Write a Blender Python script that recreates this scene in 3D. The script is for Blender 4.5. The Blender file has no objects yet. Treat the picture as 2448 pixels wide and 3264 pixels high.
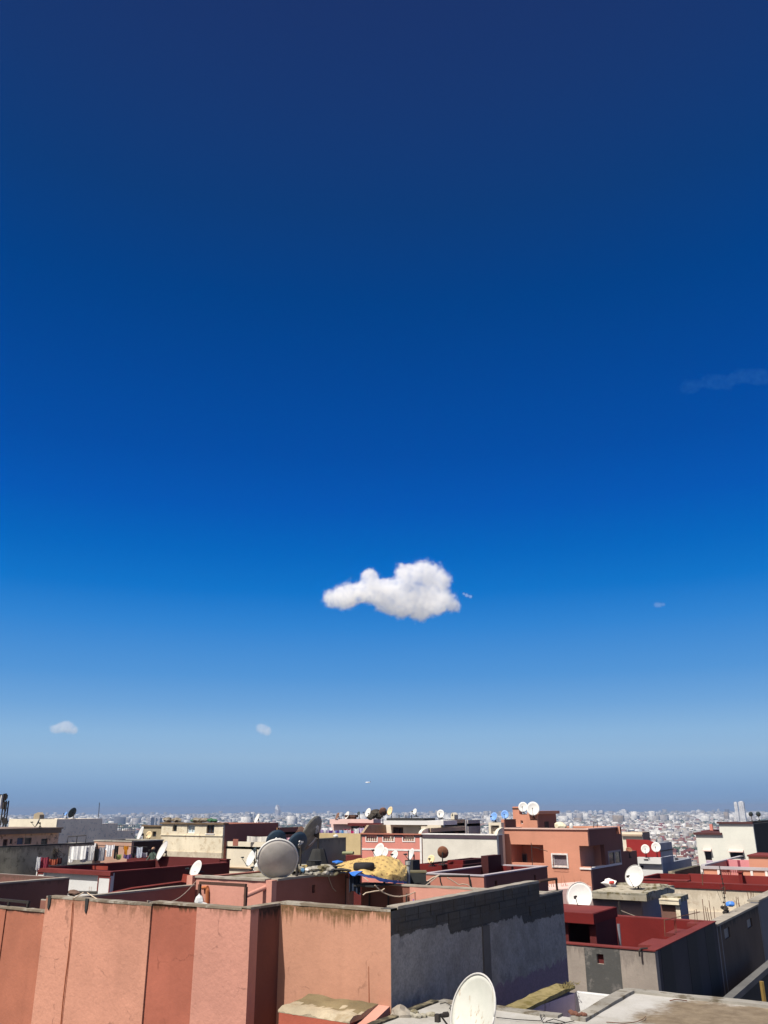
import bpy, bmesh, math, random
import numpy as np
from math import sin, cos, tan, pi, radians, sqrt
from mathutils import Vector, Matrix, noise as mnoise

SC = bpy.context.scene
COL = SC.collection

# ---------------------------------------------------------------- camera
EYE = 14.0
FPX, CX, CY = 2629.0, 1224.0, 1632.0
PITCH, YAW, ROLL = radians(19.75), radians(33.0), radians(-0.3)
RM = Matrix.Rotation(YAW, 3, 'Z') @ Matrix.Rotation(pi / 2 + PITCH, 3, 'X') @ Matrix.Rotation(ROLL, 3, 'Z')
FW = Vector((-sin(YAW), cos(YAW), 0))          # horizontal view direction
RT = Vector((cos(YAW), sin(YAW), 0))           # horizontal right direction
CAMO = Vector((0, 0, EYE))
cam = bpy.data.cameras.new("camera")
cam.sensor_fit = 'VERTICAL'
cam.sensor_height = 36.0
cam.lens = FPX / 3264.0 * 36.0
cam.clip_start, cam.clip_end = 0.1, 90000.0
camo = bpy.data.objects.new("camera", cam)
COL.objects.link(camo)
camo.matrix_world = Matrix.Translation(CAMO) @ RM.to_4x4()
SC.camera = camo

# ---------------------------------------------------------------- light
EXPO = 0.45
SUN_EL, SUN_AZ = radians(55.0), radians(12.0)   # azimuth: turned from the walls' normal (-Y) towards -X
TOSUN = Vector((-sin(SUN_AZ) * cos(SUN_EL), -cos(SUN_AZ) * cos(SUN_EL), sin(SUN_EL)))
sl = bpy.data.lights.new("sun", 'SUN')
sl.energy = 4.6
sl.angle = radians(0.53)
sl.color = (1.0, 0.95, 0.87)
so = bpy.data.objects.new("sun", sl)
COL.objects.link(so)
so.location = (0, -20, 60)
so.rotation_euler = TOSUN.to_track_quat('Z', 'Y').to_euler()


def s2l(c):
    return tuple((v / 255 / 12.92) if v / 255 <= 0.04045 else ((v / 255 + 0.055) / 1.055) ** 2.4 for v in c)


world = bpy.data.worlds.new("World")
SC.world = world
world.use_nodes = True
wn, wl = world.node_tree.nodes, world.node_tree.links
wn.clear()
w_out = wn.new('ShaderNodeOutputWorld')
w_bg = wn.new('ShaderNodeBackground')
w_sky = wn.new('ShaderNodeTexSky')
w_sky.sky_type = 'NISHITA'
w_sky.sun_disc = False
w_sky.sun_elevation = SUN_EL
w_sky.sun_rotation = pi + SUN_AZ
w_sky.air_density = 1.0
w_sky.dust_density = 0.3
w_sky.ozone_density = 4.0
w_tc = wn.new('ShaderNodeTexCoord')
w_sep = wn.new('ShaderNodeSeparateXYZ')
w_rmp = wn.new('ShaderNodeValToRGB')
wl.new(w_tc.outputs['Generated'], w_sep.inputs[0])
wl.new(w_sep.outputs['Z'], w_rmp.inputs[0])
SKY = [(0.0, (118, 151, 193)), (0.017, (125, 160, 201)), (0.034, (138, 173, 210)), (0.055, (148, 183, 216)), (0.08, (139, 181, 220)),
       (0.112, (111, 165, 218)), (0.147, (83, 150, 215)), (0.204, (48, 132, 210)), (0.245, (12, 116, 202)),
       (0.288, (0, 102, 193)), (0.34, (0, 87, 182)), (0.40, (0, 77, 167)), (0.48, (0, 70, 153)),
       (0.56, (0, 64, 138)), (0.64, (10, 59, 122)), (0.72, (21, 55, 113)), (0.80, (27, 51, 105)), (1.0, (30, 46, 96))]
cr = w_rmp.color_ramp
while len(cr.elements) < len(SKY):
    cr.elements.new(0.5)
KX = 1 / 2 ** EXPO
for e, (p, c) in zip(cr.elements, SKY):
    e.position = p
    e.color = tuple(v * KX for v in s2l(c)) + (1,)
w_sc = wn.new('ShaderNodeMixRGB')
w_sc.blend_type = 'MULTIPLY'
w_sc.inputs[0].default_value = 1.0
w_sc.inputs[2].default_value = (0.08, 0.08, 0.08, 1)
wl.new(w_sky.outputs[0], w_sc.inputs[1])
w_mix = wn.new('ShaderNodeMixRGB')
w_mix.inputs[0].default_value = 0.997
wl.new(w_sc.outputs[0], w_mix.inputs[1])
wl.new(w_rmp.outputs[0], w_mix.inputs[2])
# warm paler sky around the sun, behind the camera, added as fill light
w_dot = wn.new('ShaderNodeVectorMath')
w_dot.operation = 'DOT_PRODUCT'
wl.new(w_tc.outputs['Generated'], w_dot.inputs[0])
w_dot.inputs[1].default_value = TOSUN
w_map = wn.new('ShaderNodeMapRange')
w_map.interpolation_type = 'SMOOTHSTEP'
w_map.inputs[1].default_value = 0.56
w_map.inputs[2].default_value = 0.97
wl.new(w_dot.outputs['Value'], w_map.inputs[0])
w_fill = wn.new('ShaderNodeMixRGB')
w_fill.inputs[2].default_value = (0.72, 0.58, 0.43, 1)
wl.new(w_map.outputs[0], w_fill.inputs[0])
wl.new(w_mix.outputs[0], w_fill.inputs[1])
wl.new(w_fill.outputs[0], w_bg.inputs[0])
w_bg.inputs[1].default_value = 1.0
wl.new(w_bg.outputs[0], w_out.inputs[0])

SC.view_settings.view_transform = 'Standard'
SC.view_settings.look = 'None'
SC.view_settings.exposure = EXPO
SC.view_settings.gamma = 1.0
SC.view_settings.use_curve_mapping = False
SC.render.engine = 'CYCLES'
SC.cycles.use_denoising = True
SC.cycles.max_bounces = 40
SC.cycles.diffuse_bounces = 4
SC.cycles.volume_bounces = 40

SC.cycles.transparent_max_bounces = 16
SC.cycles.sample_clamp_indirect = 10.0


# ---------------------------------------------------------------- projection helpers: a photo pixel to a place in the world
def ray(px, py):
    return RM @ Vector(((px - CX) / FPX, -(py - CY) / FPX, -1.0))


def P(px, py, r):                      # at horizontal depth r
    d = ray(px, py)
    return CAMO + d * (r / d.dot(FW))


def PZ(px, py, z):
    d = ray(px, py)
    return CAMO + d * ((z - EYE) / d.z)


def PY(px, py, y):
    d = ray(px, py)
    return CAMO + d * (y / d.y)


def PX(px, py, x):
    d = ray(px, py)
    return CAMO + d * (x / d.x)


def sst(a, b, x):
    t = min(1, max(0, (x - a) / (b - a)))
    return t * t * (3 - 2 * t)


PLAIN = -61.0


def ground_z(x, y):
    d = sqrt(x * x + y * y)
    return PLAIN * sst(75, 520, d)


# ---------------------------------------------------------------- materials
MATS = {}


def nodes(name):
    m = bpy.data.materials.new(name)
    m.use_nodes = True
    nt = m.node_tree
    return m, nt.nodes, nt.links, nt.nodes['Principled BSDF']


def math_node(n, l, op, a, b=None, clamp=False):
    x = n.new('ShaderNodeMath')
    x.operation = op
    x.use_clamp = clamp
    for i, v in enumerate((a, b)):
        if v is None:
            continue
        if isinstance(v, (int, float)):
            x.inputs[i].default_value = v
        else:
            l.new(v, x.inputs[i])
    return x.outputs[0]


def mapr(n, l, v, a, b, c=0.0, d=1.0, smooth=True):
    x = n.new('ShaderNodeMapRange')
    x.interpolation_type = 'SMOOTHSTEP' if smooth else 'LINEAR'
    l.new(v, x.inputs[0])
    for i, q in enumerate((a, b, c, d)):
        x.inputs[i + 1].default_value = q
    return x.outputs[0]


def noise_tex(n, l, pos, scale, detail=4, rough=0.55, stretch=None):
    t = n.new('ShaderNodeTexNoise')
    t.inputs['Scale'].default_value = scale
    t.inputs['Detail'].default_value = detail
    t.inputs['Roughness'].default_value = rough
    if stretch:
        mp = n.new('ShaderNodeMapping')
        mp.inputs['Scale'].default_value = stretch
        l.new(pos, mp.inputs[0])
        pos = mp.outputs[0]
    l.new(pos, t.inputs['Vector'])
    return t.outputs['Fac']


def mixc(n, l, f, a, b):
    x = n.new('ShaderNodeMixRGB')
    for i, v in zip((0, 1, 2), (f, a, b)):
        if isinstance(v, (int, float)):
            x.inputs[i].default_value = v
        elif isinstance(v, tuple):
            x.inputs[i].default_value = v + (1,) if len(v) == 3 else v
        else:
            l.new(v, x.inputs[i])
    return x.outputs[0]


def plaster(name, c, var=0.18, top=None, streak=0.0, stain=(0.05, 0.04, 0.03), rough=0.92, bump=0.25, scale=1.0,
            patch=0.0, patchc=(0.3, 0.28, 0.25), base=None, drip=0.5, cracks=0.0):
    """Rendered masonry: mottled colour, fine grain, optional drips that run down from height top and worn patches."""
    if name in MATS:
        return MATS[name]
    m, n, l, b = nodes(name)
    g = n.new('ShaderNodeNewGeometry')
    pos = g.outputs['Position']
    big = noise_tex(n, l, pos, 0.8 * scale, 6, 0.6)
    fine = noise_tex(n, l, pos, 14 * scale, 5, 0.65)
    blot = noise_tex(n, l, pos, 3.0 * scale, 5, 0.7)
    lo = tuple(v * (1 - var) for v in c)
    hi = tuple(min(0.9, v * (1 + var * 0.7)) for v in c)
    colr = mixc(n, l, mapr(n, l, big, 0.3, 0.7), lo, hi)
    colr = mixc(n, l, mapr(n, l, fine, 0.4, 0.75, 0, 0.25), colr, tuple(v * 0.75 for v in c))
    ver = noise_tex(n, l, pos, 1.0, 4, 0.6, (2.2 * scale, 2.2 * scale, 0.25 * scale))
    colr = mixc(n, l, mapr(n, l, ver, 0.5, 0.75, 0, 0.22), colr, tuple(v * 0.7 for v in c))
    if patch > 0:
        pf = mapr(n, l, blot, 0.56 - 0.2 * patch, 0.72 - 0.2 * patch)
        colr = mixc(n, l, pf, colr, patchc)
    if top is not None and streak > 0:
        sp = n.new('ShaderNodeSeparateXYZ')
        l.new(pos, sp.inputs[0])
        dep = math_node(n, l, 'SUBTRACT', top, sp.outputs['Z'])
        st = noise_tex(n, l, pos, 1.0, 4, 0.7, (5.5, 5.5, 0.45))
        reach = mapr(n, l, st, 0.36, 0.74, 0.02, drip, False)
        f = math_node(n, l, 'DIVIDE', dep, reach)
        f = mapr(n, l, f, 0.35, 1.0, 1.0, 0.0)
        f = math_node(n, l, 'MULTIPLY', f, streak)
        f = math_node(n, l, 'MULTIPLY', f, mapr(n, l, fine, 0.25, 0.6, 0.55, 1.0))
        colr = mixc(n, l, f, colr, stain)
    if cracks > 0:
        vo = n.new('ShaderNodeTexVoronoi')
        vo.feature = 'DISTANCE_TO_EDGE'
        vo.inputs['Scale'].default_value = 0.8
        wob = n.new('ShaderNodeMixRGB')
        wob.inputs[0].default_value = 0.16
        l.new(pos, wob.inputs[1])
        nw = n.new('ShaderNodeTexNoise')
        nw.inputs['Scale'].default_value = 3.0
        nw.inputs['Detail'].default_value = 6
        l.new(pos, nw.inputs['Vector'])
        vm = n.new('ShaderNodeVectorMath')
        vm.operation = 'SCALE'
        vm.inputs['Scale'].default_value = 3.0
        l.new(nw.outputs['Color'], vm.inputs[0])
        va = n.new('ShaderNodeVectorMath')
        l.new(pos, va.inputs[0])
        vs2 = n.new('ShaderNodeVectorMath')
        vs2.operation = 'SCALE'
        vs2.inputs['Scale'].default_value = 0.35
        l.new(nw.outputs['Color'], vs2.inputs[0])
        l.new(vs2.outputs[0], va.inputs[1])
        l.new(va.outputs[0], vo.inputs['Vector'])
        f = mapr(n, l, vo.outputs['Distance'], 0.004, 0.014, cracks, 0.0)
        f = math_node(n, l, 'MULTIPLY', f, mapr(n, l, blot, 0.5, 0.62))
        colr = mixc(n, l, f, colr, tuple(v * 0.35 for v in c))
    if base is not None:
        sp2 = n.new('ShaderNodeSeparateXYZ')
        l.new(pos, sp2.inputs[0])
        zz = math_node(n, l, 'ADD', sp2.outputs['Z'], mapr(n, l, blot, 0.2, 0.8, -0.35, 0.35, False))
        f = mapr(n, l, zz, base[0], base[0] + 0.12, 1.0, 0.0)
        colr = mixc(n, l, f, colr, base[1])
    l.new(colr, b.inputs['Base Color'])
    b.inputs['Roughness'].default_value = rough
    b.inputs['Specular IOR Level'].default_value = 0.2
    bp = n.new('ShaderNodeBump')
    bp.inputs['Strength'].default_value = bump
    bp.inputs['Distance'].default_value = 0.02
    h = math_node(n, l, 'ADD', math_node(n, l, 'ADD', fine, math_node(n, l, 'MULTIPLY', blot, 1.5)), math_node(n, l, 'MULTIPLY', big, 3.0))
    l.new(h, bp.inputs['Height'])
    l.new(bp.outputs[0], b.inputs['Normal'])
    MATS[name] = m
    return m


def flat(name, c, rough=0.6, metal=0.0, var=0.1, scale=6.0, spec=0.3):
    """Paint, metal, cloth or plastic: one colour with slight wear."""
    if name in MATS:
        return MATS[name]
    m, n, l, b = nodes(name)
    g = n.new('ShaderNodeNewGeometry')
    f = noise_tex(n, l, g.outputs['Position'], scale, 4, 0.65)
    colr = mixc(n, l, mapr(n, l, f, 0.3, 0.7), tuple(v * (1 - var) for v in c), tuple(min(0.92, v * (1 + var)) for v in c))
    l.new(colr, b.inputs['Base Color'])
    b.inputs['Roughness'].default_value = rough
    b.inputs['Metallic'].default_value = metal
    b.inputs['Specular IOR Level'].default_value = spec
    MATS[name] = m
    return m


# ---------------------------------------------------------------- object helpers
def tag(o, label=None, cat=None, group=None, kind=None):
    if label and not kind:
        kind = 'thing'
    for k, v in (('label', label), ('category', cat), ('group', group), ('kind', kind)):
        if v:
            o[k] = v
    return o


def thing(name, loc, label, cat, group=None):
    o = bpy.data.objects.new(name, None)
    o.empty_display_size = 0.3
    o.location = loc
    COL.objects.link(o)
    return tag(o, label, cat, group)


def emit(name, bm, mat, parent=None, smooth=False, origin=None):
    """Link a bmesh (world coordinates) as one mesh object under its parent (chain of un-rotated parents)."""
    off = Vector((0, 0, 0))
    if parent is not None:
        p = parent
        while p is not None:
            off += Vector(p.location)
            p = p.parent
    loc = Vector((0, 0, 0))
    if parent is None:
        if origin is None:
            xs = [v.co for v in bm.verts]
            mn = Vector((min(v.x for v in xs), min(v.y for v in xs), min(v.z for v in xs)))
            mx = Vector((max(v.x for v in xs), max(v.y for v in xs), max(v.z for v in xs)))
            origin = Vector(((mn.x + mx.x) / 2, (mn.y + mx.y) / 2, mn.z))
        loc = Vector(origin)
    for v in bm.verts:
        v.co -= off + loc
    me = bpy.data.meshes.new(name)
    bmesh.ops.recalc_face_normals(bm, faces=bm.faces)
    bm.to_mesh(me)
    bm.free()
    for m in (mat if isinstance(mat, (list, tuple)) else [mat]):
        me.materials.append(m)
    if smooth:
        for p in me.polygons:
            p.use_smooth = True
    o = bpy.data.objects.new(name, me)
    o.location = loc
    COL.objects.link(o)
    if parent is not None:
        o.parent = parent
    return o


def NB():
    return bmesh.new()


def box(bm, x0, x1, y0, y1, z0, z1, mi=0):
    x0, x1 = min(x0, x1), max(x0, x1)
    y0, y1 = min(y0, y1), max(y0, y1)
    z0, z1 = min(z0, z1), max(z0, z1)
    v = [bm.verts.new(p) for p in ((x0, y0, z0), (x1, y0, z0), (x1, y1, z0), (x0, y1, z0),
                                   (x0, y0, z1), (x1, y0, z1), (x1, y1, z1), (x0, y1, z1))]
    for f in ((3, 2, 1, 0), (4, 5, 6, 7), (0, 1, 5, 4), (1, 2, 6, 5), (2, 3, 7, 6), (3, 0, 4, 7)):
        bm.faces.new([v[i] for i in f]).material_index = mi
    return v


def prism(bm, pts, z0, z1, mi=0):
    """Vertical prism over a plan polygon."""
    a = [bm.verts.new((p[0], p[1], z0)) for p in pts]
    b = [bm.verts.new((p[0], p[1], z1)) for p in pts]
    n = len(pts)
    bm.faces.new(a[::-1]).material_index = mi
    bm.faces.new(b).material_index = mi
    for i in range(n):
        bm.faces.new((a[i], a[(i + 1) % n], b[(i + 1) % n], b[i])).material_index = mi


def prism_dir(bm, pts, d, mi=0):
    """Prism: a planar polygon of 3-D points extruded by vector d."""
    d = Vector(d)
    a = [bm.verts.new(Vector(p)) for p in pts]
    b = [bm.verts.new(Vector(p) + d) for p in pts]
    n = len(pts)
    bm.faces.new(a[::-1]).material_index = mi
    bm.faces.new(b).material_index = mi
    for i in range(n):
        bm.faces.new((a[i], a[(i + 1) % n], b[(i + 1) % n], b[i])).material_index = mi


def tube(bm, pts, r, seg=6, mi=0):
    """Round tube along a polyline; r is one radius or one per point."""
    pts = [Vector(p) for p in pts]
    rs = r if isinstance(r, (list, tuple)) else [r] * len(pts)
    rings = []
    for i, p in enumerate(pts):
        d = (pts[min(i + 1, len(pts) - 1)] - pts[max(i - 1, 0)]).normalized()
        u = d.orthogonal().normalized() if abs(d.z) > 0.98 else d.cross(Vector((0, 0, 1))).normalized()
        w = d.cross(u).normalized()
        rings.append([bm.verts.new(p + (u * cos(2 * pi * k / seg) + w * sin(2 * pi * k / seg)) * rs[i]) for k in range(seg)])
    for a, b in zip(rings, rings[1:]):
        for k in range(seg):
            bm.faces.new((a[k], a[(k + 1) % seg], b[(k + 1) % seg], b[k])).material_index = mi
    bm.faces.new(rings[0][::-1]).material_index = mi
    bm.faces.new(rings[-1]).material_index = mi


def lump(bm, c, rx, ry, rz, seed=0, amp=0.3, sub=2, freq=1.5, mi=0):
    """An irregular rounded lump."""
    r = bmesh.ops.create_icosphere(bm, subdivisions=sub, radius=1.0)
    for v in r['verts']:
        k = 1 + amp * mnoise.noise(v.co * freq + Vector((seed * 7.3, seed * 3.1, seed)))
        v.co = Vector((c[0] + v.co.x * rx * k, c[1] + v.co.y * ry * k, c[2] + v.co.z * rz * k))
    for f in {f for v in r['verts'] for f in v.link_faces}:
        f.material_index = mi


def pydata(name, verts, faces, mats, mat_idx=None, smooth=False, loc=(0, 0, 0)):
    me = bpy.data.meshes.new(name)
    nv, nf = len(verts), len(faces)
    me.vertices.add(nv)
    me.vertices.foreach_set('co', np.asarray(verts, np.float32).ravel())
    k = faces.shape[1]
    me.loops.add(nf * k)
    me.loops.foreach_set('vertex_index', np.asarray(faces, np.int32).ravel())
    me.polygons.add(nf)
    me.polygons.foreach_set('loop_start', np.arange(0, nf * k, k, dtype=np.int32))
    if mat_idx is not None:
        me.polygons.foreach_set('material_index', np.asarray(mat_idx, np.int32))
    for m in mats:
        me.materials.append(m)
    me.update(calc_edges=True)
    o = bpy.data.objects.new(name, me)
    o.location = loc
    COL.objects.link(o)
    return o


# ---------------------------------------------------------------- terrain, sea, far city
def terrain():
    rs = [0, 15, 30, 50, 70] + list(np.geomspace(90, 12400, 44))
    na = 120
    vs, fs = [(0, 0, 0)], []
    bm = NB()
    rings = []
    for r in rs[1:]:
        rings.append([bm.verts.new((r * cos(2 * pi * k / na), r * sin(2 * pi * k / na), ground_z(r, 0))) for k in range(na)])
    c = bm.verts.new((0, 0, 0))
    for k in range(na):
        bm.faces.new((c, rings[0][k], rings[0][(k + 1) % na]))
    for a, b in zip(rings, rings[1:]):
        for k in range(na):
            bm.faces.new((a[k], b[k], b[(k + 1) % na], a[(k + 1) % na]))
    m, n, l, b = nodes('earth')
    g = n.new('ShaderNodeNewGeometry')
    f1 = noise_tex(n, l, g.outputs['Position'], 0.004, 6, 0.65)
    f2 = noise_tex(n, l, g.outputs['Position'], 0.05, 5, 0.7)
    c1 = mixc(n, l, mapr(n, l, f1, 0.42, 0.58), (0.10, 0.085, 0.06), (0.045, 0.06, 0.035))
    c1 = mixc(n, l, mapr(n, l, f2, 0.4, 0.65, 0, 0.6), c1, (0.2, 0.17, 0.13))
    l.new(c1, b.inputs['Base Color'])
    b.inputs['Roughness'].default_value = 1.0
    tag(emit('ground', bm, m, origin=(0, 0, 0), smooth=True), kind='structure')
    # sea: a ring from the coast to the horizon
    bm = NB()
    ra = [bm.verts.new((12000 * cos(2 * pi * k / na), 12000 * sin(2 * pi * k / na), PLAIN - 3)) for k in range(na)]
    rb = [bm.verts.new((32000 * cos(2 * pi * k / na), 32000 * sin(2 * pi * k / na), PLAIN - 3)) for k in range(na)]
    for k in range(na):
        bm.faces.new((ra[k], rb[k], rb[(k + 1) % na], ra[(k + 1) % na]))
    tag(emit('sea', bm, flat('sea_water', (0.03, 0.09, 0.17), 0.35, var=0.1, scale=0.01), origin=(0, 0, 0)), kind='structure')


def facade_mat(name, c, win=0.55):
    """Far houses: plaster with rows of small dark openings, and per-area variation."""
    m, n, l, b = nodes(name)
    g = n.new('ShaderNodeNewGeometry')
    sp = n.new('ShaderNodeSeparateXYZ')
    l.new(g.outputs['Position'], sp.inputs[0])
    hx = math_node(n, l, 'ADD', sp.outputs['X'], sp.outputs['Y'])
    fx = math_node(n, l, 'FRACT', math_node(n, l, 'DIVIDE', hx, 3.1))
    fz = math_node(n, l, 'FRACT', math_node(n, l, 'DIVIDE', sp.outputs['Z'], 3.2))
    wx = math_node(n, l, 'LESS_THAN', fx, 0.38)
    wz = math_node(n, l, 'LESS_THAN', math_node(n, l, 'ABSOLUTE', math_node(n, l, 'SUBTRACT', fz, 0.5)), 0.24)
    nz = n.new('ShaderNodeSeparateXYZ')
    l.new(g.outputs['Normal'], nz.inputs[0])
    up = math_node(n, l, 'LESS_THAN', nz.outputs['Z'], 0.5)
    w = math_node(n, l, 'MULTIPLY', math_node(n, l, 'MULTIPLY', wx, wz), math_node(n, l, 'MULTIPLY', up, win))
    v = noise_tex(n, l, g.outputs['Position'], 0.035, 4, 0.8)
    colr = mixc(n, l, mapr(n, l, v, 0.3, 0.7), tuple(q * 0.6 for q in c), tuple(min(0.85, q * 1.2) for q in c))
    colr = mixc(n, l, w, colr, (0.05, 0.05, 0.055))
    l.new(colr, b.inputs['Base Color'])
    b.inputs['Roughness'].default_value = 0.95
    return m


FAC = []
BOXF = np.array([(4, 5, 6, 7), (0, 1, 5, 4), (1, 2, 6, 5), (2, 3, 7, 6), (3, 0, 4, 7)])


def boxes_mesh(cx, cy, z0, z1, hw, hd, rot):
    k = len(cx)
    co, si = np.cos(rot), np.sin(rot)
    V = np.zeros((k, 8, 3), np.float32)
    for i, (sx, sy) in enumerate(((-1, -1), (1, -1), (1, 1), (-1, 1))):
        x, y = sx * hw, sy * hd
        for j, z in ((i, z0), (i + 4, z1)):
            V[:, j, 0] = cx + x * co - y * si
            V[:, j, 1] = cy + x * si + y * co
            V[:, j, 2] = z
    Fc = (BOXF[None] + 8 * np.arange(k)[:, None, None]).reshape(-1, 4)
    return V.reshape(-1, 3), Fc


def nground(x, y):
    d = np.sqrt(x * x + y * y)
    t = np.clip((d - 75) / 445, 0, 1)
    return PLAIN * t * t * (3 - 2 * t)


def far_city():
    rg = np.random.default_rng(11)
    cols = [(0.58, 0.565, 0.54), (0.30, 0.275, 0.24), (0.22, 0.175, 0.13), (0.25, 0.13, 0.10), (0.18, 0.05, 0.04),
            (0.30, 0.28, 0.27), (0.15, 0.15, 0.17), (0.07, 0.07, 0.09)]
    for i, c in enumerate(cols):
        FAC.append(facade_mat('far_plaster_%s' % 'abcdefgh'[i], c))
    half = radians(31)

    def polar(k, r0, r1):
        r = rg.uniform(r0, r1, k)
        w = half if r0 > 700 else radians(46)
        a = rg.uniform(-w, w, k)
        x = r * (-math.sin(YAW) * np.cos(a) + cos(YAW) * np.sin(a))
        y = r * (cos(YAW) * np.cos(a) + sin(YAW) * np.sin(a))
        return r, a, x, y
    # nearest rows of houses: single objects, copied from a few built ones
    protos = []
    for i in range(8):
        bm = NB()
        w, d, h = rg.uniform(4, 6.5), rg.uniform(4, 7), rg.uniform(7, 11)
        box(bm, -w, w, -d, d, -2, h)
        me = bpy.data.meshes.new('hillside_house')
        t = 0.25
        for q in ((-w, w, -d, -d + t), (-w, w, d - t, d), (-w, -w + t, -d + t, d - t), (w - t, w, -d + t, d - t)):
            box(bm, q[0], q[1], q[2], q[3], h + 0.001, h + 0.9)
        box(bm, -w * 0.5, w * 0.1, d * 0.1, d * 0.6, h + 0.002, h + 2.6)
        bm.to_mesh(me)
        bm.free()
        me.materials.append(FAC[(0, 0, 1, 5, 2, 3, 4, 5)[i]])
        protos.append(me)
    k = 0
    tries = 0
    placed = []
    while k < 300 and tries < 6000:
        tries += 1
        r = rg.uniform(560, 1500)
        a = rg.uniform(radians(7.5), radians(24)) if rg.random() < 0.72 else rg.uniform(-half, half)
        x = r * (-sin(YAW) * cos(a) + cos(YAW) * sin(a))
        y = r * (cos(YAW) * cos(a) + sin(YAW) * sin(a))
        if any((x - p[0]) ** 2 + (y - p[1]) ** 2 < 13 ** 2 for p in placed):
            continue
        placed.append((x, y))
        o = bpy.data.objects.new('hillside_house', protos[rg.integers(8)])
        o.location = (x, y, ground_z(x, y))
        o.rotation_euler[2] = rg.choice([0, pi / 2]) + rg.normal(0, 0.12)
        COL.objects.link(o)
        tag(o, 'small flat-roofed house among the crowded roofs on the far slope', 'house', 'houses crowded on the slope and plain beyond the near roofs')
        k += 1
    # the rest of the city: far too many to count
    parts = []
    for (cnt, r0, r1, wmin, wmax, hmin, hmax, wts) in (
            (2600, 150, 800, 3.5, 6.5, 4.5, 7, (.30, .2, .13, .10, .08, .14, .03, .02)),
            (7500, 800, 2400, 3.0, 6.5, 5, 11, (.30, .2, .13, .10, .08, .14, .03, .02)),
            (9000, 2400, 5000, 4, 10, 6, 15, (.36, .2, .10, .04, .02, .22, .04, .02)),
            (11000, 5000, 11800, 7, 22, 7, 24, (.40, .2, .06, .01, .0, .27, .04, .02)),
            (420, 4000, 11500, 9, 22, 24, 46, (.46, .14, .03, .0, .0, .30, .04, .03))):
        r, a, x, y = polar(cnt, r0, r1)
        # gaps where woods and fields break the city up
        nn = np.array([mnoise.noise(Vector((px / 420, py / 420, 3))) for px, py in zip(x, y)])
        keep = nn > -0.24
        left = a < radians(-3)
        keep &= ~(left & (r < 6500) & (rg.random(cnt) < 0.55))
        x, y, r = x[keep], y[keep], r[keep]
        kk = len(x)
        hw, hd = rg.uniform(wmin, wmax, kk), rg.uniform(wmin, wmax, kk)
        z0 = nground(x, y)
        h = rg.uniform(hmin, hmax, kk) * rg.uniform(0.7, 1.15, kk)
        V, Fc = boxes_mesh(x, y, z0 - 2, z0 + h, hw, hd, rg.normal(0, 0.25, kk))
        mi = rg.choice(8, kk, p=np.array(wts) / sum(wts))
        parts.append((V, Fc, np.repeat(mi, 5)))
    off = 0
    VV, FF, MM = [], [], []
    for V, Fc, mi in parts:
        VV.append(V)
        FF.append(Fc + off)
        MM.append(mi)
        off += len(V)
    o = pydata('far_city', np.concatenate(VV), np.concatenate(FF), FAC, np.concatenate(MM))
    tag(o, 'pale city of countless tiny houses spread over the plain to the horizon', 'city', kind='stuff')
    # woods between
    rg2 = np.random.default_rng(5)
    bm = NB()
    bmesh.ops.create_icosphere(bm, subdivisions=1, radius=1)
    iv = np.array([v.co for v in bm.verts])
    bm.faces.ensure_lookup_table()
    fi = np.array([[v.index for v in f.verts] for f in bm.faces])
    bm.free()
    VV, FF = [], []
    off = 0
    cnt = 0
    while cnt < 6500:
        r = rg2.uniform(1500, 9500) if rg2.random() < 0.94 else rg2.uniform(500, 1300)
        a = rg2.uniform(-half, half)
        x = r * (-sin(YAW) * cos(a) + cos(YAW) * sin(a))
        y = r * (cos(YAW) * cos(a) + sin(YAW) * sin(a))
        nn = mnoise.noise(Vector((x / 420, y / 420, 3)))
        if nn > -0.16 and rg2.random() < (0.90 if a > radians(-3) else 0.72):
            continue
        cnt += 1
        s = rg2.uniform(3.5, 6.5) * (1 + r / 7000)
        v = iv * (1 + rg2.normal(0, 0.16, (len(iv), 1))) * np.array([s * rg2.uniform(.8, 1.7), s * rg2.uniform(.8, 1.7), s * rg2.uniform(.6, 1.0)])
        VV.append(v + np.array([x, y, ground_z(x, y) + s * 0.5]))
        FF.append(fi + off)
        off += len(iv)
    o = pydata('far_woods', np.concatenate(VV), np.concatenate(FF), [flat('far_foliage', (0.035, 0.055, 0.03), 1.0, var=0.35, scale=0.08)])
    tag(o, 'dark woods and tree belts scattered between the far city houses', 'woods', kind='stuff')


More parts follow.
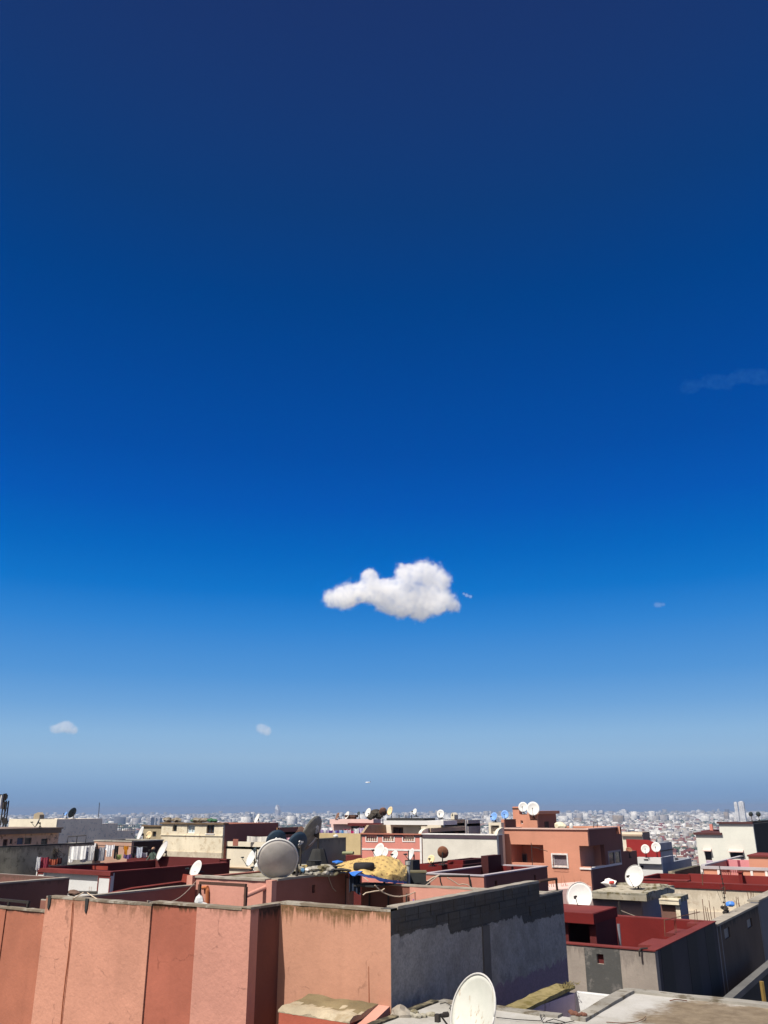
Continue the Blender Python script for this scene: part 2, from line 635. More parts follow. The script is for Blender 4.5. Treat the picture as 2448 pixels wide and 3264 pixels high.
def tower(label, px0, px1, ptop, pbase, r, mat, cat='tower', shape='box', group=None, name='tower_block'):
    a, b = P(px0, ptop, r), P(px1, ptop, r)
    w = (b - a).dot(RT)
    c = (a + b) / 2
    zb = ground_z(c.x, c.y) - 2
    t = thing(name, (c.x, c.y, zb), label, cat, group)
    bm = NB()
    if shape == 'box':
        box(bm, c.x - w * .42, c.x + w * .42, c.y - w * .42, c.y + w * .42, zb, c.z)
        emit('shaft', bm, mat, t)
        bm = NB()
        for k in (-1, 0, 1):
            box(bm, c.x + k * w * .28 - w * .03, c.x + k * w * .28 + w * .03, c.y - w * .45, c.y - w * .421, zb, c.z + w * .05)
        box(bm, c.x - w * .2, c.x + w * .2, c.y - w * .2, c.y + w * .2, c.z + 0.01, c.z + w * .12)
        emit('fins', bm, flat('pale_tower_trim', (0.72, 0.7, 0.68), 0.9), t)
    elif shape == 'sail':
        # tower with a top sliced on the slant
        pts = [Vector((c.x - w / 2, c.y, zb)), Vector((c.x + w / 2, c.y, zb)), Vector((c.x + w * .52, c.y, c.z - w * 1.1)),
               Vector((c.x + w * .12, c.y, c.z - w * 0.25)), Vector((c.x - w * .1, c.y, c.z)), Vector((c.x - w * .46, c.y, c.z - w * .45))]
        prism_dir(bm, pts, (0, w * 0.7, 0))
        emit('shaft', bm, mat, t)
        bm = NB()
        pts = [Vector((c.x + w * .5, c.y - 1, c.z - w * 1.1)), Vector((c.x + w * .12, c.y - 1, c.z - w * 0.25)), Vector((c.x - w * .1, c.y - 1, c.z)),
               Vector((c.x - w * .44, c.y - 1, c.z - w * .45)), Vector((c.x - w * .3, c.y - 1, c.z - w * .8))]
        prism_dir(bm, pts, (0, 0.8, 0))
        emit('crown', bm, flat('bright_crown', (0.85, 0.85, 0.85), 0.5), t)
    return t


def cloud(name_label, blobs, r, dens, erode=0.55, nscale=1.0, seed=0.0, soft=0.5, depth=1.0, albedo=(0.975, 0.985, 1.0), aniso=-0.25):
    """A cloud: volume whose density follows soft blobs broken up by noise; the mesh is a hull round them."""
    pts = []
    for (px, py, pr_) in blobs:
        c = P(px, py, r)
        s = (c - CAMO).length / sqrt(FPX ** 2 + (px - CX) ** 2 + (py - CY) ** 2)
        pts.append((c, pr_ * s))
    cen = sum((p[0] for p in pts), Vector()) / len(pts)
    rg = random.Random(seed)
    pts = [(c + FW * rg.uniform(-.3, .3) * q * depth, q) for c, q in pts]
    bm = NB()
    for c, q in pts:
        bmesh.ops.create_icosphere(bm, subdivisions=3, radius=q * 1.06, matrix=Matrix.Translation(c))
    me = bpy.data.meshes.new('cloud')
    for v in bm.verts:
        v.co -= cen
    bm.to_mesh(me)
    bm.free()
    o = bpy.data.objects.new('cloud', me)
    o.location = cen
    COL.objects.link(o)
    md = o.modifiers.new('hull', 'REMESH')
    md.mode = 'VOXEL'
    md.voxel_size = max(q for _, q in pts) * 0.16
    m = bpy.data.materials.new('cloud_vapour')
    m.use_nodes = True
    n, l = m.node_tree.nodes, m.node_tree.links
    n.clear()
    out = n.new('ShaderNodeOutputMaterial')
    pv = n.new('ShaderNodeVolumePrincipled')
    pv.inputs['Color'].default_value = albedo + (1,)
    pv.inputs['Anisotropy'].default_value = aniso
    tc = n.new('ShaderNodeTexCoord')
    pos = tc.outputs['Object']
    big = max(q for _, q in pts)
    # wobble the lookup so outlines billow
    nz = n.new('ShaderNodeTexNoise')
    nz.inputs['Scale'].default_value = nscale * 2.2 / big
    nz.inputs['Detail'].default_value = 5
    nz.inputs['Roughness'].default_value = 0.68
    mp = n.new('ShaderNodeMapping')
    mp.inputs['Location'].default_value = (seed * 31, seed * 17, 0)
    l.new(pos, mp.inputs[0])
    l.new(mp.outputs[0], nz.inputs['Vector'])
    field = None
    for c, q in pts:
        dv = n.new('ShaderNodeVectorMath')
        dv.operation = 'DISTANCE'
        l.new(pos, dv.inputs[0])
        dv.inputs[1].default_value = c - cen
        f = mapr(n, l, dv.outputs['Value'], 0.0, q, 1.0, 0.0, True)
        field = f if field is None else math_node(n, l, 'ADD', field, f)
    field = math_node(n, l, 'MINIMUM', field, 0.92)
    nf = mapr(n, l, nz.outputs['Fac'], 0.25, 0.75, -erode, erode * 0.15, False)
    d = math_node(n, l, 'ADD', field, nf)
    d = mapr(n, l, d, 0.0, soft, 0.0, 1.0)
    d = math_node(n, l, 'MULTIPLY', d, dens / big)
    l.new(d, pv.inputs['Density'])
    l.new(pv.outputs[0], out.inputs['Volume'])
    me.materials.append(m)
    tag(o, name_label, 'cloud')
    return o


def haze():
    bm = NB()
    box(bm, -33000, 33000, -33000, 33000, PLAIN - 4.5, 40)
    m = bpy.data.materials.new('haze_air')
    m.use_nodes = True
    n, l = m.node_tree.nodes, m.node_tree.links
    n.clear()
    out = n.new('ShaderNodeOutputMaterial')
    pv = n.new('ShaderNodeVolumePrincipled')
    pv.inputs['Color'].default_value = (0.29, 0.40, 0.60, 1)
    pv.inputs['Density'].default_value = 1.25e-4
    l.new(pv.outputs[0], out.inputs['Volume'])
    tag(emit('haze', bm, m, origin=(0, 0, 0)), kind='stuff')


def setting():
    terrain()
    far_city()
    grey = facade_mat('grey_tower', (0.20, 0.21, 0.25))
    dark = facade_mat('dark_tower', (0.12, 0.12, 0.16))
    pale = facade_mat('pale_tower', (0.72, 0.70, 0.68))
    tower('left one of two pale slender twin towers rising above the far skyline', 2339, 2350, 2557, 2600, 4200, pale, group='twin towers on the skyline')
    tower('right and broader one of the pale twin towers on the skyline', 2353, 2372, 2556, 2600, 4200, pale, group='twin towers on the skyline')
    tower('pale hazy tower with a slanting bright top standing alone on the skyline', 875, 890, 2566, 2610, 9000, facade_mat('hazy_tower', (0.45, 0.42, 0.45)), shape='sail')
    tower('broad dark grey tower block left of the two slim ones in the far city', 474, 491, 2606, 2630, 3600, dark)
    tower('slim grey tower block between the dark blocks in the far city', 494, 500, 2607, 2630, 3700, grey)
    tower('dark grey tower block right of the slim one in the far city', 505, 516, 2607, 2630, 3600, dark)
    tower('grey high-rise on the skyline above the red brown wall', 786, 804, 2594, 2615, 6000, grey)
    tower('dark slab block standing in front of the pale tower row', 2014, 2038, 2600, 2610, 5200, dark)
    for i, (a, b, t) in enumerate(((1875, 1890, 2585), (1892, 1904, 2585), (1908, 1924, 2585))):
        tower(('leftmost', 'middle', 'rightmost')[i] + ' block of three pale apartment blocks in a row on the skyline', a, b, t, 2600, 8000, pale, 'apartment block', group='pale apartment blocks on the skyline', name='apartment_block')
    tower('broad pale apartment block on the skyline right of the row of three', 1975, 2002, 2583, 2600, 7600, pale, 'apartment block', name='apartment_block')
    # clouds
    k = 520 / 1659
    main = [(790, 440, 130), (480, 470, 105), (420, 520, 85), (620, 500, 160), (760, 620, 110), (565, 300, 95), (165, 545, 115), (255, 500, 155), (385, 490, 160), (570, 335, 120), (540, 450, 130), (690, 450, 150), (850, 520, 190), (960, 330, 150),
            (890, 250, 110), (1040, 560, 210), (1080, 250, 140), (1210, 260, 170), (1225, 480, 210), (1330, 350, 110), (1350, 580, 150), (880, 650, 130),
            (1090, 670, 130), (1440, 620, 80), (330, 575, 125), (700, 590, 110), (1230, 650, 110)]
    cloud('big white puffy cloud alone in the middle of the blue sky', [(1000 + a * k, 1740 + b * k, q * k * 1.32) for a, b, q in main], 2600, 4.5, erode=0.92, nscale=2.2, seed=1.0, soft=0.8, aniso=0.0, albedo=(1.0, 1.0, 1.0))
    cloud('tiny detached shred just right of the big white cloud', [(1488, 1897, 11), (1500, 1901, 10), (1478, 1893, 8)], 2600, 0.35, erode=0.5, seed=2.0)
    q = 800 / 1659
    cloud('small pale cloud low in the sky at the left', [(100 + a * q, 2270 + b * q, c * q * 1.35) for a, b, c in ((150, 112, 40), (185, 110, 44), (220, 88, 48), (250, 105, 52), (285, 122, 36))], 6000, .85, erode=0.6, seed=3.0, soft=1.0)
    cloud('small faint cloud low in the sky left of centre', [(100 + a * q, 2270 + b * q, c * q * 1.35) for a, b, c in ((1510, 105, 40), (1545, 115, 46), (1565, 130, 36))], 6000, .65, erode=0.6, seed=4.0, soft=1.0)
    cloud('faint speck of cloud right of the big cloud', [(2093, 1928, 15), (2104, 1928, 13), (2116, 1926, 10)], 4000, 0.12, erode=0.4, seed=5.0)
    j = 398 / 1659
    cloud('faint torn wisp of cloud high at the right edge', [(2050 + a * j, 1150 + b * j, c * j * 1.5) for a, b, c in
          ((570, 340, 110), (700, 330, 100), (840, 260, 110), (960, 290, 110), (1080, 290, 90), (1180, 240, 90), (1290, 190, 110), (1400, 190, 110), (1530, 220, 110), (1640, 230, 100), (1150, 350, 90), (640, 320, 120), (900, 275, 120), (1020, 290, 120), (1240, 215, 120), (1460, 205, 130), (1590, 225, 130))],
          3000, 0.085, erode=1.05, nscale=1.1, seed=6.0, soft=1.2, albedo=(.25, .75, 1.0))
    haze()


setting()


# ================================================================ houses
def LX(px, y, z):
    """x of the point on the line (y, z fixed) seen in photo column px."""
    q0 = RM.transposed() @ Vector((0, y, z - EYE))
    q1 = RM.transposed() @ Vector((1, 0, 0))
    k = (px - CX) / FPX
    return -(q0.x + k * q0.z) / (q1.x + k * q1.z)


def LY(px, x, z):
    q0 = RM.transposed() @ Vector((x, 0, z - EYE))
    q1 = RM.transposed() @ Vector((0, 1, 0))
    k = (px - CX) / FPX
    return -(q0.x + k * q0.z) / (q1.x + k * q1.z)


def LZ(py, x, y):
    q0 = RM.transposed() @ Vector((x, y, -EYE))
    q1 = RM.transposed() @ Vector((0, 0, 1))
    k = -(py - CY) / FPX
    return -(q0.y + k * q0.z) / (q1.y + k * q1.z)


def face_boxes(bm, ax, p0, p1, a0, a1, z0, z1, holes=()):
    """A wall between p0 and p1 (its thickness) along a0..a1 and z0..z1 with rectangular holes (a0,a1,z0,z1) left open.
    ax 'Y': the wall faces -Y and runs along x; ax 'X': it faces +X and runs along y."""
    hs = [(max(min(h[0], h[1]), a0), min(max(h[0], h[1]), a1), max(min(h[2], h[3]), z0), min(max(h[2], h[3]), z1)) for h in holes]
    A = sorted({a0, a1, *[h[0] for h in hs], *[h[1] for h in hs]})
    Z = sorted({z0, z1, *[h[2] for h in hs], *[h[3] for h in hs]})
    for a, b in zip(A, A[1:]):
        zs = None
        for c, d in list(zip(Z, Z[1:])) + [(None, None)]:
            inside = c is None or any(h[0] <= (a + b) / 2 <= h[1] and h[2] <= (c + d) / 2 <= h[3] for h in hs)
            if not inside:
                zs = (zs[0], d) if zs else (c, d)
            elif zs:
                if ax == 'Y':
                    box(bm, a, b, p0, p1, zs[0], zs[1])
                else:
                    box(bm, p0, p1, a, b, zs[0], zs[1])
                zs = None


class House:
    pass


def house(label, corner, r, left, far, wall, par=0.7, t=0.16, roof=None, cop=None, coph=0.05, copo=0.03, front=None, side=None,
          fh=(), sh=(), z0=None, name='house', cat='house', group=None, y1=None, x0=None, x1=None):
    """Flat-roofed house from its near right top corner (photo pixel at depth r): left and far are the photo columns where its front
    and its right side end; fh / sh are openings (photo pixel boxes) in the front and the right side."""
    h = House()
    c = P(corner[0], corner[1], r)
    h.x1, h.y0, h.z = c.x if x1 is None else x1, c.y, c.z
    h.x0 = LX(left, h.y0, h.z) if x0 is None else x0
    h.y1 = LY(far, h.x1, h.z) if y1 is None else y1
    if z0 is None:
        z0 = min(ground_z(h.x0, h.y0), ground_z(h.x1, h.y1)) - 0.3
    h.z0, h.t = z0, t
    h.zr = h.z - par
    if h.y1 - h.y0 < 3 * t or h.x1 - h.x0 < 3 * t:
        print('THIN', label, round(h.x1 - h.x0, 2), round(h.y1 - h.y0, 2))
    h.root = thing(name, ((h.x0 + h.x1) / 2, (h.y0 + h.y1) / 2, z0), label, cat, group)
    h.fh = []
    for q in fh:
        a, b = PY(q[0], q[1], h.y0), PY(q[2], q[3], h.y0)
        h.fh.append((a.x, b.x, b.z, a.z))
    h.sh = []
    for q in sh:
        a, b = PX(q[0], q[1], h.x1), PX(q[2], q[3], h.x1)
        h.sh.append((a.y, b.y, b.z, a.z))
    bm = NB()
    face_boxes(bm, 'Y', h.y0, h.y0 + t, h.x0, h.x1, z0, h.z, h.fh)
    h.front = emit('front_wall', bm, front or wall, h.root)
    bm = NB()
    face_boxes(bm, 'X', h.x1 - t, h.x1, h.y0 + t, h.y1, z0, h.z, h.sh)
    box(bm, h.x0, h.x1 - t, h.y1 - t, h.y1, z0, h.z)
    box(bm, h.x0, h.x0 + t, h.y0 + t, h.y1 - t, z0, h.z)
    h.wall = emit('wall', bm, side or wall, h.root)
    bm = NB()
    box(bm, h.x0 + t, h.x1 - t, h.y0 + t, h.y1 - t, h.zr - 0.15, h.zr)
    h.roof = emit('roof', bm, roof or M['old_roof'], h.root)
    if cop is not None:
        bm = NB()
        o, w = copo, t + copo
        a = h.z + 0.002
        box(bm, h.x0 - o, h.x1 + o, h.y0 - o, h.y0 + w, a, a + coph)
        box(bm, h.x0 - o, h.x1 + o, h.y1 - w, h.y1 + o, a, a + coph)
        box(bm, h.x0 - o, h.x0 + w, h.y0 + w, h.y1 - w, a, a + coph)
        box(bm, h.x1 - w, h.x1 + o, h.y0 + w, h.y1 - w, a, a + coph)
        h.cop = emit('coping', bm, cop, h.root)
    return h


def window(h, hole, ax='Y', frame=None, pane=None, fw=0.05, mull=1, depth=0.09, proud=0.0, sill=None):
    """Frame, mullions and pane set into an opening of house h."""
    a0, a1, z0, z1 = min(hole[0], hole[1]), max(hole[0], hole[1]), hole[2], hole[3]
    p = h.y0 + depth if ax == 'Y' else h.x1 - depth

    def bb(bm, a, b, c, d, e, f):          # a,b along; c,d across (from outside in); e,f height
        if ax == 'Y':
            box(bm, a, b, p + c, p + d, e, f)
        else:
            box(bm, p - d, p - c, a, b, e, f)
    w = None
    if frame is not None:
        bm = NB()
        bb(bm, a0, a1, -proud, .05, z0, z0 + fw)
        bb(bm, a0, a1, -proud, .05, z1 - fw, z1)
        bb(bm, a0, a0 + fw, -proud, .05, z0 + fw, z1 - fw)
        bb(bm, a1 - fw, a1, -proud, .05, z0 + fw, z1 - fw)
        for i in range(mull):
            m = a0 + (a1 - a0) * (i + 1) / (mull + 1)
            bb(bm, m - fw * .4, m + fw * .4, 0, .04, z0 + fw, z1 - fw)
        w = emit('window', bm, frame, h.root)
    bm = NB()
    bb(bm, a0 + 0.002, a1 - 0.002, .052, .07, z0 + 0.002, z1 - 0.002)
    g = emit('pane' if w else 'window', bm, pane or M['glass'], w or h.root)
    if sill is not None:
        bm = NB()
        bb(bm, a0 - .06, a1 + .06, -depth - .07, -.01, z0 - .06, z0 - 0.002)
        emit('sill', bm, sill, w or h.root)
    return w or g


def grille(h, hole, ax='Y', n=7, off=0.12, drop=0.1):
    """A bar grille standing off an opening."""
    a0, a1, z0, z1 = min(hole[0], hole[1]), max(hole[0], hole[1]), hole[2], hole[3]
    bm = NB()
    for i in range(n):
        a = a0 + (a1 - a0) * i / (n - 1)
        tube(bm, [(a, h.y0 - off, z0 - drop), (a, h.y0 - off, z0 + 0.10)], 0.006, 4)
    for z in (z0 - drop, z0 + 0.10):
        tube(bm, [(a0, h.y0 - 0.005, z), (a0, h.y0 - off, z), (a1, h.y0 - off, z), (a1, h.y0 - 0.005, z)], 0.009, 4)
    emit('grille', bm, M['dark_iron'], h.root)


M = {}


def make_materials():
    M['old_roof'] = plaster('old_roof', (0.22, 0.19, 0.15), 0.3, patch=0.5, patchc=(0.12, 0.10, 0.07))
    M['glass'] = flat('window_glass', (0.03, 0.035, 0.045), 0.12, spec=0.6)
    M['dark_iron'] = flat('dark_iron', (0.03, 0.025, 0.022), 0.7)
    M['rusty_iron'] = flat('rusty_iron', (0.11, 0.05, 0.03), 0.85, var=0.35)
    M['white_paint'] = plaster('white_paint', (0.64, 0.63, 0.61), 0.08)
    M['white_trim'] = flat('white_trim', (0.66, 0.64, 0.62), 0.8)
    M['lime_white'] = plaster('lime_white', (0.60, 0.60, 0.59), 0.06)
    M['cream'] = plaster('cream', (0.66, 0.60, 0.48), 0.1)
    M['cream_old'] = plaster('cream_old', (0.66, 0.59, 0.45), 0.16, patch=0.3, patchc=(0.48, 0.40, 0.28), rough=0.95)
    M['pale_block'] = plaster('pale_block', (0.62, 0.59, 0.52), 0.1)
    M['grey_render'] = plaster('grey_render', (0.26, 0.255, 0.26), 0.18, patch=0.2, patchc=(0.33, 0.3, 0.25))
    M['olive_render'] = plaster('olive_render', (0.30, 0.25, 0.18), 0.22, patch=0.3, patchc=(0.10, 0.09, 0.07))
    M['yellow_render'] = plaster('yellow_render', (0.46, 0.36, 0.20), 0.15)
    M['peach'] = plaster('peach', (0.485, 0.235, 0.165), 0.12, cracks=.5, top=12.35, streak=0.55, stain=(0.12, 0.06, 0.03), drip=0.6, bump=0.45)
    M['peach_right'] = plaster('peach_right', (0.475, 0.23, 0.175), 0.11, cracks=.5, top=12.42, streak=0.6, stain=(0.09, 0.055, 0.028), drip=0.35, bump=0.45)
    M['peach_bright'] = plaster('peach_bright', (0.445, 0.23, 0.155), 0.10, cracks=.35, top=12.43, streak=1.0, stain=(0.13, 0.075, 0.035), drip=0.62)
    M['terracotta'] = plaster('terracotta', (0.35, 0.115, 0.076), 0.16, cracks=.4, top=12.37, streak=0.9, stain=(0.06, 0.035, 0.015), drip=0.26)
    M['terracotta_old'] = plaster('terracotta_old', (0.36, 0.135, 0.085), 0.16, top=12.06, streak=0.6, drip=0.2)
    M['brown_red'] = plaster('brown_red', (0.30, 0.12, 0.09), 0.12)
    M['pink'] = plaster('pink', (0.52, 0.255, 0.20), 0.09)
    M['pale_pink'] = plaster('pale_pink', (0.66, 0.46, 0.42), 0.07)
    M['rose'] = plaster('rose', (0.56, 0.22, 0.18), 0.07)
    M['orange'] = plaster('orange', (0.53, 0.245, 0.165), 0.06)
    M['red_wall'] = plaster('red_wall', (0.135, 0.014, 0.013), 0.15)
    M['red_roof'] = plaster('red_roof', (0.11, 0.02, 0.018), 0.2, patch=0.3, patchc=(0.16, 0.05, 0.04))
    M['red_coping'] = plaster('red_coping', (0.15, 0.03, 0.027), 0.18)
    M['dark_red'] = plaster('dark_red', (0.10, 0.02, 0.02), 0.15)
    M['lavender'] = plaster('lavender', (0.42, 0.34, 0.42), 0.12, patch=0.1, patchc=(0.2, 0.16, 0.2))
    M['slate_blue'] = plaster('slate_blue', (0.26, 0.28, 0.33), 0.12)
    M['concrete'] = plaster('concrete', (0.35, 0.33, 0.29), 0.2, patch=0.25, patchc=(0.2, 0.18, 0.14))
    M['mossy'] = plaster('mossy_concrete', (0.33, 0.31, 0.25), 0.3, patch=0.55, patchc=(0.13, 0.11, 0.06))
    M['mortar_cap'] = plaster('mortar_cap', (0.31, 0.28, 0.235), 0.25, patch=0.5, patchc=(0.25, 0.22, 0.18))
    M['tar'] = plaster('tar', (0.035, 0.035, 0.035), 0.2)
    M['dark_wood'] = flat('dark_wood', (0.07, 0.035, 0.025), 0.8)
    M['cable'] = flat('cable', (0.42, 0.34, 0.26), 0.8)
    M['black_cable'] = flat('black_cable', (0.02, 0.02, 0.02), 0.7)
    # cinder-block wall with a peeling lilac-grey render below
    m, n, l, b = nodes('block_and_render')
    g = n.new('ShaderNodeNewGeometry')
    sp = n.new('ShaderNodeSeparateXYZ')
    l.new(g.outputs['Position'], sp.inputs[0])
    cmb = n.new('ShaderNodeCombineXYZ')
    l.new(sp.outputs['Y'], cmb.inputs[0])
    l.new(sp.outputs['Z'], cmb.inputs[1])
    br = n.new('ShaderNodeTexBrick')
    br.inputs['Scale'].default_value = 1.0
    br.inputs['Brick Width'].default_value = 0.42
    br.inputs['Row Height'].default_value = 0.205
    br.inputs['Mortar Size'].default_value = 0.009
    br.inputs['Mortar Smooth'].default_value = 0.5
    br.inputs['Color1'].default_value = (0.066, 0.064, 0.06, 1)
    br.inputs['Color2'].default_value = (0.04, 0.038, 0.036, 1)
    br.inputs['Mortar'].default_value = (0.03, 0.028, 0.027, 1)
    br.inputs['Bias'].default_value = -0.1
    l.new(cmb.outputs[0], br.inputs['Vector'])
    pos = g.outputs['Position']
    big = noise_tex(n, l, pos, 1.3, 7, 0.65)
    mid = noise_tex(n, l, pos, 4.0, 6, 0.7)
    fine = noise_tex(n, l, pos, 22, 4, 0.7)
    blk = mixc(n, l, mapr(n, l, big, 0.4, 0.65, 0, 0.75), br.outputs['Color'], (0.06, 0.044, 0.027))
    ren = mixc(n, l, mapr(n, l, big, 0.35, 0.68), (0.25, 0.23, 0.21), (0.41, 0.38, 0.355))
    ren = mixc(n, l, mapr(n, l, big, 0.52, 0.66, 0, 0.6), ren, (0.09, 0.085, 0.09))
    ver = noise_tex(n, l, pos, 1.0, 4, 0.6, (4, 4, 0.3))
    ren = mixc(n, l, mapr(n, l, ver, 0.58, 0.72, 0, 0.35), ren, (0.12, 0.11, 0.12))
    zz = math_node(n, l, 'ADD', sp.outputs['Z'], mapr(n, l, mid, 0.2, 0.8, -0.16, 0.16, False))
    pur = mapr(n, l, zz, 10.72, 10.80, 1, 0)
    ren = mixc(n, l, pur, ren, (0.22, 0.155, 0.20))
    thr = math_node(n, l, 'ADD', mapr(n, l, sp.outputs['Y'], 14.35, 14.5, 12.04, 11.86), mapr(n, l, sp.outputs['Y'], 17.55, 17.7, 0.0, -0.16))
    z2 = math_node(n, l, 'ADD', sp.outputs['Z'], mapr(n, l, mid, 0.25, 0.75, -0.07, 0.07, False))
    isb = mapr(n, l, math_node(n, l, 'SUBTRACT', z2, thr), -0.01, 0.01)
    colr = mixc(n, l, isb, ren, blk)
    colr = mixc(n, l, mapr(n, l, fine, 0.35, 0.7, 0, 0.4), colr, (0.08, 0.075, 0.08))
    l.new(colr, b.inputs['Base Color'])
    b.inputs['Roughness'].default_value = 0.95
    bp = n.new('ShaderNodeBump')
    bp.inputs['Strength'].default_value = 0.5
    bp.inputs['Distance'].default_value = 0.03
    hh = math_node(n, l, 'ADD', math_node(n, l, 'MULTIPLY', br.outputs['Fac'], math_node(n, l, 'MULTIPLY', isb, -1.0)), math_node(n, l, 'ADD', mid, fine))
    l.new(hh, bp.inputs['Height'])
    l.new(bp.outputs[0], b.inputs['Normal'])
    M['block_and_render'] = m
    # near roof: pale cement with a brown damp stain
    m, n, l, b = nodes('near_roof_cement')
    g = n.new('ShaderNodeNewGeometry')
    pos = g.outputs['Position']
    big = noise_tex(n, l, pos, 0.9, 7, 0.65)
    mid = noise_tex(n, l, pos, 4, 6, 0.7)
    fine = noise_tex(n, l, pos, 30, 4, 0.7)
    colr = mixc(n, l, mapr(n, l, big, 0.32, 0.7), (0.30, 0.285, 0.25), (0.42, 0.41, 0.39))
    colr = mixc(n, l, mapr(n, l, mid, 0.58, 0.72, 0, 0.5), colr, (0.17, 0.15, 0.12))
    colr = mixc(n, l, mapr(n, l, fine, 0.5, 0.75, 0, 0.35), colr, (0.2, 0.18, 0.15))
    dv = n.new('ShaderNodeVectorMath')
    dv.operation = 'DISTANCE'
    l.new(pos, dv.inputs[0])
    dv.inputs[1].default_value = PZ(2400, 3262, 11.0)
    ds = math_node(n, l, 'ADD', dv.outputs['Value'], mapr(n, l, big, 0.2, 0.8, -0.9, 0.9, False))
    ds = math_node(n, l, 'ADD', ds, mapr(n, l, mid, 0.2, 0.8, -0.25, 0.25, False))
    colr = mixc(n, l, mapr(n, l, ds, 1.2, 1.9, 0.9, 0.0), colr, mixc(n, l, mapr(n, l, mid, 0.3, 0.7), (0.10, 0.065, 0.03), (0.2, 0.15, 0.09)))
    l.new(colr, b.inputs['Base Color'])
    b.inputs['Roughness'].default_value = 0.95
    bp = n.new('ShaderNodeBump')
    bp.inputs['Strength'].default_value = 0.4
    bp.inputs['Distance'].default_value = 0.02
    l.new(math_node(n, l, 'ADD', mid, fine), bp.inputs['Height'])
    l.new(bp.outputs[0], b.inputs['Normal'])
    M['near_roof'] = m
    # dish paints
    M['dish_white'] = flat('dish_white', (0.57, 0.565, 0.545), 0.45, var=0.05, scale=8)
    M['dish_back'] = flat('dish_back', (0.45, 0.44, 0.42), 0.6, var=0.1)
    m, n, l, b = nodes('dish_weathered')
    g = n.new('ShaderNodeNewGeometry')
    st = noise_tex(n, l, g.outputs['Position'], 1.0, 4, 0.7, (14, 14, 1.6))
    nn = noise_tex(n, l, g.outputs['Position'], 4, 5, 0.6)
    colr = mixc(n, l, mapr(n, l, nn, 0.3, 0.7), (0.44, 0.45, 0.40), (0.50, 0.50, 0.45))
    sp = n.new('ShaderNodeSeparateXYZ')
    l.new(g.outputs['Position'], sp.inputs[0])
    low = mapr(n, l, sp.outputs['Z'], 11.45, 11.9, 1, 0)
    colr = mixc(n, l, math_node(n, l, 'MULTIPLY', mapr(n, l, st, 0.58, 0.66, 0, 0.75), low), colr, (0.30, 0.19, 0.10))
    l.new(colr, b.inputs['Base Color'])
    b.inputs['Roughness'].default_value = 0.55
    M['dish_weathered'] = m
    M['dish_grey'] = flat('dish_grey', (0.45, 0.42, 0.38), 0.65, var=0.12, scale=3)
    M['dish_dull'] = flat('dish_dull', (0.22, 0.21, 0.18), 0.6, var=0.25, scale=5)
    M['dish_blue_dark'] = flat('dish_blue_dark', (0.03, 0.055, 0.085), 0.55)
    M['dish_blue'] = flat('dish_blue', (0.14, 0.29, 0.62), 0.5)
    M['dish_rust'] = flat('dish_rust', (0.22, 0.09, 0.05), 0.8, var=0.4, scale=5)
    M['dish_brown'] = flat('dish_brown', (0.16, 0.085, 0.06), 0.8, var=0.3)
    M['dish_cream'] = flat('dish_cream', (0.62, 0.48, 0.28), 0.6, var=0.15)
    M['dish_dark'] = flat('dish_dark', (0.04, 0.055, 0.06), 0.6)


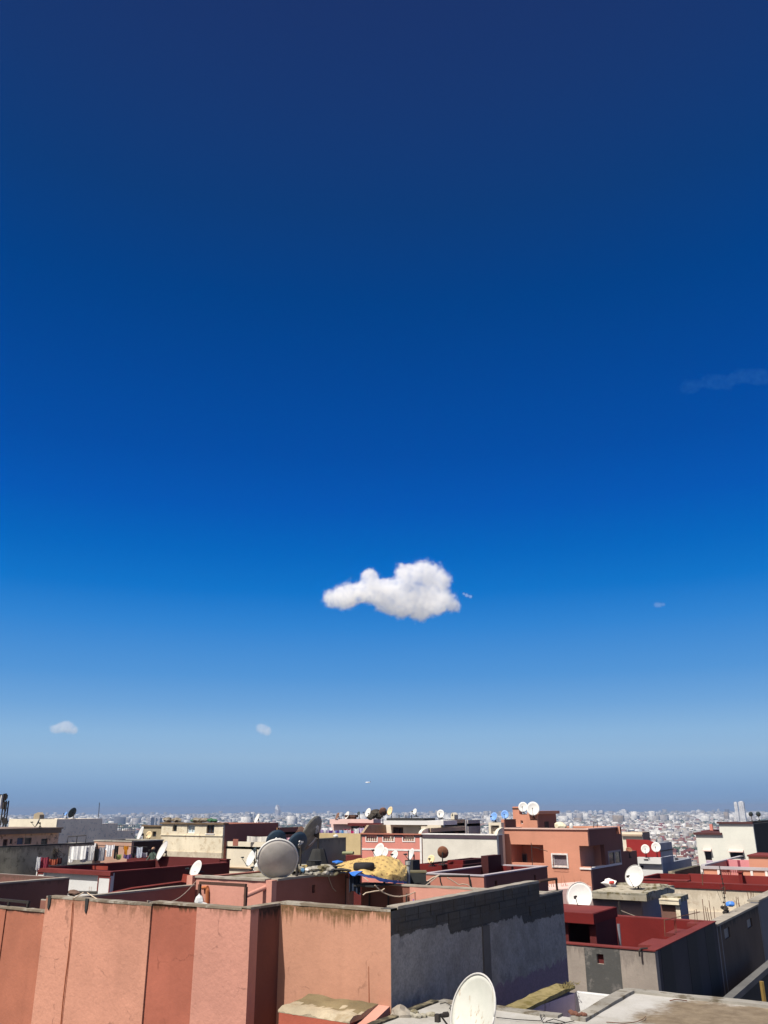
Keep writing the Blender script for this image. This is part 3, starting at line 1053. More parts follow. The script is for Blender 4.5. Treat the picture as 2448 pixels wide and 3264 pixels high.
# ---------------------------------------------------------------- satellite dishes
def dish(label, px, py, r, d, n=(-0.58, 0.46, 0.67), front='dish_white', back=None, foot=None, arm=True, oval=1.08, group='satellite dishes on the roofs',
         mast=True, block=None, roll=0.0, mark=None, dep=0.13, rim=None):
    """Dish: dished shell with a rim, feed arm with its receiver, mast and foot. n is the facing in (right, up, towards camera);
    foot is the height its mast stands on."""
    c = P(px, py, r)
    nn = (RT * n[0] + Vector((0, 0, n[1])) - FW * n[2]).normalized()
    upv = Vector((0, 0, 1))
    u = upv.cross(nn).normalized()               # sideways in the dish plane
    v = nn.cross(u).normalized()                 # upwards in the dish plane
    if roll:
        u, v = u * cos(roll) + v * sin(roll), v * cos(roll) - u * sin(roll)
    d *= 0.94
    R = d / 2
    back = back or ('dish_back' if front in ('dish_white', 'dish_weathered') else front)
    zf = foot if foot is not None else c.z - R * 1.15
    root = thing('satellite_dish', (c.x, c.y, zf), label, 'satellite dish', group)
    big = d / max(r, 1) > 0.02
    ns, nr = (40, 7) if big else (24, 4)
    bm = NB()
    th = 0.012 + 0.008 * R

    def pt(k, q, off):
        a = 2 * pi * k / ns
        return c + u * (R * q * cos(a)) + v * (R * oval * q * sin(a)) + nn * (dep * d * (q * q - 1) + off)
    for off, mi in ((0.0, 0), (-th, 1)):
        ce = bm.verts.new(c + nn * (-dep * d + off))
        rings = [[bm.verts.new(pt(k, (j + 1) / nr, off)) for k in range(ns)] for j in range(nr)]
        for k in range(ns):
            f = (ce, rings[0][k], rings[0][(k + 1) % ns])
            bm.faces.new(f if mi == 0 else f[::-1]).material_index = mi
        for a, b in zip(rings, rings[1:]):
            for k in range(ns):
                f = (a[k], b[k], b[(k + 1) % ns], a[(k + 1) % ns])
                bm.faces.new(f if mi == 0 else f[::-1]).material_index = mi
        if mi == 0:
            rim0 = rings[-1]
        else:
            for k in range(ns):
                bm.faces.new((rim0[k], rings[-1][k], rings[-1][(k + 1) % ns], rim0[(k + 1) % ns])).material_index = mi
    emit('reflector', bm, [M[front], M[back]], root, smooth=True)
    if big:
        bm = NB()
        loop = [c + u * (R * cos(2 * pi * k / ns)) + v * (R * oval * sin(2 * pi * k / ns)) for k in range(ns + 1)]
        tube(bm, loop, (0.026 if rim else 0.012) + 0.004 * R, 5)
        emit('rim', bm, M[rim or back], root, smooth=True)
    if arm:
        a0 = c - v * (R * oval) - nn * 0.02
        a1 = c + nn * (0.62 * d) - v * (0.22 * d)
        bm = NB()
        tube(bm, [a0, a1], max(0.012, 0.014 * d), 5)
        emit('feed_arm', bm, M['dark_iron'], root)
        bm = NB()
        dr = (c - a1).normalized()
        tube(bm, [a1 - dr * 0.03, a1 + dr * 0.05, a1 + dr * 0.052, a1 + dr * 0.12], [0.022, 0.022, 0.034, 0.034], 8)
        if big:
            q = a1 - dr * 0.05
            box(bm, q.x - 0.03, q.x + 0.03, q.y - 0.03, q.y + 0.03, q.z - 0.07, q.z + 0.02)
        emit('receiver', bm, M['dark_iron'] if big else M['dish_dark'], root)
    if mast:
        bk = c - nn * (dep * d + 0.03)
        mp = bk - nn * (0.10 * d + 0.03)
        bm = NB()
        tube(bm, [Vector((mp.x, mp.y, zf)), Vector((mp.x, mp.y, mp.z + 0.12 * d))], 0.022 + 0.008 * d, 8)
        emit('mast', bm, M['dark_iron'], root)
        bm = NB()
        tube(bm, [bk + nn * 0.015, mp], 0.03 + 0.02 * d, 6)
        emit('bracket', bm, M['dark_iron'], root)
        bm = NB()
        w = 0.10 + 0.08 * d
        if block:
            bw, bh = block
            tube(bm, [(mp.x, mp.y, zf), (mp.x, mp.y, zf + bh * .3), (mp.x, mp.y, zf + bh * .85), (mp.x, mp.y, zf + bh)], [bw, bw * .85, bw * .6, bw * .5], 9)
        else:
            box(bm, mp.x - w, mp.x + w, mp.y - w, mp.y + w, zf - 0.01, zf + 0.02)
            for sx, sy in ((1, 0), (-1, 0), (0, 1)):
                tube(bm, [(mp.x + sx * w * .9, mp.y + sy * w * .9, zf + 0.02), (mp.x, mp.y, zf + 0.22 * d + 0.05)], 0.012, 4)
        emit('foot', bm, M['tar'] if block else M['dark_iron'], root)
    if mark:
        # painted script on the visible side
        side = 1 if nn.dot(CAMO - c) > 0 else -1
        bm = NB()
        for stroke in mark:
            pts = []
            for (a, b) in stroke:
                q2 = a * a + b * b
                off = 0.006 if side > 0 else -(th + 0.006)
                pts.append(c + u * (R * a * side) + v * (R * oval * b) + nn * (dep * d * (q2 - 1) + off))
            tube(bm, pts, 0.018 * d + 0.005, 4)
        emit('painted_mark', bm, M['white_trim'], root)
    return root


SCRIPT = [[(-.18, .30), (-.10, .38), (-.02, .32), (-.06, .24), (-.14, .22), (-.04, .14), (.0, .06)],
          [(.06, .10), (.08, .24), (.06, .36), (.16, .16), (.24, .34), (.22, .18)], [(-.2, .12), (-.1, .05)]]
SCRIBBLE = [[(-.1, .4), (.0, .52), (.08, .42), (.02, .3)], [(.1, .5), (.2, .3), (.22, .12)], [(-.05, .28), (.05, .12), (.0, -.02)],
            [(.25, -.2), (.1, -.5), (-.05, -.7)], [(.3, -.15), (.16, -.48)]]


# ================================================================ the near building, its neighbours and the roof below the camera
GZ = -0.3
XG, YF1, YF2, XR = -8.03, 11.73, 12.50, -10.36


def ragged_cap(bm, x0, x1, y0, y1, z, seed, h=0.035, step=0.16):
    """A thin uneven mortar cap along a wall top."""
    rg = random.Random(seed)
    step = step * 1.6
    alongx = (x1 - x0) > (y1 - y0)
    L = (x1 - x0) if alongx else (y1 - y0)
    k = max(2, int(L / step))
    rows = []
    for i in range(k + 1):
        t = i / k
        j = [rg.uniform(-.008, .008) for _ in range(2)]
        hz = h * rg.uniform(.45, .75)
        if alongx:
            x = x0 + L * t
            q = [(x, y0 - .008 + j[0], z - .02), (x, y0 - .008 + j[0], z + hz), (x, y1 + .008 + j[1], z + hz), (x, y1 + .008 + j[1], z - .02)]
        else:
            y = y0 + L * t
            q = [(x0 - .008 + j[0], y, z - .02), (x0 - .008 + j[0], y, z + hz), (x1 + .008 + j[1], y, z + hz), (x1 + .008 + j[1], y, z - .02)]
        rows.append([bm.verts.new(p) for p in q])
    for a, b in zip(rows, rows[1:]):
        for i in range(4):
            bm.faces.new((a[i], b[i], b[(i + 1) % 4], a[(i + 1) % 4]))
    bm.faces.new(rows[0])
    bm.faces.new(rows[-1][::-1])


def front_house():
    root = thing('house', (-15, 15, GZ), 'big peach and terracotta panelled house at the lower left with a cinder block side', 'house')
    t = 0.2
    xs = {p: LX(p, YF1, z) for p, z in ((16, 12.05), (141, 12.06), (484, 12.34), (628, 12.37))}
    xs[148] = LX(148, YF1, 12.33)
    pan = [(-27.0, xs[16] - 0.012, 0.03, 12.03, 'terracotta_old', None), (xs[16] + 0.012, xs[148] - 0.001, 0.045, 12.06, 'terracotta_old', 'rough terracotta wall panel lower than the rest'),
           (xs[148], xs[484] - 0.014, 0.0, 12.34, 'peach', 'widest pale peach wall panel'), (xs[484] + 0.014, xs[628] - 0.001, 0.02, 12.36, 'terracotta', 'dark terracotta wall panel'),
           (xs[628], XR, 0.0, 12.40, 'peach_right', None)]
    for a, b, off, z, m, lb in pan:
        bm = NB()
        # rough plaster edge: the face is a fine grid with a slightly uneven surface
        y = YF1 + off
        box(bm, a, b, y, YF1 + t, GZ, z)
        o = emit('wall_panel', bm, M[m], root)
        if lb:
            o['label'] = lb
    # dark gap strips between panels
    bm = NB()
    box(bm, xs[484] - 0.013, xs[484] + 0.013, YF1 + 0.06, YF1 + t - 0.01, GZ, 12.33)
    box(bm, xs[16] - 0.011, xs[16] + 0.011, YF1 + 0.09, YF1 + t - 0.01, GZ, 12.02)
    emit('joint', bm, M['dark_wood'], root)
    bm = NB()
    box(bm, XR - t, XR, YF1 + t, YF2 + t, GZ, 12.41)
    o = emit('return_wall', bm, plaster('terracotta_shaded', (0.165, 0.068, 0.05), 0.15, top=12.41, streak=1.0, stain=(0.03, 0.022, 0.018), drip=0.5), root)  # terracotta darkened: the shade on this wall is put into its colour
    bm = NB()
    box(bm, XR, XG - 0.003, YF2, YF2 + t, GZ, 12.43)
    emit('wall_panel', bm, M['peach_bright'], root)
    # side wall
    ya = LY(1717, XG, 12.46)
    yb = LY(1793, XG, 12.16)
    bm = NB()
    box(bm, XG - t, XG, YF2 + 0.004, ya, GZ, 12.45)
    box(bm, XG - t, XG, ya, yb, GZ, 12.17)
    emit('side_wall', bm, M['block_and_render'], root)
    bm = NB()
    yc = LY(1538, XG, 11.5), LY(1560, XG, 11.5)
    box(bm, XG + 0.001, XG + 0.025, yc[0], yc[1], GZ, 11.86)
    emit('column', bm, plaster('dark_concrete', (0.11, 0.10, 0.095), 0.25), root)
    # protruding block courses with broken lower edge: single blocks laid in relief
    rg = random.Random(4)
    bm = NB()
    for row in range(4):
        z = 12.43 - 0.205 * (row + 1)
        y = YF2 + 0.02 + (0.21 if row % 2 else 0)
        while y < yb - 0.45:
            top = z + 0.19
            lim = 12.0 if y < 14.4 else (11.82 if y < 17.6 else 11.68)
            if z > lim and (y + 0.4 < ya or top < 12.15):
                if rg.random() < 0.93:
                    d = rg.uniform(0.006, 0.022)
                    box(bm, XG + 0.001, XG + d, y + 0.008, y + 0.402, z + 0.006, top)
            y += 0.42
    emit('block_courses', bm, M['block_and_render'], root)
    # caps
    bm = NB()
    ragged_cap(bm, -27, xs[148], YF1 + 0.03, YF1 + t, 12.055, 1, 0.03)
    ragged_cap(bm, xs[148], xs[484], YF1, YF1 + t, 12.335, 2, 0.03)
    ragged_cap(bm, xs[484], XR - t, YF1, YF1 + t, 12.385, 3, 0.025)
    ragged_cap(bm, XR - t, XR, YF1 + 0.0, YF2 + t, 12.405, 4, 0.03)
    ragged_cap(bm, XR, XG, YF2, YF2 + t, 12.425, 5, 0.035)
    emit('cap', bm, plaster('stained_cap', (0.19, 0.155, 0.115), 0.3, patch=.4, patchc=(.33, .3, .25)), root)
    bm = NB()
    ragged_cap(bm, XG - t, XG, YF2 + t, ya, 12.445, 6, 0.045)
    ragged_cap(bm, XG - t, XG, ya, yb, 12.165, 7, 0.03)
    emit('cap', bm, M['mortar_cap'], root)
    # roof inside
    bm = NB()
    box(bm, -14.25, XG - t, YF2 + t, 20.25, 11.1, 11.25)
    box(bm, -27, -14.25, YF1 + t, 13.8, 11.1, 11.25)
    emit('roof', bm, M['old_roof'], root)
    # dark drain slots hanging from the top edge
    for px, w, pt, pb in ((160, 6, 2859, 2900), (279, 7, 2866, 2912)):
        a = PY(px, pt, YF1)
        zt, zb = 12.36, LZ(pb, a.x, YF1)
        bm = NB()
        prism_dir(bm, [(a.x - .045, YF1 - .022, zt), (a.x + .05, YF1 - .022, zt), (a.x + .045, YF1 - .022, zt - .16), (a.x + .012, YF1 - .022, zb), (a.x - .025, YF1 - .022, zb + .04)], (0, 0.02, 0))
        emit('drain_flap', bm, M['tar'], root)
    bm = NB()
    a, b = PY(1175, 3080, YF2 - .001), PY(1177, 3214, YF2 - .001)
    prism_dir(bm, [(a.x - .004, YF2 - .003, a.z), (a.x + .006, YF2 - .003, a.z), (b.x + .012, YF2 - .003, b.z), (b.x - .01, YF2 - .003, b.z)], (0, .0025, 0))
    emit('crack_strip', bm, flat('crack_strip', (.22, .07, .035), .9), root)  # brown strip laid on the panel for a crack
    # low crumbling block in front of the brightest panel
    bx0, bx1 = LX(892, YF1, 11.0), LX(1110, YF1, 11.0)
    r2 = thing('ledge', ((bx0 + bx1) / 2, 12.1, GZ), 'small dark red block with a crumbling yellowish ledge below the bright peach panel', 'ledge')
    bm = NB()
    box(bm, bx0, bx1, YF1 - 0.02, YF2 - 0.002, GZ, 10.94)
    emit('block', bm, plaster('ledge_red', (0.36, 0.095, 0.06), 0.12), r2)
    bm = NB()
    rgx = random.Random(8)
    nx, ny = 26, 8
    vg = []
    for j in range(ny + 1):
        row = []
        for i in range(nx + 1):
            x = bx0 - 0.02 + (bx1 - bx0 + 0.06) * i / nx
            y = YF1 - 0.02 + (YF2 - YF1 + 0.015) * j / ny
            z = 11.0 + 0.07 * (j / ny) + mnoise.noise(Vector((x * 5, y * 5, 2))) * 0.035
            if j == 0:
                z -= 0.03 + rgx.random() * 0.02
            row.append(bm.verts.new((x, y, z)))
        vg.append(row)
    for j in range(ny):
        for i in range(nx):
            f = bm.faces.new((vg[j][i], vg[j][i + 1], vg[j + 1][i + 1], vg[j + 1][i]))
            f.material_index = 1 if j + mnoise.noise(Vector((i * .35, j * .6, 4))) * 2.2 > 3.2 else 0
    low = [[bm.verts.new((v.co.x, v.co.y, 10.942)) for v in row] for row in (vg[0], vg[-1])]
    for i in range(nx):
        bm.faces.new((vg[0][i], low[0][i], low[0][i + 1], vg[0][i + 1]))
    left = [bm.verts.new((row[0].co.x, row[0].co.y, 10.942)) for row in vg]
    right = [bm.verts.new((row[-1].co.x, row[-1].co.y, 10.942)) for row in vg]
    for j in range(ny):
        bm.faces.new((vg[j][0], vg[j + 1][0], left[j + 1], left[j]))
        bm.faces.new((vg[j][-1], right[j], right[j + 1], vg[j + 1][-1]))
    m = plaster('ledge_mortar', (0.37, 0.315, 0.225), 0.3, patch=0.3, patchc=(0.28, 0.22, 0.14), bump=0.6)
    emit('ledge_top', bm, [m, plaster('ledge_moss', (0.19, 0.15, 0.085), .35, bump=.6)], r2)
    bm = NB()
    prism_dir(bm, [(bx1 + 0.045, YF1 - 0.1, GZ), (bx1 + 0.045, YF1 - 0.1, 10.86), (bx1 + 0.045, YF1 + 0.3, 10.93), (bx1 + 0.045, YF2 - 0.003, 11.06), (bx1 + 0.045, YF2 - 0.003, GZ)], (XG - 0.07 - bx1, 0, 0))
    emit('fillet', bm, M['pink'], r2)
    # cable down the wide panel
    bm = NB()
    pts = [(236, 2863), (231, 2880), (228, 2930), (222, 3000), (216, 3060), (208, 3120), (200, 3190), (193, 3264), (188, 3330)]
    tube(bm, [PY(a, b, YF1 - 0.012) for a, b in pts], 0.0075, 4)
    tube(bm, [PY(a + 3 + (b % 7) * .3, b, YF1 - 0.010) for a, b in pts[1:]], 0.005, 4)
    tag(emit('cable', bm, flat('painted_cable', (0.40, 0.14, 0.07), 0.8)), 'thin painted cable running down the widest peach wall panel', 'cable')
    # cable over the wall top to the dish beyond
    bm = NB()
    a, b = PY(265, 2845, YF1 + 0.1), PY(312, 2868, YF1 + 0.1)
    tube(bm, [PY(236, 2863, YF1 - .012), a, PY(278, 2846, YF1 + .3), b, PY(330, 2872, YF1 + .15)], 0.012, 4)
    tag(emit('cable', bm, M['cable']), 'pale stiff cable kinked over the top edge of the wide peach panel', 'cable')


def near_roof():
    zt = 11.0
    root = thing('house', (0, 9, GZ), 'house under the pale grey concrete roof in the foreground, brown damp stain at right', 'house')
    XA, YA, XN, YB = -7.80, 13.56, -5.40, 15.97
    poly = [(XA, 3.0), (9, 3.0), (9, YB), (XN, YB), (XN, YA), (XA, YA)]
    bm = NB()
    prism(bm, poly, zt - 0.22, zt)
    emit('roof', bm, M['near_roof'], root)
    bm = NB()
    w = 0.16
    box(bm, XA + 0.05, XA + 0.09 + w, 3.2, YA - w, GZ, zt - 0.221)
    box(bm, XA + 0.05, XN - 0.05, YA - w, YA - 0.04, GZ, zt - 0.221)
    box(bm, XN - 0.05, XN + w, YA - 0.04 - w, YB - w, GZ, zt - 0.221)
    box(bm, XN - 0.05, 8.9, YB - w, YB - 0.04, GZ, zt - 0.221)
    box(bm, 8.7, 8.9, 3.2, YB - w, GZ, zt - 0.221)
    emit('wall', bm, M['lime_white'], root)
    bm = NB()
    ragged_cap(bm, XA - 0.02, XA + 0.10, 3.0, YA - 0.16, zt, 21, 0.05, 0.12)
    o = emit('edge_strip', bm, plaster('black_moss', (0.06, 0.055, 0.04), 0.4, patch=0.4, patchc=(0.2, 0.17, 0.11)), root)
    bm = NB()
    ragged_cap(bm, XA + 0.10, XN - 0.22, YA - 0.16, YA + 0.02, zt, 22, 0.05, 0.15)
    ragged_cap(bm, XN - 0.02, XN + 0.2, YA - 0.16, YB - 0.2, zt, 23, 0.07, 0.2)
    ragged_cap(bm, XN - 0.02, 9.0, YB - 0.2, YB + 0.02, zt, 24, 0.06, 0.3)
    emit('curb', bm, plaster('curb_cement', (0.27, 0.255, 0.225), 0.25, patch=0.35, patchc=(0.12, 0.10, 0.07)), root)
    # rust-red stub and rubble at the inner corner of the light well
    bm = NB()
    rg = random.Random(3)
    c = PZ(1842, 3246, zt)
    for i in range(7):
        lump(bm, (c.x + rg.uniform(-.12, .12), c.y + rg.uniform(-.1, .05), zt + 0.07), .05, .04, .03, i, sub=1)
    tag(emit('rubble', bm, plaster('rust_rubble', (0.15, 0.07, 0.05), 0.4)), 'small heap of rust brown rubble on the near roof corner by the light well', 'rubble')
    # light well behind: lilac left wall with a mossy yellow ledge, white back wall
    r2 = thing('light_well', (-5.9, 15, 9.0), 'light well by the near roof with a lilac left wall and white back wall', 'light well')
    xw = -6.35
    bm = NB()
    prism_dir(bm, [(xw, YA + 0.03, 9.0), (xw, 15.99, 9.0), (xw, 15.99, 10.86), (xw, YA + 0.03, 10.96)], (-0.18, 0, 0))
    emit('lilac_wall', bm, M['lavender'], r2)
    bm = NB()
    box(bm, xw + 0.002, 9.0, YB + 0.022, YB + 0.16, GZ, 10.87)
    emit('white_wall', bm, M['lime_white'], r2)
    bm = NB()
    ragged_cap(bm, xw - 0.34, xw + 0.01, YA + 0.06, 15.99, 10.95, 31, 0.06, 0.1)
    emit('ledge', bm, plaster('moss_ledge', (0.22, 0.18, 0.085), 0.35, patch=0.5, patchc=(0.13, 0.105, 0.035), bump=0.6), r2)
    bm = NB()
    box(bm, XG + 0.002, xw - 0.182, YA + 0.03, 16.3, 10.1, 10.45)
    emit('gutter_floor', bm, M['old_roof'], r2)
    rg = random.Random(9)
    bm = NB()
    for i in range(60):
        y = rg.uniform(15.55, 16.05)
        x = xw + rg.uniform(-.14, .1)
        p = Vector((x, y, 11.0))
        tube(bm, [p, p + Vector((rg.uniform(-.06, .06), rg.uniform(-.05, .05), rg.uniform(.015, .05)))], [0.008, 0.002], 3)
    tag(emit('dry_grass', bm, flat('dry_grass', (0.17, 0.14, 0.06), 0.9)), 'dry grass tufts on the mossy ledge', 'grass', kind='stuff')
    # loose wires on the roof
    for k, (lab, pts, m, rr) in enumerate((
            ('tangled black wire lying along the front edge of the near roof', [(1582, 3243), (1650, 3250), (1722, 3254), (1735, 3236), (1726, 3226), (1722, 3240), (1730, 3258), (1790, 3262), (1830, 3254)], 'black_cable', .006),
            ('second wire loop lying by the light well corner', [(1740, 3256), (1765, 3248), (1800, 3258), (1786, 3266), (1750, 3258)], 'black_cable', .006),
            ('curved thin rust red wire lying on the open roof', [(1933, 3258), (1990, 3262), (2030, 3257), (2052, 3247), (2058, 3240)], 'rusty_iron', .006),
            ('short curved wire by the far curb of the near roof', [(2135, 3190), (2150, 3186), (2170, 3187), (2190, 3190)], 'rusty_iron', .008),
            ('wire curling from dish foot toward the dark roof edge', [(1402, 3200), (1420, 3196), (1440, 3206), (1432, 3214), (1450, 3222), (1462, 3240)], 'black_cable', .007))):
        bm = NB()
        tube(bm, [PZ(a, b, 11.02 + .01 * (i % 2)) for i, (a, b) in enumerate(pts)], rr, 4)
        tag(emit('wire', bm, M[m]), lab, 'wire')
    bm = NB()
    c = PZ(1345, 3240, 11.0)
    for i in range(6):
        lump(bm, (c.x + rg.uniform(-.2, .15), c.y + rg.uniform(-.12, .12), 11.02), .09, .07, .04, i + 30, sub=1)
    tag(emit('rubble', bm, M['mossy']), 'brown lumps of broken cement beside the dark roof edge', 'rubble')
    bm = NB()
    c = PZ(1257, 3240, 11.0)
    lump(bm, (c.x + .05, c.y + .1, 11.0), .17, .13, .12, 77, amp=.35, sub=3)
    tag(emit('mortar_lump', bm, M['mortar_cap']), 'grey lump of mortar at the foot of the wall corner', 'mortar')
    dish('large weathered white dish with rust runs standing on the near roof', 1507, 3222, 12.6, .89, n=(-0.76, 0.36, 0.54), front='dish_weathered', foot=11.0)


def striped_house():
    """Grey striped house with the red walled terrace, its stairhouse and the dark neighbours along the lane."""
    m, n, l, b = nodes('striped_side')
    # real painted bands on the side wall are separate strips below; this is the ground colour
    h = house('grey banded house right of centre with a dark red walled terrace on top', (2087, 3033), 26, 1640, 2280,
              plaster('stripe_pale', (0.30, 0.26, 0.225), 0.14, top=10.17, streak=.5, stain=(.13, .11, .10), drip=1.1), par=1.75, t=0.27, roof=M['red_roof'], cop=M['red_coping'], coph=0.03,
              side=plaster('stripe_shaded', (0.055, 0.052, 0.058), 0.12), fh=[(1901, 3040, 1926, 3074)])  # side ground colour darkened for the shade on that wall
    # terrace side of the parapets is red
    bm = NB()
    z0, z1 = h.zr + 0.002, h.z - 0.002
    t = h.t
    box(bm, h.x0 + t + .002, h.x1 - t - .03, h.y1 - t - .03, h.y1 - t - .002, z0, z1)
    box(bm, h.x1 - t - .028, h.x1 - t - .002, h.y0 + t + .03, h.y1 - t - .002, z0, z1)
    box(bm, h.x0 + t + .002, h.x1 - t - .002, h.y0 + t + .002, h.y0 + t + .028, z0, z1)
    emit('terrace_wall', bm, M['red_wall'], h.root)
    # darker painted band on the front
    a, b2 = LX(1861, h.y0, h.z), LX(1974, h.y0, h.z)
    bm = NB()
    hz = h.fh[0]
    face_boxes(bm, 'Y', h.y0 - 0.006, h.y0 - 0.002, a, b2, h.z0, h.z - 0.005, [hz])
    emit('dark_band', bm, plaster('stripe_dark', (0.075, 0.075, 0.072), 0.12, patch=0.1, patchc=(0.16, 0.15, 0.14)), h.root)
    bm = NB()
    box(bm, hz[0], hz[1], h.y0 + .1, h.y0 + .13, hz[2], hz[3])
    emit('window', bm, M['dark_red'], h.root)
    # bands on the side wall, darkened like its ground for the shade
    for i, (p0, p1) in enumerate(((2108, 2143), (2191, 2220), (2248, 2274))):
        ya, yb = LY(p0, h.x1, 9.9), LY(p1, h.x1, 9.9)
        bm = NB()
        box(bm, h.x1 + 0.002, h.x1 + 0.008, ya, yb, h.z0, h.z - 0.01)
        emit('black_band', bm, flat('band_black', (0.02, 0.02, 0.022), 0.8), h.root)
    # ledge pieces put the sunlit stretches of the right coping into the shape
    bm = NB()
    for p0, p1, w in ((2118, 2160, .5), (2196, 2226, .45), (2262, 2280, .5)):
        ya, yb = LY(p0, h.x1, h.z), LY(p1, h.x1, h.z)
        box(bm, h.x1 - t - w, h.x1 - t - .032, ya, yb, h.z - .10, h.z + .006)
    emit('ledge', bm, M['red_coping'], h.root)
    # rods and a leaning rail on the parapet
    bm = NB()
    for px in (2152, 2156, 2216, 2223):
        y = LY(px, h.x1 - .5, h.z)
        tube(bm, [(h.x1 - .5, y, h.z - .08), (h.x1 - .5 + .02, y, h.z + .42)], 0.011, 4)
    y0_, y1_ = LY(2120, h.x1 - .55, h.z), LY(2240, h.x1 - .3, h.z)
    tube(bm, [(h.x1 - .55, y0_, h.z), (h.x1 - .55, y0_ + .1, h.z + .45), (h.x1 - .35, y1_, h.z + .35)], 0.013, 4)
    tag(emit('rail', bm, M['rusty_iron']), 'thin rusty rail and rods on the red parapet of the banded house', 'rail')
    # gargoyle pipe at the corner
    bm = NB()
    c = Vector((h.x1 - .35, h.y0, h.z))
    tube(bm, [c + Vector((0.12, .1, .05)), c + Vector((-.02, -.05, .05)), c + Vector((-.05, -.12, .0)), c + Vector((-.05, -.13, -.14))], 0.028, 6)
    emit('spout', bm, M['dark_iron'], h.root)
    # stairhouse
    sz = 10.95
    x1 = LX(1891, 0, 0) if False else None
    c = PZ(1891, 2914, sz)
    xr, yf = c.x, c.y
    far = LY(1966, xr, sz)
    r2 = thing('stairhouse', (xr - 1, yf + 1, h.zr), 'dark red stairhouse with a wide dark opening on the banded house terrace', 'stairhouse')
    xl = xr - 2.3
    zb = h.zr
    op0 = LX(1812, yf + .25, 10.3)
    op1 = LX(1880, yf + .25, 10.3)
    bm = NB()
    face_boxes(bm, 'Y', yf + .25, yf + .4, xl, xr - .05, zb, sz - .28, [(op0, op1, zb + .62, sz - .28)])
    box(bm, xr - .2, xr - .05, yf + .4, far - .05, zb, sz - .28)
    box(bm, xl, xr - .2, far - .2, far - .05, zb, sz - .28)
    box(bm, xl, xl + .15, yf + .4, far - .2, zb, sz - .28)
    emit('wall', bm, M['dark_red'], r2)
    bm = NB()
    box(bm, xl - .1, xr, yf, far, sz - .279, sz)
    emit('roof_slab', bm, M['red_wall'], r2)
    bm = NB()
    box(bm, xl - .06, xr - .04, yf + .04, far - .04, sz + .001, sz + .012)
    emit('roof_skin', bm, M['red_coping'], r2)
    bm = NB()
    tube(bm, [PX(1971, 2945, xr + .12), PX(1977, 3020, xr + .12)], 0.05, 8)
    tag(emit('drainpipe', bm, flat('grey_pipe', (0.2, 0.2, 0.22), 0.5)), 'grey drainpipe standing beside the stairhouse in the red terrace', 'pipe')
    dish('white dish with faded red lettering on the dark red stairhouse roof', 1847, 2857, 30.2, 0.9, n=(-0.40, 0.40, 0.82), foot=sz + .012)
    return h


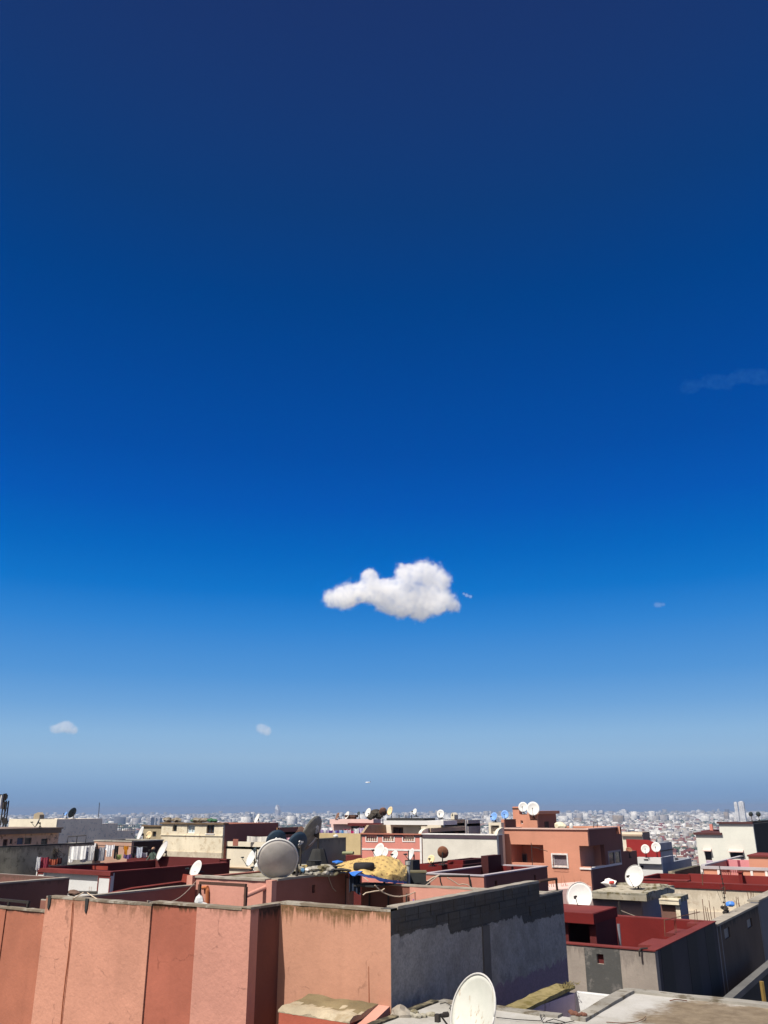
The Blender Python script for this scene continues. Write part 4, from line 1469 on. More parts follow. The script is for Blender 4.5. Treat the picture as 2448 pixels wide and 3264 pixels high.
def lane_houses(h):
    """Dark houses that continue the banded house's side along the lane."""
    x1 = h.x1
    z = 10.02
    y2 = LY(2416, x1, z)
    r = thing('house', (x1 - 1.5, (h.y1 + y2) / 2, GZ), 'dark brown walled house with two small pale slots, beyond the banded house', 'house')
    bm = NB()
    zs = []
    for a, b, c, d in ((1848 + 1282 * .3617, 1848 + 1318 * .3617, 2664 + 800 * .3617, 2664 + 918 * .3617), (1848 + 1482 * .3617, 1848 + 1513 * .3617, 2664 + 722 * .3617, 2664 + 822 * .3617)):
        p, q = PX(a, d, x1), PX(b, c, x1)
        zs.append((p.y, q.y, p.z, q.z))
    face_boxes(bm, 'X', x1 - .3, x1, h.y1 + .01, y2, GZ, z, zs)
    box(bm, x1 - 1.2, x1 - .302, h.y1 + .01, h.y1 + .3, GZ, z - 1.2)
    box(bm, x1 - 1.2, x1 - .302, y2 - .3, y2, GZ, z - 1.2)
    emit('wall', bm, plaster('lane_brown', (0.10, 0.075, 0.06), 0.15, top=z, streak=.9, stain=(.03, .03, .03), drip=.6), r)
    for a in zs:
        bm = NB()
        box(bm, x1 - .1, x1 - .06, a[0], a[1], a[2], a[3])
        emit('window', bm, flat('slot_grey', (0.16, 0.17, 0.19), 0.5), r)
    for ya in (h.y1 + .05, h.y1 + .55, y2 - .12):
        bm = NB()
        box(bm, x1 + .001, x1 + .012, ya, ya + .09, GZ, z - .02)
        emit('trim', bm, plaster('lane_trim', (0.20, 0.20, 0.22), 0.1), r)
    bm = NB()
    box(bm, x1 - .42, x1 + .05, h.y1 + .02, y2, z + .001, z + .07)
    emit('coping', bm, M['mortar_cap'], r)
    y3 = y2 + 24
    r = thing('house', (x1 - 1.5, y2 + 3, GZ), 'slate dark house wall at the right edge with a pale coping, last in the lane', 'house')
    bm = NB()
    box(bm, x1 - .3, x1 + .02, y2 + .01, y3, GZ, z + .12)
    box(bm, x1 - 3, x1 - .3, y3 - .3, y3, GZ, z - 1.2)
    emit('wall', bm, plaster('lane_slate', (0.14, 0.145, 0.165), 0.12), r)
    bm = NB()
    box(bm, x1 - .42, x1 + .06, y2 + .02, y3, z + .121, z + .19)
    emit('coping', bm, M['mortar_cap'], r)
    # low ledge in front
    xe = -6.9
    a, b = PX(2333, 3177, xe), PX(2448, 3098, xe)
    r = thing('low_house', (xe, (a.y + b.y) / 2, GZ), 'low grey roof edge in deep shade at the lower right corner', 'low house')
    bm = NB()
    box(bm, xe - .2, xe + .001, a.y - .4, b.y + 2, GZ, a.z - .18)
    emit('wall', bm, M['tar'], r)  # near black put in for the deep shade below the ledge
    bm = NB()
    box(bm, xe - .22, xe + .06, a.y - .4, b.y + 2, a.z - .179, a.z)
    emit('ledge', bm, plaster('ledge_shaded', (.12, .118, .115), .2), r)  # concrete darkened: the ledge's shade is in the colour
    bm = NB()
    box(bm, x1 + .02, xe - .201, a.y - .4, b.y + 2, a.z - 1.2, a.z - 1.1)
    emit('yard_floor', bm, M['tar'], r)  # floor colour carries the same black shade
    bm = NB()
    p, q = P(2427, 3128, 24.5), P(2436, 3190, 24.5)
    tube(bm, [p, Vector((p.x, p.y, GZ))], 0.06, 6)
    tag(emit('post', bm, flat('yellow_post_shaded', (0.20, 0.13, 0.035), 0.7)), 'yellow post in the dark gap at the right edge', 'post')  # yellow darkened for the shadow the post stands in
    # rebar bundles on the lane house top
    for lab, col, zz_, hh, base in (('bundle of bare rebar rods behind the red terrace corner', (2247, 2256, 2262, 2268, 2278), 0, (70, 48, 44, 66, 46), 2936),
                                    ('pair of bare rebar rods in front of the cream wall', (2349, 2355, 2358), 0, (48, 48, 44), 2906),
                                    ('cluster of rebar rods near the right end of the cream wall', (2388, 2393, 2399, 2402), 0, (44, 46, 44, 46), 2886)):
        rg = random.Random(lab)
        root = thing('rebar', (x1 - .6, LY(col[0], x1 - .6, z), z - .1), lab, 'rebar', 'bare rebar rods on the right hand roofs')
        for cx_, k in zip(col, hh):
            bm = NB()
            yb = LY(cx_, x1 - .6, z)
            p = Vector((x1 - .6, yb, z - .1))
            zt = LZ(base - k, p.x, p.y)
            tube(bm, [p, Vector((p.x + rg.uniform(-.04, .04), p.y + rg.uniform(-.03, .03), zt))], 0.014, 4)
            emit('rod', bm, M['rusty_iron'], root)

    # coiled aerial mast
    bm = NB()
    rg = random.Random(6)
    yb = LY(2316, x1 - .4, z)
    p = Vector((x1 - .4, yb, z))
    tube(bm, [p, p + Vector((.02, 0, 1.15)), p + Vector((-.03, .0, 1.75))], 0.017, 5)
    for i in range(9):
        q = p + Vector((rg.uniform(-.05, .05), rg.uniform(-.05, .05), .1 + i * .17))
        lump(bm, q, .05, .05, .035, i, sub=1)
    for i in range(6):
        lump(bm, p + Vector((rg.uniform(-.16, .1), rg.uniform(-.12, .12), rg.uniform(.05, .3))), .09, .08, .07, i, sub=1)
    tube(bm, [p + Vector((-.25, 0, .9)), p, p + Vector((-.12, .1, 1.1))], 0.008, 3)
    tag(emit('aerial_mast', bm, M['dark_iron']), 'knotted dark aerial mast wrapped in cable before the cream wall', 'aerial')
    bm = NB()
    c = P(2328, 2882, 42)
    lump(bm, c, .2, .12, .12, 5, amp=.4)
    tag(emit('plastic_bag', bm, flat('bag_blue', (0.06, 0.20, 0.62), 0.4)), 'crumpled blue plastic bag on the ledge of the cream wall', 'bag')


# ================================================================ middle distance, left to right
def poly_tube(label, pts, r, rad, mat, name='pipe', cat='pipe', group=None):
    """Pipe or cable through photo pixels at given depths (one depth or one per point)."""
    bm = NB()
    rr = r if isinstance(r, (list, tuple)) else [r] * len(pts)
    tube(bm, [P(a, b, q) for (a, b), q in zip(pts, rr)], rad, 6)
    return tag(emit(name, bm, M[mat]), label, cat, group)


def clothes_mat(name, c):
    return flat('cloth_' + name, c, 0.9, var=0.12, scale=9)


def cloth(label, px0, py0, px1, py1, r, mat, kind='sheet', name='laundry', cat='laundry', group=None, lean=0.0, seed=1, mat2=None):
    """A hung cloth between photo pixels (left top, right bottom): a waved thin shell with its own outline."""
    a, b = P(px0, py0, r), P(px1, py0, r)
    lowz = P((px0 + px1) / 2, py1, r).z
    rg = random.Random(seed * 13 + int(px0))
    nx, ny = 12, 8
    bm = NB()
    H = a.z - lowz
    out = {'sheet': lambda t: (0, 1), 'shirt': lambda t: (0, 1) if t < .42 else (.2, .8), 'trousers': lambda t: (.1, .9) if t < .35 else (.12, .88),
           'wedge': lambda t: (0, 1 - .6 * t)}[kind]
    rows = []
    ph = rg.uniform(0, 6)
    for j in range(ny + 1):
        t = j / ny
        l, q = out(t)
        row = []
        for i in range(nx + 1):
            s = l + (q - l) * i / nx
            p = a.lerp(b, s)
            w = 0.035 * sin(s * 11 + ph) * (0.3 + t) + 0.02 * sin(s * 23 + 2 * ph)
            sag = 0.04 * sin(pi * s)
            row.append(Vector((p.x, p.y, p.z - H * t * (1 - lean * s) - sag)) - FW * w)
        rows.append(row)
    th = FW * 0.012
    f = [[bm.verts.new(p) for p in row] for row in rows]
    g = [[bm.verts.new(p + th) for p in row] for row in rows]
    gap = (nx // 2) if kind == 'trousers' else None
    for j in range(ny):
        for i in range(nx):
            if gap is not None and j > 3 and i == gap:
                continue
            bm.faces.new((f[j][i], f[j][i + 1], f[j + 1][i + 1], f[j + 1][i]))
            bm.faces.new((g[j][i], g[j + 1][i], g[j + 1][i + 1], g[j][i + 1]))
    edge = [(0, i) for i in range(nx + 1)] + [(j, nx) for j in range(1, ny + 1)] + [(ny, i) for i in range(nx - 1, -1, -1)] + [(j, 0) for j in range(ny - 1, 0, -1)]
    for k in range(len(edge)):
        (j0, i0), (j1, i1) = edge[k], edge[(k + 1) % len(edge)]
        bm.faces.new((f[j0][i0], g[j0][i0], g[j1][i1], f[j1][i1]))
    return tag(emit(name, bm, mat), label, cat, group)


def pink_house():
    """Pink house behind the near wall, its rubble-strewn roof with the big dishes and the patterned cover beside it."""
    h = house('pink house with a rubble strewn roof just behind the near peach wall', (867, 2807), 22, 626, 1112, M['pink'], par=0.04, t=0.18, roof=M['mossy'],
              side=M['brown_red'], sh=[(995, 2821, 1005, 2846)])
    # raised back slab and broken edge
    bm = NB()
    ragged_cap(bm, h.x0 - .04, h.x1 - .2, h.y0 - .03, h.y0 + .2, h.z, 41, 0.05, .12)
    ragged_cap(bm, h.x1 - .2, h.x1 + .02, h.y0 + .2, h.y1, h.z, 42, 0.05, .12)
    emit('roof_edge', bm, M['mortar_cap'], h.root)
    bm = NB()
    zz = h.z
    prism_dir(bm, [(h.x0 - .1, h.y1 - .9, zz + .0), (h.x0 - .1, h.y1 + .2, zz + .0), (h.x0 - .1, h.y1 + .2, zz + .12), (h.x0 - .1, h.y1 - .9, zz + .1)], (1.9, 0, 0.05))
    emit('slab', bm, M['mossy'], h.root)
    # pilaster at the far corner of the side
    bm = NB()
    ya = LY(1097, h.x1 + .12, h.z)
    box(bm, h.x1 + .001, h.x1 + .085, h.y1 - .12, h.y1 + .12, GZ, h.z - .14)
    emit('pilaster', bm, M['pink'], h.root)
    bm = NB()
    box(bm, h.x0 - .22, h.x0 - .02, h.y0 - .12, h.y0 + .25, h.z - .22, h.z + .03)
    emit('corner_block', bm, M['pink'], h.root)
    # rubble
    rg = random.Random(12)
    for i in range(36):
        bm = NB()
        px, py = rg.choice([(1015, 2762), (1030, 2770), (1045, 2765), (1000, 2775), (1050, 2778), (965, 2785), (980, 2772)])
        c = P(px + rg.uniform(-22, 22), py + rg.uniform(-8, 8), 23.5)
        s = rg.uniform(.08, .2)
        lump(bm, (c.x, c.y, h.z + s * .35 + (0.12 if i % 4 == 0 else 0)), s, s * .8, s * .45, i, amp=.5, sub=2)
        tag(emit('rubble', bm, M['mossy' if i % 3 else 'concrete']), 'broken stone or brick lump in the rubble heap on the pink house roof', 'rubble', 'rubble on the pink house roof')
    for i, (lab, col, pts) in enumerate((('yellow plank lying in the roof rubble behind the big grey dish', (0.55, 0.38, 0.10), [(955, 2764), (990, 2760)]),
                                         ('second yellow plank on the roof rubble, nearer the grey dish', (0.5, 0.36, 0.12), [(948, 2771), (982, 2767)]))):
        bm = NB()
        a, b = P(*pts[0], 24), P(*pts[1], 24)
        d = (b - a).normalized()
        s = Vector((0, 0, 1)).cross(d) * .07
        prism_dir(bm, [a - s, a + s, b + s, b - s], (0, 0, .03))
        tag(emit('plank', bm, flat('plank_yellow%s' % 'ab'[i], col, 0.8)), lab, 'plank')
    bm = NB()
    lump(bm, P(965, 2774, 23.4), .06, .05, .05, 3, amp=.4)
    tag(emit('rag', bm, clothes_mat('blue_rag', (0.07, 0.16, 0.28))), 'blue rag in the rubble right of the big grey dish', 'rag')
    bm = NB()
    lump(bm, P(978, 2773, 23.4), .06, .05, .04, 4, amp=.4)
    tag(emit('rag', bm, clothes_mat('white_rag', (0.65, 0.62, 0.58))), 'white rag in the rubble right of the blue rag', 'rag')
    bm = NB()
    c = P(1076, 2748, 25)
    lump(bm, c, .17, .14, .05, 6, amp=.3)
    tag(emit('tarpaulin', bm, flat('tarp_blue', (0.03, 0.14, 0.50), 0.45)), 'folded bright blue tarpaulin on the rubble left of the yellow cover', 'tarpaulin')
    # black bins around the dish post
    for lab, px, py, w, hh in (('black rubber bucket right of the big grey dish', 1000, 2758, .2, .34), ('black box on the rubble beside the stones', 1050, 2778, .22, .2)):
        c = P(px, py, 24)
        bm = NB()
        tube(bm, [(c.x, c.y, h.z + .0), (c.x, c.y, h.z + hh * .9), (c.x, c.y, h.z + hh)], [w * .8, w, w * 1.06], 12)
        tag(emit('bucket', bm, M['tar']), lab, 'bucket')
    # big dishes
    dish('biggest dish, round grey back towards us with a white lit rim', 885, 2738, 22.4, 1.06, n=(-0.12, 0.42, -0.90), front='dish_white', back='dish_grey', foot=h.z, arm=False, oval=1.02, mast=False, dep=0.11, rim='dish_white')
    p = P(947, 2760, 22.9)
    bm = NB()
    tube(bm, [(p.x, p.y, h.z), (p.x, p.y, P(947, 2716, 22.9).z)], .035, 8)
    tag(emit('post', bm, M['dark_iron']), 'dark iron post standing right beside the big grey dish', 'post')
    dish('dark blue dish with white script right behind the big grey dish', 946, 2694, 24, .68, n=(-0.62, 0.35, -0.72), front='dish_blue_dark', foot=h.z, arm=False, mark=[[(q[0] + .1, q[1] + .05) for q in s] for s in SCRIPT], oval=1.1)
    dish('dark blue dish top with white script peeping over the big grey dish', 880, 2679, 25, .62, n=(-0.45, 0.35, -0.80), front='dish_blue_dark', foot=h.z, arm=False, mark=[[(q[0] * 1.1 - .02, q[1]) for q in s] for s in SCRIPT], oval=1.0)
    dish('tall tilted dull grey dish scrawled with white paint on a black post', 992, 2654, 26.5, 1.0, n=(-0.84, 0.42, -0.42), front='dish_dull', foot=12.36, arm=False, mark=SCRIBBLE, oval=1.08, block=(.36, .52))
    # pipe, stain, frame, small pipe
    bm = NB()
    p0 = PY(846, 2829, h.y0 + .02)
    tube(bm, [p0, p0 + Vector((-.12, -.62, -.16))], 0.055, 12)
    o = tag(emit('pipe', bm, M['pink'], smooth=False), 'pink drain pipe sticking out of the pink house front wall', 'pipe')
    fr = [(636, 2880), (637, 2820), (785, 2815), (780, 2890)]
    bm = NB()
    yq = h.y0 - 1.1
    pp = [PY(a, b, yq) for a, b in fr]
    zt = (pp[1].z + pp[2].z) / 2
    xa, xb = pp[1].x, pp[2].x
    root = thing('frame', ((xa + xb) / 2, yq, 11.25), 'dark brown square iron goal frame standing before the pink house', 'frame')
    box(bm, xa, xb, yq - .03, yq + .03, zt - .035, zt + .03)
    emit('crossbar', bm, M['dark_wood'], root)
    for x in (xa, xb):
        bm = NB()
        box(bm, x - .03, x + .03, yq - .03, yq + .03, 11.25, zt - .036)
        emit('post', bm, M['dark_wood'], root)
    bm = NB()
    tube(bm, [PY(645, 2830, h.y0 - .05), PY(661, 2828, h.y0 - .05), PY(661, 2838, h.y0 - .05), PY(660, 2890, h.y0 - .05)], 0.045, 8)
    tag(emit('pipe', bm, plaster('pipe_orange', (0.40, 0.14, 0.06), 0.1)), 'rust orange bent pipe on the pink wall inside the iron frame', 'pipe')
    # bag / rags at the frame's foot
    rg = random.Random(31)
    bm = NB()
    lump(bm, PY(633, 2873, yq - .2), .10, .08, .16, 1, amp=.5)
    lump(bm, PY(648, 2886, yq - .25), .2, .10, .05, 2, amp=.4)
    tag(emit('plastic_bag', bm, clothes_mat('bag_grey', (0.58, 0.60, 0.60))), 'crumpled pale grey plastic bag at the foot of the iron frame', 'bag')
    # cable swooping down from the pink house corner to the near wall
    a, b = PY(625, 2808, h.y0 - .1), PY(470, 2872, YF1 + .1)
    bm = NB()
    tube(bm, [a + (b - a) * (i / 10) + Vector((0, 0, -.22 * sin(pi * i / 10))) for i in range(11)], 0.012, 4)
    tag(emit('cable', bm, M['cable']), 'pale cable hanging from the pink house corner down to the peach wall', 'cable')
    bm = NB()
    tube(bm, [PX(1020, 2780, h.x1 + .05), PX(1045, 2788, h.x1 + .05), PX(1052, 2810, h.x1 + .03), PX(1060, 2830, h.x1 + .02), PX(1071, 2841, h.x1 + .02)], 0.012, 4)
    tag(emit('rope', bm, M['cable']), 'frayed pale rope hanging over the shaded side of the pink house', 'rope')
    return h


def tarp_yard(h):
    """The yard right of the pink house: back wall, sagging yellow patterned cover on a frame, tyre, tank and cables."""
    y = 20.32
    r = thing('wall', (-12, y, GZ), 'long peach yard wall behind the cinder block wall, its left half coloured as if shaded', 'wall')
    bm = NB()
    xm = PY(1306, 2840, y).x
    box(bm, xm, -8.3, y, y + .18, GZ, 12.07)
    emit('masonry', bm, M['pink'], r)
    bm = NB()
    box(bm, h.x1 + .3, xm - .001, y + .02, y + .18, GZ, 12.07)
    o = emit('masonry', bm, plaster('yard_shaded', (.20, .085, .062), .15), r)  # dark brown stands in for the shade under the cover
    o['label'] = 'left stretch of the yard wall, shade painted in dark brown'
    bm = NB()
    ragged_cap(bm, h.x1 + .3, -8.3, y, y + .18, 12.07, 51, .03, .2)
    emit('cap', bm, M['mortar_cap'], r)
    # cover: grid from photo outline
    m, n, l, b = nodes('patterned_cover')
    tc = n.new('ShaderNodeTexCoord')
    ob = tc.outputs['UV']
    vo = n.new('ShaderNodeTexVoronoi')
    vo.inputs['Scale'].default_value = 1.0
    vo.inputs['Randomness'].default_value = 0.0
    vo.distance = 'MANHATTAN'
    mp = n.new('ShaderNodeMapping')
    mp.inputs['Scale'].default_value = (11, 9, 1)
    mp.inputs['Rotation'].default_value = (0, 0, 0.6)
    l.new(ob, mp.inputs[0])
    l.new(mp.outputs[0], vo.inputs['Vector'])
    wv = n.new('ShaderNodeTexWave')
    wv.inputs['Scale'].default_value = 16
    wv.inputs['Distortion'].default_value = 3
    l.new(ob, wv.inputs['Vector'])
    base = mixc(n, l, mapr(n, l, wv.outputs['Fac'], .3, .7, 0, .5), (0.50, 0.355, 0.13), (0.36, 0.235, 0.07))
    colr = mixc(n, l, mapr(n, l, vo.outputs['Distance'], .20, .25, 1.0, 0.0), base, (0.22, 0.125, 0.05))
    l.new(colr, b.inputs['Base Color'])
    b.inputs['Roughness'].default_value = 0.9
    rows = [  # far edge to near hanging edge: photo pixels with depth
        [(1058, 2764, 25.6), (1100, 2745, 25.8), (1150, 2735, 26.0), (1190, 2730, 26.1), (1225, 2727, 26.2), (1250, 2732, 26.2), (1270, 2742, 26.0), (1284, 2752, 25.8), (1296, 2760, 25.6)],
        [(1060, 2766, 24.9), (1105, 2754, 25.2), (1152, 2745, 25.4), (1192, 2740, 25.4), (1226, 2737, 25.4), (1252, 2741, 25.4), (1272, 2748, 25.3), (1286, 2758, 25.2), (1297, 2766, 25.2)],
        [(1070, 2770, 24.4), (1115, 2764, 24.5), (1156, 2758, 24.6), (1194, 2754, 24.6), (1227, 2752, 24.6), (1253, 2754, 24.6), (1273, 2760, 24.6), (1287, 2768, 24.7), (1297, 2775, 24.8)],
        [(1090, 2775, 24.0), (1125, 2773, 23.9), (1160, 2771, 23.9), (1196, 2769, 23.9), (1227, 2769, 23.9), (1253, 2771, 24.0), (1273, 2775, 24.1), (1287, 2780, 24.3), (1297, 2787, 24.5)],
        [(1110, 2779, 23.7), (1135, 2779, 23.6), (1164, 2780, 23.5), (1197, 2783, 23.5), (1226, 2786, 23.6), (1252, 2789, 23.7), (1272, 2791, 23.9), (1286, 2794, 24.1), (1297, 2799, 24.4)],
        [(1120, 2781, 23.6), (1142, 2783, 23.5), (1170, 2788, 23.4), (1199, 2794, 23.45), (1226, 2801, 23.55), (1251, 2806, 23.7), (1271, 2808, 23.9), (1285, 2809, 24.1), (1296, 2810, 24.35)],
    ]
    bm = NB()
    uvl = bm.loops.layers.uv.new('UVMap')

    def interp(tab, s, t):
        j = min(int(t * (len(tab) - 1)), len(tab) - 2)
        ft = t * (len(tab) - 1) - j
        i = min(int(s * (len(tab[0]) - 1)), len(tab[0]) - 2)
        fs = s * (len(tab[0]) - 1) - i
        v = [Vector(tab[j + b_][i + a_]) for b_ in (0, 1) for a_ in (0, 1)]
        q = (v[0] * (1 - fs) + v[1] * fs) * (1 - ft) + (v[2] * (1 - fs) + v[3] * fs) * ft
        return P(q.x, q.y, q.z)
    nx, ny = 40, 26
    gr = []
    for j in range(ny + 1):
        row = []
        for i in range(nx + 1):
            s, t = i / nx, j / ny
            p = interp(rows, s, t)
            p.z += 0.05 * mnoise.noise(Vector((s * 7, t * 6, 1))) + .03 * mnoise.noise(Vector((s * 19, t * 14, 5))) + .02 * sin(s * 34 + t * 9 + 3 * mnoise.noise(Vector((s * 5, t * 5, 9)))) * (.3 + t)
            row.append((bm.verts.new(p), (s, t)))
        gr.append(row)
    under = [[bm.verts.new(v.co + Vector((0, 0, -.02)) - FW * -.02) for v, _ in row] for row in gr]
    for j in range(ny):
        for i in range(nx):
            q = [gr[j][i], gr[j][i + 1], gr[j + 1][i + 1], gr[j + 1][i]]
            f = bm.faces.new([v for v, _ in q])
            for lp, (_, uv) in zip(f.loops, q):
                lp[uvl].uv = uv
            f.smooth = True
            f2 = bm.faces.new([under[j][i], under[j + 1][i], under[j + 1][i + 1], under[j][i + 1]])
            f2.material_index = 1
    c = P(1190, 2770, 24.5)
    root = thing('cover', (c.x, c.y, 11.25), 'yellow cover with brown diamond pattern sagging over a blue sheet, tyre on top', 'cover')
    emit('patterned_sheet', bm, [m, flat('sheet_blue', (0.03, 0.07, 0.26), 0.6)], root)
    # blue fringe along the hanging edge
    bm = NB()
    ed = [interp(rows, i / 30, 1.0) for i in range(31)]
    for i in range(30):
        a, b2 = ed[i], ed[i + 1]
        q = -FW * .03
        hgt = .05 + .035 * sin(pi * i / 30)
        v = [a + q, b2 + q, b2 + q + Vector((0, 0, -hgt * (.8 + .4 * mnoise.noise(b2 * 9)))), a + q + Vector((0, 0, -hgt * (.8 + .4 * mnoise.noise(a * 9))))]
        prism_dir(bm, v, FW * .02)
    emit('blue_fringe', bm, flat('sheet_blue', (0.03, 0.07, 0.26), 0.6), root)
    # what carries it: poles and battens
    for px, py, rr in ((1100, 2790, 24.6), (1292, 2800, 25.0), (1225, 2770, 25.4)):
        bm = NB()
        p = P(px, py, rr)
        tube(bm, [(p.x, p.y, 11.25), (p.x, p.y, p.z)], .035, 6)
        emit('pole', bm, M['dark_wood'], root)
    # dark curtain under it and a blue tarp corner
    bm = NB()
    p, q = P(1113, 2784, 23.9), P(1150, 2846, 23.9)
    a = [(p.x, p.y), (P(1150, 2784, 23.9).x, P(1150, 2784, 23.9).y)]
    nn = 14
    fr = []
    for i in range(nn + 1):
        s = i / nn
        x, yy = a[0][0] + (a[1][0] - a[0][0]) * s, a[0][1] + (a[1][1] - a[0][1]) * s
        w = -FW * .03 * sin(s * 20)
        fr.append(((x + w.x, yy + w.y, p.z), (x + w.x, yy + w.y, q.z + .05 * sin(s * 5))))
    for u, v in zip(fr, fr[1:]):
        prism_dir(bm, [u[0], v[0], v[1], u[1]], FW * .015)
    tag(emit('curtain', bm, clothes_mat('navy', (0.02, 0.03, 0.055))), 'dark navy curtain hanging under the left end of the yellow cover', 'curtain')
    bm = NB()
    pts = [(1112, 2781, 23.5), (1128, 2777, 23.4), (1155, 2776, 23.3), (1140, 2784, 23.2), (1130, 2792, 23.25), (1122, 2791, 23.3)]
    prism_dir(bm, [P(*q) for q in pts], (0, .03, -.02))
    tag(emit('tarpaulin', bm, flat('tarp_blue', (0.03, 0.14, 0.50), 0.45)), 'bright blue tarpaulin corner hanging below the tyre', 'tarpaulin')
    # board added only to shade the left half of the yard wall
    bm = NB()
    p0, p1 = P(1120, 2792, 24.4), P(1296, 2826, 24.6)
    box(bm, h.x1 + .75, p1.x, y - 1.0, y - .01, 12.08, 12.11)
    tag(emit('shade_board', bm, M['tar']), 'added dark shade-board roof under the yellow cover in the shaded yard', 'shade-board')
    # poles leaning on the wall
    for i, px in enumerate((1176, 1236, 1294)):
        bm = NB()
        a = PY(px, 2848, y - .06)
        tube(bm, [(a.x, a.y, 11.25), (a.x + .02, a.y, a.z)], .025, 5)
        tag(emit('pole', bm, M['dark_iron']), ('leftmost', 'middle', 'rightmost')[i] + ' of three dark poles standing at the shaded yard wall', 'pole', 'poles at the shaded yard wall')
    # tyre lying flat
    c = P(1160, 2763, 24.0)
    bm = NB()
    R_, r_ = .31, .105
    rings = []
    for k in range(28):
        a = 2 * pi * k / 28
        prof = []
        for j in range(10):
            t = 2 * pi * j / 10
            sx = cos(t)
            sz = sin(t)
            px_ = (abs(sx) ** .6) * (1 if sx > 0 else -1) * r_ * .8
            pz_ = (abs(sz) ** .6) * (1 if sz > 0 else -1) * r_
            if 2 < j < 8:
                px_ *= .75
            rr_ = R_ - r_ + px_
            prof.append(bm.verts.new((c.x + rr_ * cos(a), c.y + rr_ * sin(a), c.z + pz_)))
        rings.append(prof)
    for k in range(28):
        for j in range(10):
            bm.faces.new((rings[k][j], rings[(k + 1) % 28][j], rings[(k + 1) % 28][(j + 1) % 10], rings[k][(j + 1) % 10]))
    tag(emit('tyre', bm, flat('rubber', (0.018, 0.018, 0.02), 0.8), smooth=True), 'old black tyre lying on the yellow patterned cover', 'tyre')
    bm = NB()
    a, b2 = P(1055, 2773, 23.6), P(1118, 2775, 23.5)
    d = (b2 - a).normalized()
    tube(bm, [a, a.lerp(b2, .5) + Vector((0, 0, .02)), b2], [.03, .045, .03], 6)
    tag(emit('pole', bm, M['dark_iron']), 'black pole lying beside the tyre on the edge of the pink roof', 'pole')
    # dark water tank box
    bm = NB()
    a, b2 = P(1300, 2783, 25.5), P(1358, 2787, 25.5)
    zb = P(1330, 2812, 25.5).z
    prism_dir(bm, [(a.x, a.y, zb), (b2.x, b2.y, zb), (b2.x, b2.y, a.z), (a.x, a.y, a.z)], FW * .55)
    root = thing('tank', (a.x, a.y, 11.25), 'dark square water tank on a stand right of the yellow cover', 'tank')
    emit('body', bm, flat('tank_dark', (0.035, 0.037, 0.035), 0.7), root)
    bm = NB()
    prism_dir(bm, [(a.x - .03, a.y, a.z + .002), (b2.x + .03, b2.y, a.z + .002), (b2.x + .03, b2.y, a.z + .04), (a.x - .03, a.y, a.z + .04)], FW * .58)
    emit('lid', bm, plaster('lid_moss', (0.17, 0.15, 0.09), 0.3), root)
    bm = NB()
    a2, b3 = P(1298, 2816, 25.3), P(1372, 2818, 25.3)
    prism_dir(bm, [(a2.x, a2.y, zb - .01), (b3.x, b3.y, zb - .01), (b3.x, b3.y, zb - .06), (a2.x, a2.y, zb - .06)], FW * .7)
    prism_dir(bm, [(a2.x + .05, a2.y, zb - .06), (b3.x - .05, b3.y, zb - .06), (b3.x - .05, b3.y, GZ), (a2.x + .05, a2.y, GZ)], FW * .5)
    emit('stand', bm, M['tar'], root)
    # pale chimney pipe, cables
    bm = NB()
    a = P(1301, 2752, 25.0)
    tube(bm, [(a.x, a.y, 12.0), (a.x, a.y, a.z - .05), (a.x, a.y, a.z - .04), (a.x, a.y, a.z + .05)], [.05, .05, .075, .075], 10)
    tag(emit('vent_pipe', bm, flat('vent_grey', (0.30, 0.31, 0.30), .6)), 'short grey vent pipe at the right end of the yellow cover', 'pipe')
    bm = NB()
    a, b2 = P(1195, 2822, 22.6), P(1400, 2789, 24.5)
    tube(bm, [a + (b2 - a) * (i / 14) + Vector((0, 0, -.36 * sin(pi * (i / 14) ** .8))) for i in range(15)], .016, 5)
    tag(emit('hose', bm, M['cable']), 'pale hose sagging across the shaded yard from the tank', 'hose')
    bm = NB()
    tube(bm, [P(1158, 2796, 23.2), P(1174, 2808, 23.1)], .012, 4)
    tag(emit('cable', bm, M['cable']), 'short pale cable end hanging under the tarpaulin corner', 'cable')
    bm = NB()
    tube(bm, [P(1157, 2853, 22.6), P(1166, 2846, 22.6), P(1192, 2841, 22.7), P(1218, 2838, 22.8), P(1226, 2832, 22.8)], .015, 4)
    tag(emit('hose', bm, M['cable']), 'bent hose lying low in the shaded yard', 'hose')
    # white sheet on a table at the wall foot
    a, b2 = PY(1258, 2889, y - .9), PY(1330, 2874, y - .9)
    z_ = 11.62
    root = thing('table', ((a.x + b2.x) / 2, y - .6, 11.25), 'low table under a white sheet at the foot of the sunny yard wall', 'table')
    bm = NB()
    box(bm, a.x, b2.x + .4, y - .95, y - .25, z_, z_ + .04)
    emit('white_sheet', bm, M['lime_white'], root)
    bm = NB()
    box(bm, a.x + .05, b2.x + .3, y - .9, y - .3, 11.25, z_ - .002)
    emit('base', bm, M['dark_wood'], root)
    bm = NB()
    c = PY(1318, 2876, y - .6)
    tube(bm, [(c.x, c.y, z_ + .04), (c.x, c.y, z_ + .14), (c.x, c.y, z_ + .16), (c.x, c.y, z_ + .2)], [.035, .035, .014, .014], 8)
    tag(emit('bottle', bm, flat('bottle_purple', (0.22, 0.12, 0.45), .3)), 'small purple bottle standing on the white sheet', 'bottle')


